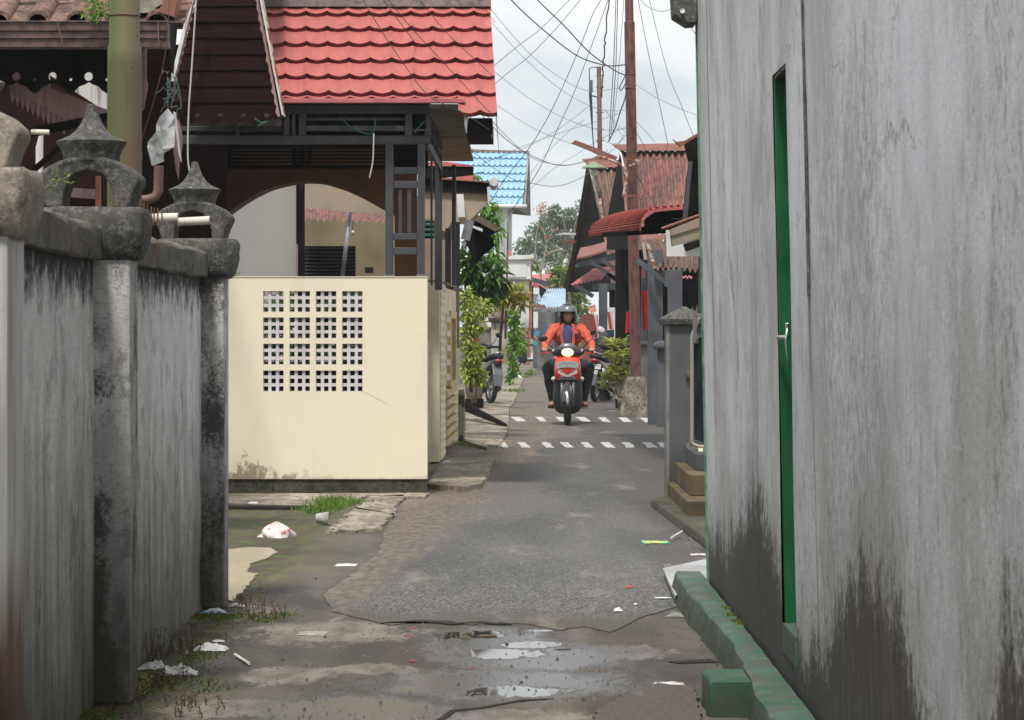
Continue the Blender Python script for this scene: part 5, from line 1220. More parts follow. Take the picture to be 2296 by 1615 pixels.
# ============================================================ poles
bp = thing('brown_pole', 'tall red-brown iron utility pole on a rough concrete base', 'utility pole', tuple(G(1427,937)))
d = 42.1; X0p = px(1427,d)
m = MB(); 
def pc_(v): return px(1405+ (v+0)*.0245+12.5, d)
rings = []
for v, r in ((850,.081),(700,.081),(400,.081),(250,.079),(46,.079),(44,.064),(0,.062),(-600,.06)):
    c = V((px(1412+v*.018,d), d+.25, pz(v,d))); rings.append([c+V((math.cos(2*math.pi*k/24)*r, math.sin(2*math.pi*k/24)*r, 0)) for k in range(24)])
MB().loft(rings).build('pole_shaft', M['pole_brown'], bp, smooth='auto')
rr = rng(31); b0 = G(1427,937); secs = []
for z,h in ((0,.25),(.06,.245),(.14,.225),(.25,.20),(.36,.185),(.46,.165),(.56,.145),(.60,.12)):
    secs.append([q+V((rr.uniform(-.012,.012),rr.uniform(-.012,.012),rr.uniform(-.006,.006))) for q in ringz(b0.x-.0, b0.y+.28, z, h, h, 9, 28)])
MB().loft(secs).build('concrete_base', M['base_block'], bp, smooth='auto')
for v in (164,195): MB().torus((px(1415,d),d+.25,pz(v,d)),.082,.006,'Z',20,6).build('pole_band', M['steel_rod'], bp)
MB().bar(W(1394,440,d-.02),W(1436,438,d-.02),.03,.025).build('lamp_bracket', M['rust_beam'], bp)
MB().bar(W(1408,355,d-.02),W(1435,362,d-.02),.03,.03).build('lamp_bracket', M['rust'], bp); MB().bar(W(1411,372,d-.02),W(1432,364,d-.02),.03,.03).build('lamp_bracket', M['rust'], bp)
MB().tube(smoothpath([W(u,v,d) for u,v in ((1398,438),(1402,420),(1405,395),(1400,378),(1385,366),(1360,356),(1340,352),(1331,358))],4),.022,10).build('lamp_arm', M['rust'], bp, smooth=True)
ls = MB(); c = W(1331,372,d); ls.lathe((c.x,c.y,c.z),[(.01,.06),(.05,.055),(.065,.03),(.10,.015),(.172,-.02),(.18,-.035),(.165,-.03),(.06,-.005),(.01,.0)],28); ls.build('lamp_shade', M['shade_green'], bp, smooth='auto')
MB().ellip(W(1333,387,d),(.055,.055,.06)).build('lamp_bulb', M['glass'], bp, smooth=True)
p2 = thing('thin_rusty_pole', 'thinner rusty pole hung with boxes and cable loops behind the brown pole', 'utility pole', tuple(V((1.9,64,0))))
d = 64; MB().tube([W(1354,foot(64),d),W(1345,340,d),W(1343,150,d)],[.06,.055,.05],12).build('pole_shaft', M['pole_brown'], p2, smooth=True)
for v in (170,196,252,290,315,345): MB().bar(W(1336,v,d-.03),W(1354,v,d-.03),.02,.02).build('clamp', M['steel_rod'], p2)
MB().bar(W(1321,153,d),W(1346,150,d),.02,.02).build('cross_arm', M['wire_grey'], p2)
MB().tube([W(u,v,d) for u,v in ((1321,153),(1322,180),(1324,215),(1326,250),(1328,290),(1331,332))],[.01,.012,.035,.03,.014,.012],8).build('cable_bundle', M['wire'], p2)
MB().bar(W(1325,180,d),W(1325,208,d),.08,.06).build('junction_box', M['grey_post'], p2); MB().bar(W(1327,215,d),W(1342,219,d),.02,.03).build('cross_arm', M['steel_rod'], p2)
# ============================================================ SCOOTERS (built facing -Y, front wheel towards the camera)
def smat(name, c, rough=.25): 
    n = NT(name); n.set(c, rough); n.b.inputs['Coat Weight'].default_value = .5; n.b.inputs['Coat Roughness'].default_value = .08; return n.m
M['sc_red'] = smat('scooter_red_paint', (.62,.045,.018)); M['sc_black'] = smat('scooter_black_paint', (.012,.012,.014), .22); M['sc_grey'] = smat('scooter_grey_plastic', (.10,.105,.115), .4)
M['plate_w'] = paint('plate_white', (.62,.62,.60), (.48,.48,.47), 20, rough=.5); M['plate_g'] = paint('plate_grey', (.42,.45,.46), (.33,.35,.36), 20, rough=.45)
M['tail'] = smat('tail_lamp_red', (.22,.008,.012), .2); M['sc_silver'] = flat('pale_trim', (.55,.60,.55), .35, .2)
n = NT('lit_headlamp'); n.set((.9,.75,.45), .2); n.b.inputs['Emission Color'].default_value = (1,.80,.42,1); n.b.inputs['Emission Strength'].default_value = 1.1; M['lamp_on'] = n.m
n = NT('headlamp_core'); n.set((1,.9,.7), .2); n.b.inputs['Emission Color'].default_value = (1,.93,.70,1); n.b.inputs['Emission Strength'].default_value = 2.2; M['lamp_core'] = n.m
def wheel(par, y, name, r=.275):
    w = MB().torus((0,y,r),r-.045,.045,'X',36,12,sx=1.05).build(name, M['rubber'], par, smooth=True)
    rm = MB(); rm.torus((0,y,r),r-.085,.016,'X',30,8,sx=1.6); rm.lathe((0,y,r),[(.012,-.05),(.035,-.045),(.035,.045),(.012,.05)],14,'X')
    for k in range(5):
        a = k*2*math.pi/5; rm.bar((0,y,r),(0,y+math.cos(a)*(r-.09),r+math.sin(a)*(r-.09)),.03,.018)
    rm.build('rim', M['silver'], w, smooth='auto'); return w
def make_scooter(name, label, main, lamp_on, plate, fender='sc_black', group=None):
    s = thing(name, label, 'scooter', (0,0,0), group)
    wheel(s,-.62,'front_wheel'); wheel(s,.62,'rear_wheel')
    fd = MB(); rings = []
    for i in range(13):
        a = R(-5+ i*12); c = V((0,-.62-math.cos(a)*.305,.275+math.sin(a)*.305)); w = .062 if i else .03
        rings.append([c+V((-w,0,0))+V((0,math.cos(a),-math.sin(a)))*.03, c+V((-w*.6,-math.cos(a)*.012,math.sin(a)*.012)), c+V((0,-math.cos(a)*.02,math.sin(a)*.02)), c+V((w*.6,-math.cos(a)*.012,math.sin(a)*.012)), c+V((w,0,0))+V((0,math.cos(a),-math.sin(a)))*.03, c+V((0,.006*math.cos(a),-.006*math.sin(a)))])
    fd.loft(rings).build('front_fender', M[fender], s, smooth='auto')
    if lamp_on: MB().ellip((0,-.925,.36),(.022,.03,.085),12,10,Matrix.Rotation(R(-18),3,'X').to_3x3()).build('fender_ridge', M['silver'], s, smooth=True)
    fk = MB()
    for sx in (-1,1): fk.tube([(sx*.072,-.62,.275),(sx*.075,-.54,.62)],.019,10)
    for q, sx in zip((-1,1),(-1,1)): MB().tube([(sx*.075,-.625,.26),(sx*.078,-.53,.64)],.02,10).build('fork_leg', M['sc_grey'], s, smooth=True)
    ls = MB(); ls.loft([ringz(0,-.34,z,hx,hy,3,28) for z,hx,hy in ((.15,.10,.10),(.19,.165,.13),(.28,.195,.14),(.42,.20,.14),(.55,.195,.13),(.64,.20,.11),(.70,.19,.09))]); ls.build('leg_shield', M['black'], s, smooth=True)
    fb_ = MB(); secs = []
    for z,cy,hx,hy in ((.595,-.40,.15,.07),(.62,-.44,.172,.10),(.68,-.47,.180,.12),(.76,-.47,.182,.125),(.84,-.45,.175,.12),(.90,-.42,.160,.11),(.93,-.38,.13,.08)):
        secs.append(ringz(0,cy,z,hx,hy,2.6,32))
    fb_.loft(secs).build('front_cowl', M[main], s, smooth=True)
    for sx in (-1,1): MB().ellip((sx*.19,-.42,.625),(.035,.05,.035),12,8).build('indicator', M['sc_silver'], s, smooth=True)
    # pale chevron and grille
    if lamp_on:
        cv = MB(); y = -.602
        def yy(x): return -.47-.125*max(0,(1-(abs(x)/.182)**2.6))**(1/2.6)-.006
        for sx in (-1,1):
            pts = [(0,.655),(.13,.705),(.135,.775),(.095,.765),(.055,.715),(0,.675)]
            cv.prism([V((sx*x,yy(x),z)) for x,z in pts],(0,.02,0))
        cv.build('pale_chevron', M['sc_silver'], s)
        dm = MB(); dm.prism([V((x,yy(x)-.004,z)) for x,z in ((0,.715),(.045,.75),(0,.785),(-.045,.75))],(0,.02,0)); dm.build('emblem_mark', M['sc_red'], s)
        dm = MB(); dm.prism([V((x,yy(x)-.006,z)) for x,z in ((0,.742),(.02,.757),(0,.75),(-.02,.757))],(0,.02,0)); dm.build('emblem_notch', M['black'], s)
        gr = MB()
        for k in range(3): gr.bar((-.12+k*.01,-.555-.01*k,.625+k*.016),(.12-k*.01,-.555-.01*k,.625+k*.016),.06,.006)
        gr.build('grille', M['silver'], s)
        gb_ = MB(); gb_.loft([ringz(0,-.48,z,.125,.098,2.6,24) for z in (.600,.615,.655)]); gb_.build('grille_back', M['black'], s, smooth=True)
        pl = MB(); rings = []
        for i in range(13):
            x = -.145+.29*i/12; q = .006*math.cos(x/.145*1.2); zt = .872-.018*(x/.145)**2; zb = .785-.016*(x/.145)**2; y_ = -.615+.03*(x/.145)**2
            rings.append([V((x,y_,zb)),V((x,y_,zt)),V((x,y_+.004,zt)),V((x,y_+.004,zb))])
        pm = pl.loft(rings).build('number_plate', M['plate_g'], s)
        tx = MB(); rr = rng(77)
        for k in range(9):
            x = -.11+k*.0265; zt = .858-.018*(x/.145)**2; y_ = -.6165+.03*(x/.145)**2
            tx.box(x-.006,y_,zt-.035,x-.002,y_+.002,zt)
            tx.box(x-.006,y_,zt-.004 if k%2 else zt-.02,x+.007,y_+.002,zt if k%2 else zt-.016); tx.box(x+.004,y_,zt-.035,x+.008,y_+.002,zt-.012 if k%3 else zt)
        for k in range(7): x = -.085+k*.028; tx.box(x,-.6165+.03*(x/.145)**2,.797,x+.012,-.614+.03*(x/.145)**2,.805)
        tx.build('plate_characters', M['sc_grey'], pm)
    # body, seat, tail
    bd = MB(); bd.loft([ringy(0,y,cz,hx,hz,3,24) for y,cz,hx,hz in ((-.30,.30,.10,.06),(-.2,.27,.13,.06),(.05,.27,.14,.07),(.12,.45,.14,.2),(.3,.52,.155,.18),(.55,.60,.15,.14),(.75,.68,.11,.10),(.90,.74,.06,.05))]); bd.build('rear_body', M[main], s, smooth=True)
    bd = MB(); bd.loft([ringy(0,y,cz,hx,hz,3,20) for y,cz,hx,hz in ((.0,.77,.07,.03),(.08,.775,.12,.045),(.35,.765,.14,.045),(.5,.79,.135,.05),(.78,.82,.12,.045),(.86,.82,.06,.03))]); bd.build('seat', M['rubber'], s, smooth=True)
    fbm = MB(); fbm.loft([ringy(0,y,.25,hx,.04,4,16) for y,hx in ((-.32,.15),(-.2,.20),(.12,.20),(.2,.15))]); fbm.build('footboard', M['black'], s, smooth='auto')
    en = MB(); en.ellip((-.09,.45,.33),(.09,.22,.12)); en.tube([(-.11,.4,.3),(-.11,.62,.28)],.07,14); en.build('engine', M['sc_grey'], s, smooth=True)
    ex = MB(); ex.tube([(.12,.2,.24),(.14,.42,.27),(.15,.85,.42)],[.02,.045,.05],14); ex.build('exhaust', M['sc_grey'], s, smooth=True)
    MB().tube([(.14,.5,.36),(.155,.82,.47)],.022,8).build('heat_guard', M['chrome'], s, smooth=True)
    sh_ = MB().tube([(-.12,.62,.28),(-.12,.66,.62)],.03,12).build('shock_absorber', M['silver'], s, smooth=True)
    mg = MB(); mg.loft([[V((-.085,.80,.70)),V((.085,.80,.70)),V((.085,.83,.70)),V((-.085,.83,.70))],[V((-.09,.94,.50)),V((.09,.94,.50)),V((.09,.955,.51)),V((-.09,.955,.51))],[V((-.07,.98,.30)),V((.07,.98,.30)),V((.07,.99,.31)),V((-.07,.99,.31))]]); mg.build('mudguard', M[('sc_grey')], s, bevel=.01)
    tl = MB(); tl.ellip((0,.90,.745),(.075,.05,.042)); tl.build('tail_light', M['tail'], s, smooth=True)
    if plate:
        pb = MB(); pb.hexa([(-.13,.905,.60),(.13,.905,.60),(.13,.915,.60),(-.13,.915,.60)],[(-.13,.885,.69),(.13,.885,.69),(.13,.895,.69),(-.13,.895,.69)]); pp = pb.build('rear_plate', M['plate_w'], s)
        tx = MB()
        for k in range(6): x = -.10+k*.036; tx.hexa([(x,.908,.63),(x+.008,.908,.63),(x+.008,.912,.63),(x,.912,.63)],[(x,.897,.67),(x+.008,.897,.67),(x+.008,.901,.67),(x,.901,.67)]); tx.hexa([(x,.90,.665),(x+.022,.90,.665),(x+.022,.904,.665),(x,.904,.665)],[(x,.899,.672),(x+.022,.899,.672),(x+.022,.903,.672),(x,.903,.672)])
        tx.build('plate_characters', M['sc_grey'], pp)
    gr = MB().tube([(-.09,.5,.80),(-.10,.85,.87),(0,.97,.90),(.10,.85,.87),(.09,.5,.80)],.012,8); gr.build('grab_rail', M['silver'], s, smooth=True)
    # handlebar cluster
    MB().tube([(0,-.42,.60),(0,-.34,.98)],.03,10).build('steering_stem', M['black'], s)
    hc = MB(); hc.loft([ringy(0,y,cz,hx,hz,2.2,28) for y,cz,hx,hz in ((-.47,.985,.09,.05),(-.44,.985,.17,.07),(-.40,.99,.225,.075),(-.33,1.0,.235,.06),(-.28,1.0,.18,.035))]); hc.build('handlebar_cowl', M['sc_black'], s, smooth=True)
    ws = MB(); ws.loft([ringz(0,-.38,z,hx,hy,2.5,20) for z,hx,hy in ((1.03,.125,.06),(1.07,.115,.05),(1.10,.085,.035),(1.115,.05,.02))]); ws.build('top_visor', M['sc_grey'], s, smooth=True)
    MB().tube([(-.36,-.28,1.01),(-.2,-.33,1.01),(.2,-.33,1.01),(.36,-.28,1.01)],.014,10).build('handlebar', M['black'], s, smooth=True)
    for sx in (-1,1):
        MB().tube([(sx*.22,-.325,1.01),(sx*.36,-.28,1.01)],.019,12).build('grip', M['rubber'], s, smooth=True)
        MB().tube([(sx*.20,-.36,.995),(sx*.28,-.375,.985),(sx*.37,-.345,.965)],.007,8).build('brake_lever', M['sc_red' if lamp_on else 'silver'], s, smooth=True)
        mx_, mz = (-.335,1.175) if sx < 0 else (.455,1.30)
        if not lamp_on: mx_, mz = sx*.33, 1.22
        MB().tube([(sx*.19,-.33,1.02),(sx*.25,-.33,1.09),(mx_*.96,-.33,mz-.02)],.006,8).build('mirror_stalk', M['black'], s, smooth=True)
        rot = Matrix.Rotation(R(-12 if sx < 0 else 28), 3, 'Y').to_3x3()
        mr_ = MB().ellip((mx_,-.33,mz),(.062,.016,.042),18,10,rot); mb_ = mr_.build('mirror', M['black'], s, smooth=True)
        if lamp_on and sx > 0: MB().ellip((mx_,-.347,mz),(.056,.006,.037),18,8,Matrix.Rotation(R(28),3,'Y').to_3x3()).build('mirror_back', M['white'], mb_, smooth=True)
    hl = MB().ellip((0,-.465,.985),(.085,.035,.058),22,12).build('headlight', M['lamp_on' if lamp_on else 'glass'], s, smooth=True)
    if lamp_on: MB().ellip((0,-.492,.988),(.055,.012,.030),18,8).build('headlight_core', M['lamp_core'], hl, smooth=True)
    if lamp_on:
        for sx in (-1,1): MB().prism([V((sx*.10,-.455,.965)),V((sx*.20,-.42,1.0)),V((sx*.215,-.40,1.035)),V((sx*.12,-.445,1.01))],(0,.01,0)).build('side_lens', M['sc_silver'], s)
    return s
s1 = make_scooter('scooter','orange-red step-through scooter with its headlight on, ridden toward the camera','sc_red',True,False)
s1.location = G(1275,955) + V((0,.62,.007)); s1.rotation_euler = (R(0),0,R(-1.5)); sc1 = s1
# rider in the scooter's own coordinates, then moved with the same offset
def remesh(mb, name, mat, parent, vox, sm=6):
    o = mb.build(name, mat, parent, smooth=True)
    m = o.modifiers.new('skin', 'REMESH'); m.mode = 'VOXEL'; m.voxel_size = vox; m.use_smooth_shade = True
    m2 = o.modifiers.new('smooth', 'CORRECTIVE_SMOOTH') if False else o.modifiers.new('smooth', 'SMOOTH'); m2.factor = .5; m2.iterations = sm
    return o
M['skin'] = paint('brown_skin', (.40,.21,.135), (.32,.165,.105), 14, rough=.5, bump=.1); M['jacket'] = paint('coral_red_jacket', (.66,.115,.065), (.50,.075,.045), 9, (.38,.66), .8, bump=.3)
M['jeans'] = paint('dark_jeans', (.018,.023,.035), (.011,.014,.020), 10, rough=.9, bump=.2); M['tshirt'] = paint('blue_tshirt', (.055,.05,.16), (.04,.035,.11), 10, rough=.9)
M['collar'] = paint('jacket_lining', (.36,.13,.12), (.26,.09,.09), 12, rough=.9)
rd = thing('person', 'person in a coral red jacket and dark visor helmet riding the orange-red scooter', 'person', (0,0,0))
b = MB()
hip = .84
sh = {-1: V((-.178,.09,1.305)), 1: V((.178,.09,1.305))}; el = {-1: V((-.31,-.07,1.10)), 1: V((.325,-.07,1.10))}; wr = {-1: V((-.315,-.235,1.025)), 1: V((.33,-.235,1.03))}
kn = {-1: V((-.265,-.12,.765)), 1: V((.285,-.12,.765))}; an = {-1: V((-.205,-.02,.345)), 1: V((.215,-.02,.345))}
b.limb([(0,.26,hip),(0,.22,1.05),(0,.12,1.27)],[.13,.125,.12],16); b.limb([(0,.10,1.28),(0,.06,1.42)],[.062,.055],14)
b.ellip((0,.045,1.49),(.072,.092,.108),20,14); b.ellip((0,.0,1.445),(.05,.055,.05),14,10)          # skull, jaw
b.limb([(0,-.045,1.50),(0,-.062,1.475)],[.011,.016],10); b.ellip((0,-.046,1.445),(.026,.012,.009),10,6)   # nose, mouth
b.limb([(-.045,-.030,1.515),(-.02,-.042,1.517)],[.008,.008],8); b.limb([(.045,-.030,1.515),(.02,-.042,1.517)],[.008,.008],8)   # brows
for s_ in (-1,1):
    b.ellip((s_*.074,.04,1.485),(.012,.02,.028),8,8)
    b.limb([sh[s_],el[s_],wr[s_]],[.052,.04,.026]); b.limb([(s_*.09,.25,.82),kn[s_],an[s_]],[.085,.06,.04])
    w = wr[s_]; b.capsule(w, w+V((s_*-.005,-.045,-.005)), .028,.033,10)
    for k in range(4):     # fingers close over the grip
        x = w.x+(-.030+.020*k); y0 = w.y-.055; L_ = (.9,1.0,.97,.82)[k]
        b.limb([(x,y0,1.032),(x,y0-.028*L_,1.034),(x,y0-.044*L_,1.014),(x+.002,y0-.036*L_,.992)],[.0095,.0092,.0085,.0075],8)
    b.limb([(w.x-s_*.028,w.y-.02,1.02),(w.x-s_*.048,w.y-.045,1.006),(w.x-s_*.046,w.y-.07,1.0)],[.012,.0105,.009],8)
    a = an[s_]; b.limb([a,(a.x,a.y+.01,.30),(a.x+s_*.012,a.y-.07,.285),(a.x+s_*.02,a.y-.14,.278)],[.036,.034,.034,.030],12)
    for k in range(5): b.limb([(a.x+s_*.02+(k-2)*.014,a.y-.14,.277),(a.x+s_*.02+(k-2)*.016,a.y-.185+abs(k-1.5)*.006,.272)],[.011,.008],8)
remesh(b,'body',M['skin'],rd,.0065,3)
j = MB(); j.limb([(0,.25,.86),(0,.235,.95),(0,.20,1.08),(0,.13,1.26)],[.155,.152,.152,.140],18)
for s_ in (-1,1):
    j.limb([(s_*.04,.11,1.335),sh[s_],(sh[s_]+el[s_])/2+V((s_*.012,0,0)),el[s_],wr[s_]+V((0,.05,.0))],[.068,.078,.066,.058,.044],14)
    j.ellip((s_*.11,.13,1.22),(.095,.11,.13)); j.limb([(s_*.11,.16,.93),(s_*.15,.10,.86)],[.10,.07],12)
    j.ellip(wr[s_]+V((0,.045,0)),(.05,.03,.048),12,8)
jk = remesh(j,'jacket',M['jacket'],rd,.009,5)
tx = bpy.data.textures.new('folds','CLOUDS'); tx.noise_scale = .085; tx.noise_depth = 3
dm = jk.modifiers.new('folds','DISPLACE'); dm.texture = tx; dm.strength = .045; dm.mid_level = .5; dm.texture_coords = 'LOCAL'
# open front: t-shirt panel, lining lapels, radio on chest
ts_ = MB(); ts_.loft([[V((x*w, y-.012*(1-x*x), z)) for x in (-1,-.6,-.2,.2,.6,1)] for w,y,z in ((.035,-.075,1.02),(.045,-.072,1.12),(.055,-.062,1.22),(.060,-.040,1.31),(.048,-.005,1.36))], cap=False, close=False); ts_.build('t_shirt', M['tshirt'], rd, smooth=True)
for s_ in (-1,1):
    lp = MB(); lp.prism([V((s_*.05,-.078,1.04)),V((s_*.085,-.075,1.06)),V((s_*.115,-.045,1.27)),V((s_*.10,-.01,1.365)),V((s_*.055,-.02,1.38)),V((s_*.066,-.058,1.25))],(0,.012,0)); lp.build('jacket_lapel', M['collar' if s_ < 0 else 'jacket'], rd, bevel=.004)
    MB().limb([(s_*.055,.10,1.37),(s_*.085,.04,1.375),(s_*.06,-.02,1.355)],[.022,.022,.016]).build('collar', M['jacket'], rd, smooth=True)
    MB().ellip((s_*.027,-.046,1.502),(.011,.005,.0045),10,6).build('eye', M['black'], rd, smooth=True)
MB().box(.095,-.085,1.165,.15,-.055,1.245).build('chest_radio', M['black'], rd, bevel=.008)
MB().tube([(.14,-.07,1.17),(.15,-.08,1.08),(.16,-.06,1.0)],.004,6).build('radio_cable', M['black'], rd)
t = MB(); t.limb([(0,.27,.86),(0,.25,.82)],[.15,.15],16)
for s_ in (-1,1): t.limb([(s_*.095,.24,.835),(kn[s_]+V((s_*.09,.24,.835)))/2,kn[s_],(kn[s_]+an[s_])/2+V((s_*.005,0,0)),an[s_]+V((0,0,-.01))],[.115,.105,.092,.080,.062],14)
tr_ = remesh(t,'trousers',M['jeans'],rd,.010,5)
dm = tr_.modifiers.new('folds','DISPLACE'); dm.texture = tx; dm.strength = .022; dm.mid_level = .5
hm = MB(); secs = []
for i in range(13):
    z = 1.415+.255*i/12; t_ = (z-1.50)/.17
    k = math.sqrt(max(.0004, 1-max(0,t_)**2)) if t_ > 0 else 1-.10*(-t_/.5)
    secs.append([p for p in ringz(0,.055+.0,z,.128*k,.150*k,2.15,32)])
# shell with the face opening: keep rings only at the back below the brow
vv = MB(); rows = []
for i,z in enumerate([1.375+.012*q for q in range(25)]+[1.668]):
    t_ = (z-1.50)/.172; k = math.sqrt(max(.0009, 1-t_*t_)) if t_ > 0 else 1-.12*min(1,(-t_/.7))**2
    a0 = 52 if z < 1.545 else 0
    row = []
    for q in range(33):
        a = R(-90+a0+(360-2*a0)*q/32); row.append(V((.130*k*math.cos(a), .06+.148*k*math.sin(a), z)))
    rows.append(row)
vv.loft(rows, cap=False, close=False); hs = vv.build('helmet', M['sc_black'], rd, smooth=True)
sm = hs.modifiers.new('t','SOLIDIFY'); sm.thickness = .014; sm.offset = -1
MB().ellip((0,.06,1.655),(.04,.045,.012),14,6).build('helmet_top', M['sc_black'], hs, smooth=True)
n = NT('smoked_visor'); n.set((.22,.225,.24), .16, .6); M['visor'] = n.m
vz = MB(); rows = []
for i in range(10):
    z = 1.542+.085*i/9; t_ = (z-1.50)/.172; k = math.sqrt(1-max(0,t_)**2)
    rows.append([V(((.137*k)*math.cos(R(-90+a)), .052+.158*k*math.sin(R(-90+a))-.008, z)) for a in range(-78,79,6)])
vz.loft(rows, cap=False, close=False); vo = vz.build('visor', M['visor'], hs, smooth=True); sm = vo.modifiers.new('t','SOLIDIFY'); sm.thickness = .004
st_ = MB().limb([(-.085,.02,1.40),(-.05,.0,1.385),(0,-.02,1.378),(.05,.0,1.385),(.085,.02,1.40)],[.008]*5,8).build('chin_strap', M['black'], hs, smooth=True)
for s_ in (-1,1):
    a = an[s_]; MB().loft([ringz(a.x+s_*.015,a.y-.07,z,.048,.125,3,20) for z in (.244,.258)]).build('sandal', M['brown_arch'], rd, smooth='auto')
    MB().limb([(a.x+s_*.015-.04,a.y-.10,.262),(a.x+s_*.018,a.y-.105,.315),(a.x+s_*.015+.045,a.y-.10,.262)],[.008]*3,8).build('sandal_strap', M['black'], rd, smooth=True)
rd.location = sc1.location; rd.rotation_euler = sc1.rotation_euler
# foot pegs the sandals rest on
for s_ in (-1,1): MB().tube([(s_*.12,-.09,.225),(s_*.275,-.09,.235)],.018,10).build('foot_peg', M['silver' if s_ > 0 else 'black'], sc1, smooth=True)
# parked scooters
s2 = make_scooter('parked_scooter','black scooter with white rear plate parked by the grey posts behind the rider','sc_black',False,True); s2.location = G(1352,903)+V((0,.62,.01)); s2.rotation_euler = (R(0),R(-4),R(166))
s3 = make_scooter('parked_scooter','dark scooter with grey mudguard parked among plants on the left side','sc_black',False,False); s3.location = G(1098,907)+V((-.17,.60,.016)); s3.rotation_euler = (0,R(-5),R(197))
s4 = make_scooter('parked_scooter','small far scooter parked by the brick gatepost at the end of the alley','sc_silver',False,False); s4.location = (.62,99,0); s4.rotation_euler = (0,0,R(-60))
# ============================================================ BLUE ROOFED HOUSE
bh = thing('blue_roof_house', 'white two-storey house with light blue tile-pattern roof and round porch columns', 'house', (-.6, 82, 0))
d = 80
tileroof(bh, W(1030,340,83), W(1184,342,83), W(1172,462,80), W(1012,462,80), 7, 13, .035, .035, M['roof_blue'], flat('blue_tile_lip_shade',(.16,.32,.48)))  # lips in a darker blue, shade under each tile row painted in
sheet(bh,'ridge_cap',[(1030,334,83),(1187,339,83),(1187,344,82.9),(1030,340,82.9)], M['gutter'], .2)
sheet(bh,'gable_soffit',[(1183,342,82.8),(1187,342,83),(1190,484,84),(1148,480,84),(1150,466,81),(1176,464,80.5)], M['grey_light'], .1)
sheet(bh,'verge',[(1183,342,80.5),(1186,342,80.5),(1178,462,79.9),(1174,462,79.9)], M['soffit'], .1)
MB().tube([W(1088,462,79.8),W(1181,463,79.8)],.055,12).build('gutter', M['white'], bh, smooth=True)
for u0,u1,dd in ((1111,1134,80.5),(1135,1148,82)):
    c = (px(u0,dd)+px(u1,dd))/2; r = (px(u1,dd)-px(u0,dd))/2
    MB().lathe((c,dd,0),[(r,pz(620,dd)),(r,pz(482,dd)),(r*1.05,pz(480,dd)),(r*1.25,pz(474,dd)),(r*1.3,pz(466,dd))],22).build('column', M['white_wall'], bh, smooth='auto')
fb(bh,'balcony_wall',1050,575,1191,628,79,.3,'white_wall'); fb(bh,'balcony_rail',1050,572,1194,582,78.9,.35,'white_wall'); fb(bh,'lower_wall',1050,628,1186,735,79.1,.3,'white_wall'); fb(bh,'balcony_shadow_line',1050,626,1190,629,78.95,.3,'grey_light')
fb(bh,'balcony_panel',1135,588,1180,622,78.97,.1,'white_wall')
MB().lathe(W(1189,577,78.7),[(0,-.1),(.05,-.1),(.05,.3),(0,.3)],16,'Y').build('rail_end', M['sidewall'], bh)
fb(bh,'orange_corner',1186,583,1193,740,79.2,.3,'orange_tile'); fb(bh,'teal_pipe',1190,640,1196,760,79.5,.1,'gutter'); 
sheet(bh,'orange_eave',[(1166,656,78.5),(1190,656,78.5),(1190,676,78.5),(1160,668,78.5)], M['orange_tile'], .2)
hung('pink_cloth', ((1136,562),(1147,562),(1148,574),(1136,574)), 78.6, cloth('pink_cloth',(.60,.25,.25)), 'pink cloth on the white balcony beside a column', 8, .01)
tag(MB().tube([W(1133,760,60),W(1138,560,60)],.022,8).build('rusty_rod', M['pole_brown'], smooth=True), 'thin rusty pole rising above the plants in front of the white balcony', 'pole')
tag(MB().tube([W(1138,560,60),W(1139,480,60)],.014,6).build('pale_rod', M['wire_grey'], smooth=True), 'thin pale rod on top of the rusty pole against the white column', 'rod')
# ============================================================ gatepost, wall, brick pier on the left
gpo = thing('old_gatepost', 'lichen-stained concrete gatepost with stepped cap on the left verge', 'gatepost', tuple(G(1120,862)))
d = F*EYE/(862-740); MB().box(px(1101,d),d,0,px(1139,d),d+.3,pz(724,d)).build('post_shaft', paint('lichen_post', (.36,.35,.30), (.22,.20,.10), 3.2, (.45,.6), .9, bump=.4), gpo, bevel=.012)
cx = px(1120,d); MB().loft([ringz(cx,d+.15,pz(v,d),w*d/F,w*d/F,9,24) for v,w in ((724,20),(719,25),(713,26),(703,15),(695,11),(693,12),(690,12),(688,8),(685,9),(682,8),(680,3))]).build('stepped_cap', M['bark'], gpo, smooth='auto')
w_ = thing('old_grey_wall','rough grey concrete wall left of the stepped-cap gatepost','wall',(-.6,70,0)); fb(w_,'wall_panel',1030,738,1102,862,d+.4,.15,'grey_light',0); fb(w_,'wall_cap',1030,734,1102,740,d+.36,.2,'bark',0)
for a, b_ in (((1085,736),(1085,722)),((1085,722),(1112,722)),((1112,722),(1112,736))): pass
MB().tube([W(1086,738,d),W(1086,721,d),W(1110,721,d),W(1110,738,d)],.02,6).build('rust_frame', M['rust_beam'], w_)
fb(w_,'end_post',1141,765,1152,foot(67.5),67.5,.2,'grey_post')
bpn = thing('brick_gatepost','slim brick wall end facing the alley at its far left','brick wall',(.35,66,0)); d = 8291/78
fb(bpn,'brick_panel',1158,692,1177,818,d+.3,.4,'brick',0); fb(bpn,'brick_pilaster',1176,690,1190,818,d,.7,'brick',0); fb(bpn,'brick_fin',1181,690,1184,818,d-.1,.1,'brick',0)
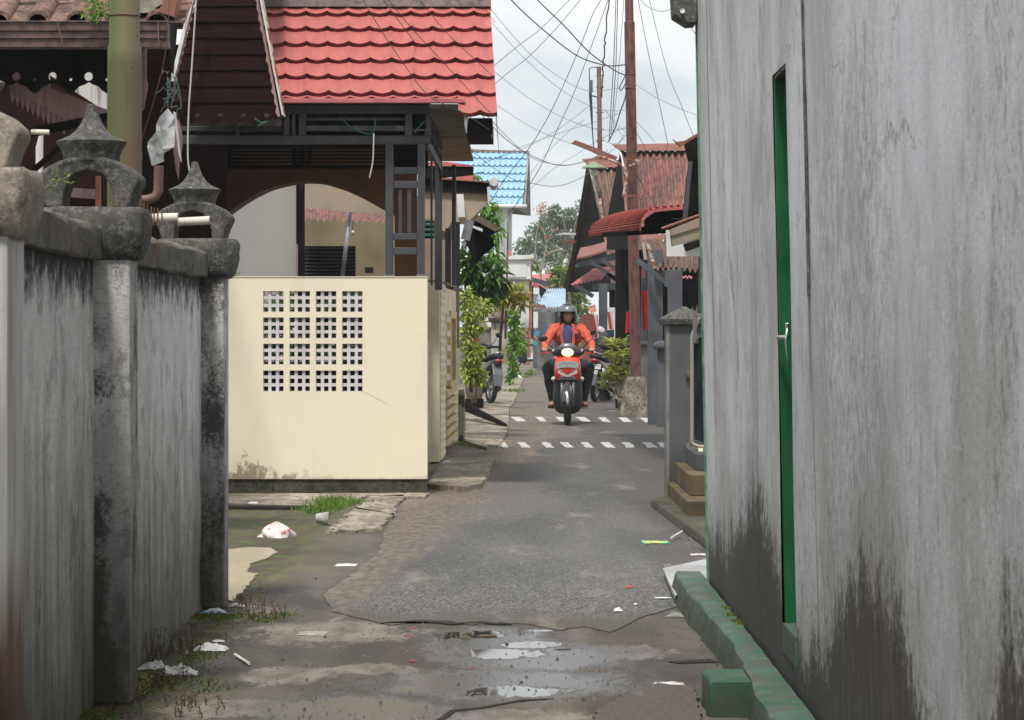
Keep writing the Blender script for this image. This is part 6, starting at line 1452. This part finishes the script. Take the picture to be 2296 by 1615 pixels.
# ============================================================ far houses beyond the alley
f1 = thing('pink_roof_house','far house with faded red metal roof beyond the alley end','house',(2,125,0))
sheet(f1,'roof',[(1190,616,128),(1262,614,128),(1290,640,124),(1290,652,122),(1192,650,122)], M['roof_pink'], .5); fb(f1,'house_wall',1190,650,1300,760,124,.3,'white_wall',0)
f0 = thing('grey_roof_house','far house with dull brown-grey roof behind the faded red roof','house',(2,140,0)); sheet(f0,'roof',[(1222,604,140),(1262,602,140),(1290,616,138),(1222,618,138)], M['roof_brown'], .5); sheet(f0,'verge',[(1252,616,137),(1292,600,137),(1292,604,137),(1254,620,137)], M['white_wall'], .2)
fb(f0,'house_wall',1222,618,1290,760,139,.3,'white_wall',0)
f2 = thing('blue_shed','small shed with weathered light blue corrugated roof behind the rider','shed',(1.4,88,0))
corr(f2,'roof',W(1213,648,92),W(1268,647,92),W(1268,688,88),W(1196,690,88),11,.03,paint('weathered_blue_roof',(.42,.55,.66),(.30,.40,.50),3,rough=.6))
sheet(f2,'dark_gap',[(1208,640,90),(1226,650,90),(1214,668,90),(1206,655,90)], M['black_timber_shade'], .1); fb(f2,'white_box',1195,646,1209,660,89,.5,'white_wall'); sheet(f2,'rust_eave',[(1196,682,87),(1222,684,87),(1224,692,87),(1196,690,87)], M['roof_rust'], .2)
sheet(f2,'grey_roof_slab',[(1193,622,91),(1232,632,91),(1230,642,91),(1194,633,91)], M['steel_grey'], .3); sheet(f2,'pink_roof_piece',[(1195,634,92),(1228,645,92),(1213,650,92),(1195,645,92)], M['roof_pink'], .3)
fb(f2,'beam',1195,692,1262,699,88,.2,'grey_light'); fb(f2,'post',1226,697,1236,foot(88),88,.3,'grey_light'); fb(f2,'post',1244,697,1254,foot(90),90,.3,'grey_post'); fb(f2,'back_wall',1195,700,1275,foot(96),96,.2,'grey_post'); fb(f2,'half_wall',1204,752,1232,foot(90),90,.2,'grey_light'); fb(f2,'pale_panel',1196,700,1206,735,94,.1,'white_wall')
f3 = thing('right_red_roof','small red tile roof glimpsed right of the helmet','house',(3,80,0)); sheet(f3,'roof',[(1316,716,76),(1337,706,76),(1346,740,74),(1322,742,74)], paint('red_tiles_far',(.50,.13,.09),(.35,.08,.06),6,rough=.7), .4); fb(f3,'house_wall',1316,740,1360,foot(76),76,.2,'grey_post')
sheet(f3,'upper_roof',[(1318,690,78),(1334,682,78),(1338,698,77),(1326,704,77)], M['orange_tile'], .3)
bn = thing('wooden_bench','low orange-brown wooden lounge chair at the alley end','chair',(.7,96,0)); d = 94
MB().tube(smoothpath([W(u,v,d) for u,v in ((1192,742),(1197,755),(1206,763),(1218,766),(1230,766))],4),.05,8).build('seat_rail', M['orange_tile'], bn, smooth=True)
for a, b_ in (((1226,766),(1232,790)),((1200,790),(1215,768)),((1205,768),(1222,792))): MB().bar(W(a[0],a[1],d),W(b_[0],b_[1]+0,d),.06,.06).build('leg', M['bark'], bn)
hung('teal_cloth',((1194,762),(1205,766),(1204,776),(1194,772)),93,cloth('teal_cloth',(.05,.40,.36)),'teal cloth draped over the far wooden chair',9,.02)
hung('blue_cloth',((1199,742),(1208,740),(1209,754),(1200,755)),95,cloth('sky_cloth',(.05,.30,.50)),'bright blue cloth hanging at the alley end',10,.02)
hung('white_cloth',((1196,715),(1204,712),(1206,735),(1199,738)),95.5,cloth('pale_cloth',(.60,.60,.60)),'white cloth hanging at the alley end',11,.02)

# ============================================================ VEGETATION
def plant(name, label, cat, base, blobs, mat, l, w, seed, stems=None, group=None, stemmat='bark', droop=.2):
    t_ = thing(name, label, cat, base, group); r_ = rng(seed); m = MB()
    for (u,v,dd,ru,rv,n_) in blobs:
        k = dd/F; m.leaves(W(u,v,dd),(ru*k,(ru+rv)*.5*k,rv*k),n_,l,w,r_,droop)
    m.build('leaves', M[mat], t_)
    if stems:
        for P, r0, r1 in stems:
            Q = smoothpath([W(*q) for q in P],3); MB().tube(Q,[r0+(r1-r0)*i/(len(Q)-1) for i in range(len(Q))],8).build('trunk' if r0 > .04 else 'stem', M[stemmat], t_, smooth=True)
    return t_
plant('leafy_tree','slender tree with drooping bright green leaves rising behind the ragged awning','tree',tuple(G(1075,890)),
      [(1092,462,46,24,14,110),(1075,478,46,18,16,80),(1108,485,46,14,14,60),(1045,398,47,18,8,60),(1062,395,47,12,6,30),(1112,520,46,14,10,50),(1100,540,46,14,14,50),(1108,568,46,14,16,50),(1120,595,46,10,20,40)],
      'lf_mango',.17,.045,11,[([(1062,900,46),(1068,760,46),(1072,620,46),(1085,520,46),(1092,470,46)],.05,.02)],droop=.9)
plant('broadleaf_shrub','tall shrub with large dark glossy leaves beside the porch posts','shrub',tuple(G(1060,900)),
      [(1062,600,42,26,26,80),(1090,630,42,24,22,70),(1050,575,42,16,20,60),(1100,610,42,18,22,60),(1075,655,42,30,12,60),(1045,640,42,12,30,40),(1120,625,42,10,26,30)],
      'lf_dark',.24,.085,12,[([(1062,905,42),(1060,800,42),(1066,690,42),(1080,600,42)],.045,.02)],droop=.5)
plant('croton_bush','dense variegated yellow-green bush beside the cream side wall','bush',tuple(G(1055,905)),
      [(1050,700,40,20,26,220),(1066,725,40,20,26,230),(1044,750,40,14,30,160),(1060,790,40,22,30,280),(1052,830,40,16,30,220),(1070,835,40,14,24,160),(1080,850,40,9,16,70),(1085,690,40,16,18,120),(1048,665,40,14,16,90)],
      'lf_croton',.085,.045,13,[([(1056,880,40),(1056,800,40),(1060,720,40)],.03,.015)])
plant('palm_like_shrub','olive yellow-leaved shrub with spreading fronds in front of the white balcony','shrub',tuple(G(1120,862)),
      [(1100,660,50,24,12,150),(1130,664,50,28,12,170),(1155,660,50,22,12,130),(1168,680,50,16,10,60),(1090,680,50,16,10,60)],'lf_olive',.22,.05,14,[([(1118,860,52),(1122,760,51),(1128,690,50)],.035,.02)],droop=.1)
plant('climbing_vine','bright green vine covering the verge behind the stepped-cap gatepost','vine',tuple(G(1150,850)),
      [(1150,712,66,11,16,110),(1152,745,66,8,22,90),(1149,780,66,6,24,70),(1158,775,66,6,14,40),(1150,825,66,7,14,60),(1144,845,66,5,10,40)],'lf_bright',.15,.09,15,[([(1150,856,66),(1152,780,66),(1152,710,66)],.03,.02)])
plant('low_vine','trailing green plant at the brick wall foot','vine',tuple(G(1150,830)),[(1162,770,78,8,18,60),(1166,740,78,5,14,30),(1172,775,78,7,12,40)],'lf_bright',.17,.09,16)
pt = thing('flower_pot','white flower pot standing by the brick wall','flower pot',(.2,88,0)); c = G(1166,818); MB().lathe((c.x,c.y,0),[(.0,0),(.12,0),(.17,.42),(.19,.44),(.19,.48),(.15,.48),(.14,.40),(0,.40)],20).build('pot_body', M['white_wall'], pt, smooth='auto')
pl_ = thing('planter','square weathered concrete planter on dark blocks under the variegated bush','planter',tuple(G(1060,918))); d = 8291/178
MB().box(px(1043,d),d,.0,px(1084,d),d+.35,.17).build('block_base', M['black_timber_shade'], pl_, bevel=.01); MB().loft([ringz(px(1063,d),d+.18,z,w,.17,10,24) for z,w in ((.171,.125),(.40,.15),(.405,.165),(.44,.165))]).build('planter_box', M['bark'], pl_, smooth='auto')
# yellow croton by the pole
yc = thing('yellow_croton','potted croton with yellow-green rosettes in front of the brown pole','plant',tuple(G(1392,912))); r_ = rng(17); d = 46
for (u,v,n_,L_) in ((1372,775,44,.19),(1403,772,40,.18),(1365,800,30,.15),(1392,812,60,.19),(1405,835,55,.19),(1375,835,50,.18),(1385,858,60,.19),(1362,848,40,.16),(1408,862,46,.17),(1395,880,46,.16),(1355,866,26,.14),(1398,795,36,.17)):
    m = MB(); c = W(u,v,d+r_.uniform(-.3,.3))
    for k in range(n_):
        a = r_.uniform(0,6.283); d_ = V((math.cos(a),math.sin(a)*.8,r_.uniform(.05,.9))); m.leaf(c+V((r_.gauss(0,.012),0,r_.gauss(0,.03))), d_, V((0,0,1)), L_*r_.uniform(.7,1.2), .055)
    m.build('rosette', M['lf_yellow'], yc)
    MB().tube(smoothpath([W(1392+r_.uniform(-6,6),905,d),W((u+1392)/2,(v+905)/2,d),c],3),[.014]*7 if False else .012,7).build('stem', M['stem_grey'], yc, smooth=True)
c = G(1390,912); MB().lathe((c.x,46.1,0),[(0,0),(.10,0),(.13,.2),(.145,.22),(.13,.22),(.12,.18),(0,.18)],20).build('pot', M['bark'], yc, smooth='auto')
# big far tree, flame shrub, bright shrubs
ft = thing('spreading_tree','large haze-paled green spreading tree far beyond the alley against the sky','tree',(4,200,0)); r_ = rng(19); m = MB(); d = 200
def tw_tree(m, cl, l, w, mat): pass
for (u,v,ru,rv,n_) in ((1235,490,26,16,420),(1262,500,30,18,480),(1205,520,28,20,480),(1240,530,40,18,620),(1180,550,28,18,420),(1215,560,34,18,480),(1270,545,36,26,620),(1290,500,22,24,360),(1165,575,18,14,200),(1300,560,30,30,500),(1235,585,40,16,360),(1245,470,14,10,130),(1275,478,16,10,160),(1222,500,14,10,130),(1310,470,22,22,260)):
    k = d/F; m.leaves(W(u,v,d+r_.uniform(-2,2)),(ru*k,ru*k,rv*k),n_,.26,.15,r_,.1,.75)
m.build('crown', M['lf_far'], ft)
for P in (((1262,760),(1258,640),(1245,560),(1230,500)),((1258,640),(1285,560),(1290,500)),((1250,590),(1200,560),(1175,545)),((1245,560),(1215,530),(1200,510)),((1252,600),(1270,540),(1262,490))):
    Q = smoothpath([W(u,v,d) for u,v in P],4); MB().tube(Q,[.22-.17*i/(len(Q)-1) for i in range(len(Q))],8).build('trunk', M['bark'], ft, smooth=True)
fl = thing('flowering_frangipani','bare pale-branched tree with red and orange blossom tips beside the white house','tree',(1.1,100,0)); r_ = rng(23); d = 100; red = MB(); org = MB()
for P, r0 in (([(1212,660),(1212,610),(1205,590),(1190,575)],.05),([(1212,610),(1222,570),(1225,545),(1226,530)],.04),([(1222,575),(1245,562),(1272,563)],.035),([(1225,548),(1219,520),(1213,510)],.03),([(1226,545),(1238,522),(1246,515)],.025),([(1212,600),(1232,590),(1250,592)],.03),([(1205,590),(1200,560),(1204,520),(1213,480)],.035),([(1225,560),(1215,545),(1208,535)],.02)):
    Q = smoothpath([W(u,v,d) for u,v in P],4); MB().tube(Q,[r0*(1-.6*i/(len(Q)-1)) for i in range(len(Q))],7).build('branch', M['stem_grey'], fl, smooth=True)
for (u,v) in ((1213,511),(1226,530),(1246,515),(1228,571)): red.leaves(W(u,v,d),(.04,.04,.03),10,.06,.045,r_)
for (u,v) in ((1214,462),(1222,458),(1206,470),(1213,478),(1218,470)): org.leaves(W(u,v,d),(.12,.1,.08),22,.09,.05,r_)
red.build('red_blossoms', M['fl_red'], fl); org.build('orange_blossoms', M['fl_orange'], fl)
plant('bright_shrub_tree','bright green leafy tree between the far roofs and the steep gable','tree',(1.9,97,0),
      [(1255,618,98,20,18,230),(1238,640,98,14,14,130),(1270,640,98,22,22,260),(1290,660,98,22,26,270),(1275,690,98,22,26,260),(1305,690,98,18,26,220),(1290,725,98,20,24,210),(1250,605,98,12,8,70),(1228,648,98,10,8,60),(1318,720,98,12,24,110)],'lf_farb',.17,.10,25,[([(1280,816,97),(1282,740,97),(1275,650,97)],.09,.04)])
plant('low_green_bush','low green bush to the right of the helmet','bush',(2.3,92,0),[(1310,745,92,14,14,150),(1330,735,92,12,12,110),(1300,770,92,14,14,110),(1322,765,92,12,12,90)],'lf_bright',.16,.10,26)
plant('low_green_bush','small green bush under the pink roof at the left of the far shed','bush',(1,118,0),[(1200,595,116,14,10,120),(1205,655,96,8,6,40),(1203,720,97,8,8,60)],'lf_farb',.18,.1,27)
# yard shrubs seen through the vent blocks
plant('yard_shrub','leafy shrub growing behind the openwork blocks','shrub',(-1.7,24,0),
      [(640,700,24.2,45,40,380),(720,720,24.2,50,36,420),(790,690,24.2,40,40,380),(680,770,24.2,60,30,380),(780,780,24.2,50,30,340),(600,760,24.2,30,40,240)],'lf_shrub',.075,.04,28,[([(700,1000,24.2),(702,860,24.2),(705,720,24.2)],.02,.012)])
tag(MB().leaves(W(529,616,23),(.04,.04,.02),26,.05,.02,rng(3)).build('leaf_sprig', M['lf_bright']), 'tiny green sprig peeping over the left end of the yellow wall', 'plant')

# ============================================================ plank on the left verge
pk_ = MB(); a, b_ = W(1035,935,41.5), G(1137,962,.02); pk_.hexa([V((a.x,40.6,.16)),V((b_.x,37.6,0)),V((b_.x,38.0,0)),V((a.x,41.2,.16))],[V((a.x,40.6,.30)),V((b_.x,37.6,.045)),V((b_.x,38.0,.045)),V((a.x,41.2,.30))])
tag(pk_.build('dark_plank', M['black_timber_shade'], bevel=.01), 'dark wet timber plank leaning on the left verge in front of the planter', 'plank')
tag(MB().hexa([G(1043,985),G(1095,1006),G(1092,1010),G(1042,998)],[G(1043,985)+V((0,0,.03)),G(1095,1006)+V((0,0,.03)),G(1092,1010)+V((0,0,.03)),G(1042,998)+V((0,0,.05))]).build('broken_slab', M['pale_concrete'], bevel=.006), 'broken pale concrete piece at the foot of the blotched post', 'slab')
# painted dashes (two rows of road paint)
for row, (dashes) in enumerate((((1144,1180),(1200,1226),(1244,1272),(1290,1325),(1341,1368),(1386,1418),(1434,1462)), ((1117,1142),(1158,1190),(1213,1241),(1255,1286),(1301,1331),(1346,1380),(1393,1424),(1438,1474),(1474,1497)))):
    for k,(a,b_) in enumerate(dashes):
        if row == 0: v0 = 935+ (k>2)*(k-2)*.5; v1 = v0+10
        else: v0 = 992; v1 = 1004
        sh_ = (b_-a)*.42; rr = rng(k+row*20)
        pts = [G(a,v0,.006),G(b_-sh_,v0,.006),G(b_,v1,.006),G(a+sh_,v1,.006)]
        m = MB().prism([V((p.x,p.y,.0056)) for p in jag([V((p.x,p.y,0)) for p in pts], .12, .010, rr)], (0,0,.0015)); struct('road_marking', m, M['dashes'])
# ============================================================ OVERHEAD WIRES
def wire(pts, d0, d1, px_w, label, mat='wire', lump=0, k=6):
    n_ = len(pts); P = smoothpath([W(u, v, d0+(d1-d0)*i/(n_-1)) for i,(u,v) in enumerate(pts)], k); rr = rng(int(pts[0][0]*7+pts[0][1]))
    if lump: P = [p+V((rr.uniform(-lump,lump),0,rr.uniform(-lump,lump))) for p in P]
    r = [p.y/F*px_w*.5 for p in P]
    return tag(MB().tube(P, r, 6).build('overhead_wire', M[mat], smooth=True), label, 'cable')
wire([(1118,-40),(1146,0),(1212,62),(1292,124),(1349,145),(1376,148),(1410,144)],28,42,2.8,'thick black cable sagging from upper left to the upper band of the brown pole')
wire([(1170,-45),(1205,0),(1264,57),(1321,117),(1376,157),(1408,171)],28,42,2.8,'thick black cable running straight down to the lower band of the brown pole')
wire([(1310,-30),(1277,0),(1212,65),(1167,99),(1106,149)],30,26,1.5,'twisted wire slanting down left to the red roof edge, upper of the pair')
wire([(1330,-30),(1301,0),(1257,53),(1190,123),(1142,161),(1110,188)],30,26,1.5,'twisted wire slanting down left to the red roof edge, lower of the pair')
wire([(1358,-30),(1347,0),(1329,32),(1301,104),(1262,194),(1222,275),(1182,338),(1135,398),(1098,455)],40,60,1.6,'long dark wire crossing the sky down to the blue roof')
wire([(1366,-10),(1361,7),(1321,117),(1284,216),(1247,296),(1210,377),(1170,440),(1125,500)],40,60,1.5,'second long wire running down left past the blue roof gable')
wire([(1366,-30),(1365,0),(1359,65),(1355,112),(1351,162),(1349,219)],44,51,3.2,'knotted dark cable hanging straight to the thin rusty pole',lump=.012)
wire([(1382,-30),(1381,0),(1376,139),(1370,240),(1366,311)],43,55,2.0,'grey cable dropping steeply between the two poles, left of the pair','wire_grey')
wire([(1386,-30),(1385,0),(1381,139),(1375,240),(1370,300)],43,55,2.0,'grey cable dropping steeply between the two poles, right of the pair','wire_grey')
wire([(1398,-10),(1396,40),(1388,149),(1380,230),(1374,300)],43,54,1.2,'thin twisted wire dropping close beside the brown pole','wire_grey',.006)
wire([(1428,-20),(1431,0),(1444,70),(1460,149),(1480,240),(1497,323)],41,46,1.4,'twisted wire right of the brown pole going down to the rusty ridge')
wire([(1452,-20),(1456,0),(1480,99),(1500,170),(1525,231),(1555,306)],41,27,1.4,'rightmost long wire falling to the dark gable by the grey wall')
wire([(1422,188),(1475,221),(1525,244),(1562,258)],42,22,1.3,'thin wire from the brown pole to the grey wall edge','wire_grey')
wire([(1095,15),(1190,123),(1267,181),(1321,204),(1379,199),(1406,196)],25,42,1.1,'thin sagging wire from the red roof ridge to the pole, top one','wire_grey')
wire([(1095,42),(1177,132),(1262,204),(1331,241),(1376,249),(1406,246)],25,42,1.1,'thin sagging wire from the red roof to the pole, second one','wire_grey')
wire([(1106,159),(1192,224),(1272,268),(1346,291),(1406,288)],26,42,1.1,'thin sagging wire from mid roof edge to the pole, third one','wire_grey')
wire([(1114,236),(1202,291),(1277,321),(1330,338)],26,55,1.0,'thin wire from the lower roof corner to the rusted spout','wire_grey')
wire([(1408,154),(1398,178),(1389,196),(1392,203),(1398,196),(1406,180)],41.9,41.9,2.2,'small loop of spare cable tied to the brown pole')
wire([(1406,196),(1400,225),(1391,250),(1378,290),(1364,318)],42,52,2.8,'thick drop cable from the brown pole toward the thin pole foot')
wire([(812,-3),(850,61),(900,136),(960,213),(1040,255),(1098,292)],21.8,21.9,1.7,'wire crossing in front of the red roof, leftmost of the bundle')
wire([(857,-3),(945,114),(1000,175),(1050,225),(1110,290),(1161,332),(1226,364),(1267,371),(1311,362),(1350,345)],21.5,44,1.7,'wire crossing the red roof and sagging on to the lamp arm')
wire([(868,-3),(920,60),(975,120),(1040,190),(1092,246),(1115,262)],21.6,22.2,1.7,'wire crossing in front of the red roof, middle of the bundle')
wire([(938,-3),(1000,72),(1050,120),(1109,175)],21.6,22.4,1.4,'wire crossing the upper right of the red roof','wire')
wire([(1066,-3),(1090,25),(1110,50)],21.6,22.4,1.2,'short wire over the top right corner of the red roof','wire_grey')
wire([(1080,245),(1130,300),(1186,350),(1230,366),(1275,370),(1320,360)],22.5,44,1.4,'second sagging wire below the red roof corner','wire_grey')
wire([(1050,330),(1100,372),(1150,402),(1186,410),(1240,418),(1286,407),(1335,377),(1362,336)],30,52,1.3,'lowest wide sagging wire between the soffit house and the thin pole')
wire([(1329,231),(1290,262),(1242,296),(1170,335),(1080,365)],51,75,1.0,'faint wire from the cable bundle to the blue roof','wire_grey')
wire([(1393,253),(1326,276),(1242,303),(1157,335),(1075,372)],42,75,1.1,'faint wire from the brown pole to the blue roof','wire_grey')
wire([(1406,283),(1370,300),(1330,322),(1290,348),(1240,380),(1170,440)],42,78,1.0,'faint wire slanting low left from the brown pole','wire_grey')
wire([(1310,268),(1270,300),(1220,350),(1190,390)],51,78,.9,'thin wire parallel above the blue gable','wire_grey')
wire([(1320,470),(1260,480),(1215,492),(1190,500)],60,80,.9,'low thin wire between the steep gable and the white house','wire_grey')
wire([(1515,17),(1495,24),(1476,25),(1451,15),(1433,-4)],14,40,1.3,'slack wire looping from the dark corner box to the pole')
wire([(1505,-4),(1512,10),(1520,22)],13.3,13.3,1.2,'short wire entering the dark corner box')
wire([(1545,56),(1552,66),(1560,78)],13.36,13.40,1.4,'short wire leaving the dark box along the grey wall edge')
wire([(1422,290),(1440,320),(1448,340),(1440,360),(1425,368)],42,42.1,1.3,'loose wire loop right of the brown pole')
wire([(1418,385),(1432,400),(1443,420),(1444,438),(1436,450)],41.9,42,2.0,'curved cable hanging off the lamp bracket')
wire([(1424,270),(1445,292),(1468,318)],42,45,1.0,'thin stay wire right of the brown pole','wire_grey')
for k,(p) in enumerate((((1356,244),(1370,262),(1390,285),(1406,300)),((1358,250),(1380,280),(1400,315)),((1345,300),(1360,318),(1385,322),(1400,300)),((1330,332),(1350,345),(1372,338),(1406,300)))):
    wire(list(p),51,42.2,1.0,['thin tangled wire between the two poles, uppermost','thin tangled wire between the two poles, steep one','thin tangled wire looping low between the two poles','lowest tangled wire between the two poles'][k],'wire_grey')
# ============================================================ LITTER
def litter(name, u, v, wpx, hpx, label, mat, cat, seed, h=.03, z=0.0, seg=9, pts=None):
    """crumpled piece of rubbish lying on the ground, about wpx by hpx picture units"""
    d = F*EYE/(v-740); wx = wpx/F*d; r_ = rng(seed); m = MB(); dep = min(wx*1.3, max(.02, (hpx/F*d - h*.8)*d/EYE*.8))
    def f(a,b):
        x = (a-.5); y = (b-.5); e = 1+.35*mnoise.noise(V((a*3,b*3,seed)))
        hh = h*(1-(2*x)**2)*(1-(2*y)**2)*(.45+.9*abs(mnoise.noise(V((a*5+seed,b*5,2)))))+.003
        return G(u,v).lerp(G(u,v),0) + V((x*wx*e, y*dep*e, z+max(.002,hh)))
    m.grid(f, seg, seg)
    o = m.build(name, M[mat], smooth=False); sm = o.modifiers.new('t','SOLIDIFY'); sm.thickness = .0015
    return tag(o, label, cat)
lt = MB(); c = G(618,1205)
def bag(a,b):
    th = a*2*math.pi; r = .088*(1-b**2.2)+.004; k = 1+.22*math.sin(3*th+b*4)+.10*math.sin(9*th); return c+V((r*k*math.cos(th)*1.12+.006*b, .07*k*(1-b**2)*math.sin(th), .088*b*(1-.15*math.sin(5*th))))
lt.grid(bag, 48, 10); tag(lt.build('plastic_bag', M['film_red'], smooth='auto'), 'white plastic bag with red print puffed up on the wet yard ground', 'plastic bag')
MB_ = MB().lathe((0,0,0),[(.0,0),(.032,0),(.045,.08),(.048,.085),(.044,.083),(.030,.004),(0,.004)],20); c = G(722,1178)
for i,q in enumerate(MB_.v): MB_.v[i] = tuple(c+V((q[2]-.04, q[1], q[0]+.045)))
tag(MB_.build('plastic_cup', M['clear'], smooth='auto'), 'cloudy plastic cup on its side beside the grass tuft', 'cup')
litter('oval_plastic',691,1142,28,14,'oval pale plastic lid on the ground in front of the yellow wall','film_white','litter',1,.015)
litter('crumpled_paper',568,1134,42,16,'crumpled white paper at the foot of the yellow wall plinth','film_white','litter',2,.035)
litter('flat_wrapper',777,1268,46,10,'flat pale plastic wrapper beside the asphalt edge','film_white','litter',3,.006)
litter('snack_wrapper',449,1352,24,20,'torn green snack wrapper by the far pillar foot',(lambda: (M.__setitem__('wr_green', paint('green_wrapper',(.02,.30,.14),(.55,.6,.55),40,(.55,.6),.3)),'wr_green')[1])(),'wrapper',4,.04)
M['wr_blue'] = paint('white_blue_wrapper',(.62,.64,.66),(.10,.28,.50),26,(.56,.6),.35); M['wr_yg'] = paint('green_yellow_wrapper',(.05,.50,.30),(.65,.60,.08),12,(.46,.52),.35); M['wr_red'] = paint('white_red_packet',(.62,.60,.57),(.45,.10,.08),30,(.58,.62),.5); M['redbit'] = flat('red_scrap',(.38,.04,.05),.7); M['leafgrey'] = flat('dry_grey_leaf',(.26,.29,.26),.6)
litter('drink_wrapper',480,1376,58,14,'crumpled white and blue wrapper right of the left wall','wr_blue','wrapper',5,.03)
litter('plastic_shreds',528,1360,44,16,'pale plastic shreds among dry weeds at the far pillar foot','clear','litter',6,.015)
litter('clear_film',700,1422,64,16,'thin clear plastic film on the damp concrete','clear','litter',7,.008)
litter('plastic_sheet',471,1458,72,26,'white plastic sheet arched on the ground near the left wall','film_white','plastic sheet',8,.035)
litter('crumpled_plastic',345,1502,70,26,'heap of crumpled clear plastic right beside the middle pillar','film_white','plastic sheet',9,.045,seg=14)
litter('crumpled_plastic',402,1512,80,28,'longer strip of crumpled clear plastic just right of the heap by the middle pillar','film_white','plastic sheet',10,.04,seg=14)
litter('plastic_scrap',490,1440,26,8,'small clear scrap between white sheet and moss strip','film_white','litter',22,.008)
litter('blue_scrap',421,1467,13,8,'tiny pale blue scrap left of the white sheet','wr_blue','litter',11,.015)
litter('pebble',393,1459,11,8,'small rounded beige pebble by the dry weeds','pale_concrete','stone',12,.018); litter('pebble',437,1470,9,6,'small brown pebble left of the white plastic sheet','base_block','stone',23,.012)
a, b_ = G(527,1468,.012), G(558,1488,.01); tag(MB().tube([a,b_],.006,8).build('drinking_straw', M['film_white']), 'thick pale straw lying on the damp concrete', 'straw')
litter('snack_wrapper',1469,1219,58,10,'flat green and yellow wrapper on the asphalt at right','wr_yg','wrapper',13,.006,z=.007)
a, b_ = G(1505,1206,.03), G(1529,1192,.04); tag(MB().tube([a,b_],.007,6).build('white_tube', M['pvc']), 'short white paper tube by the dark kerb', 'litter')
litter('cigarette_packet',1565,1246,34,7,'flattened red and white packet beside the marble slab','wr_red','litter',14,.006,z=.004)
litter('packet',1502,1537,66,16,'torn white and red packet left of the green step block','wr_red','litter',15,.012)
litter('grey_leaf',1514,1384,40,13,'curled grey-green leaf beside the green kerb','leafgrey','leaf',16,.03)
litter('paper_scrap',1386,1374,20,11,'small crumpled bluish scrap on the asphalt edge','film_white','litter',17,.02,z=.007)
litter('paper_scrap',1425,1360,8,5,'tiny white scrap right of the bluish one','film_white','litter',24,.01,z=.007); litter('orange_scrap',1411,1321,14,7,'tiny orange scrap on the asphalt','orange_cloth','litter',18,.01,z=.007)
litter('white_sliver',1487,1345,36,4,'thin white sliver on the asphalt by the marble slab','film_white','litter',19,.004,z=.007)
litter('paper_pile',1160,848,24,12,'pale crumpled paper on the far left verge','film_white','litter',20,.12)
litter('tissue',1003,1044,22,8,'white tissue at the foot of the cream pier','film_white','litter',21,.02,z=.03)
litter('blue_strip',935,1112,46,5,'flat light blue plastic strip at the concrete edge','wr_blue','litter',25,.006,z=.01)
litter('paper_sheet',1128,1003,22,8,'white paper sheet at the left end of the nearer dashes','film_white','litter',26,.01,z=.007)
for k,(u,v) in enumerate(((912,1427),(928,1410),(1060,1500),(1358,1506),(925,1485))): o = litter('red_scrap',u,v,[15,11,7,6,13][k],3,['larger red scrap left of the upper puddle','red scrap at the crack above the upper puddle','tiny red scrap between upper and lower puddles','tiny red scrap lying right of the puddles','red scrap on the damp brown ground lower left of the puddles'][k],'redbit','litter',50+k,.004,seg=3); o['group'] = 'tiny red scraps by the puddles'
litter('wood_chip',1045,1432,26,6,'flat brown wood chip in the upper puddle','bark','wood chip',27,.012,seg=4); litter('wood_chip',1090,1428,40,5,'long thin wood splinter in the upper puddle','bark','wood chip',28,.01,seg=4); litter('stone_chip',1262,1456,36,5,'flat stone chip beside the brighter puddle','base_block','stone',29,.012,seg=4)
# gravel specks on the near ground
r_ = rng(91); m = MB()
for _ in range(1500):
    y = 9.4+ (r_.random()**1.3)*5.5; x = r_.uniform(-1.25,.78); s_ = r_.uniform(.0015,.0055)*(1 if r_.random() < .93 else 2.2); c = V((x,y,.0)); i = [m.pt(c+V((s_*math.cos(a+r_.random()),s_*math.sin(a+r_.random()),0))) for a in (0,1.6,3.1,4.7)]; t_ = m.pt(c+V((0,0,s_*1.1)))
    for k in range(4): m.f.append([i[k],i[(k+1)%4],t_])
tag(m.build('gravel', paint('gravel_grains',(.16,.14,.12),(.04,.038,.035),30,rough=.9)), 'loose dark grit scattered over the near ground', 'gravel', kind='stuff')
r_ = rng(92); m = MB()
for _ in range(1500):
    y = 9.4+r_.random()**1.2*4.4; x = -1.44+abs(r_.gauss(0,.16)); c = V((x,y,r_.uniform(.001,.012))); m.leaf(c, V((r_.uniform(-1,1),r_.uniform(-1,1),r_.uniform(-.1,.35))), V((0,0,1)), r_.uniform(.01,.035), r_.uniform(.003,.008))
tag(m.build('leaf_litter', M['dry']), 'brown leaf litter along the foot of the left wall', 'leaf litter', kind='stuff')

# ============================================================ humid air: far things fade a little
hz = MB().box(-150,-30,-1,150,215,45).build('haze', (lambda m: m)(bpy.data.materials.new('haze')), origin=(0,0,-1))
hm_ = hz.data.materials[0]; hm_.use_nodes = True; ht = hm_.node_tree; ht.nodes.clear(); pv = ht.nodes.new('ShaderNodeVolumePrincipled'); ho = ht.nodes.new('ShaderNodeOutputMaterial')
pv.inputs['Color'].default_value = (.86,.92,.97,1); pv.inputs['Density'].default_value = .0005; ht.links.new(pv.outputs[0], ho.inputs['Volume'])
tag(hz, 'thin humid haze in the air along the alley', 'haze', kind='stuff')
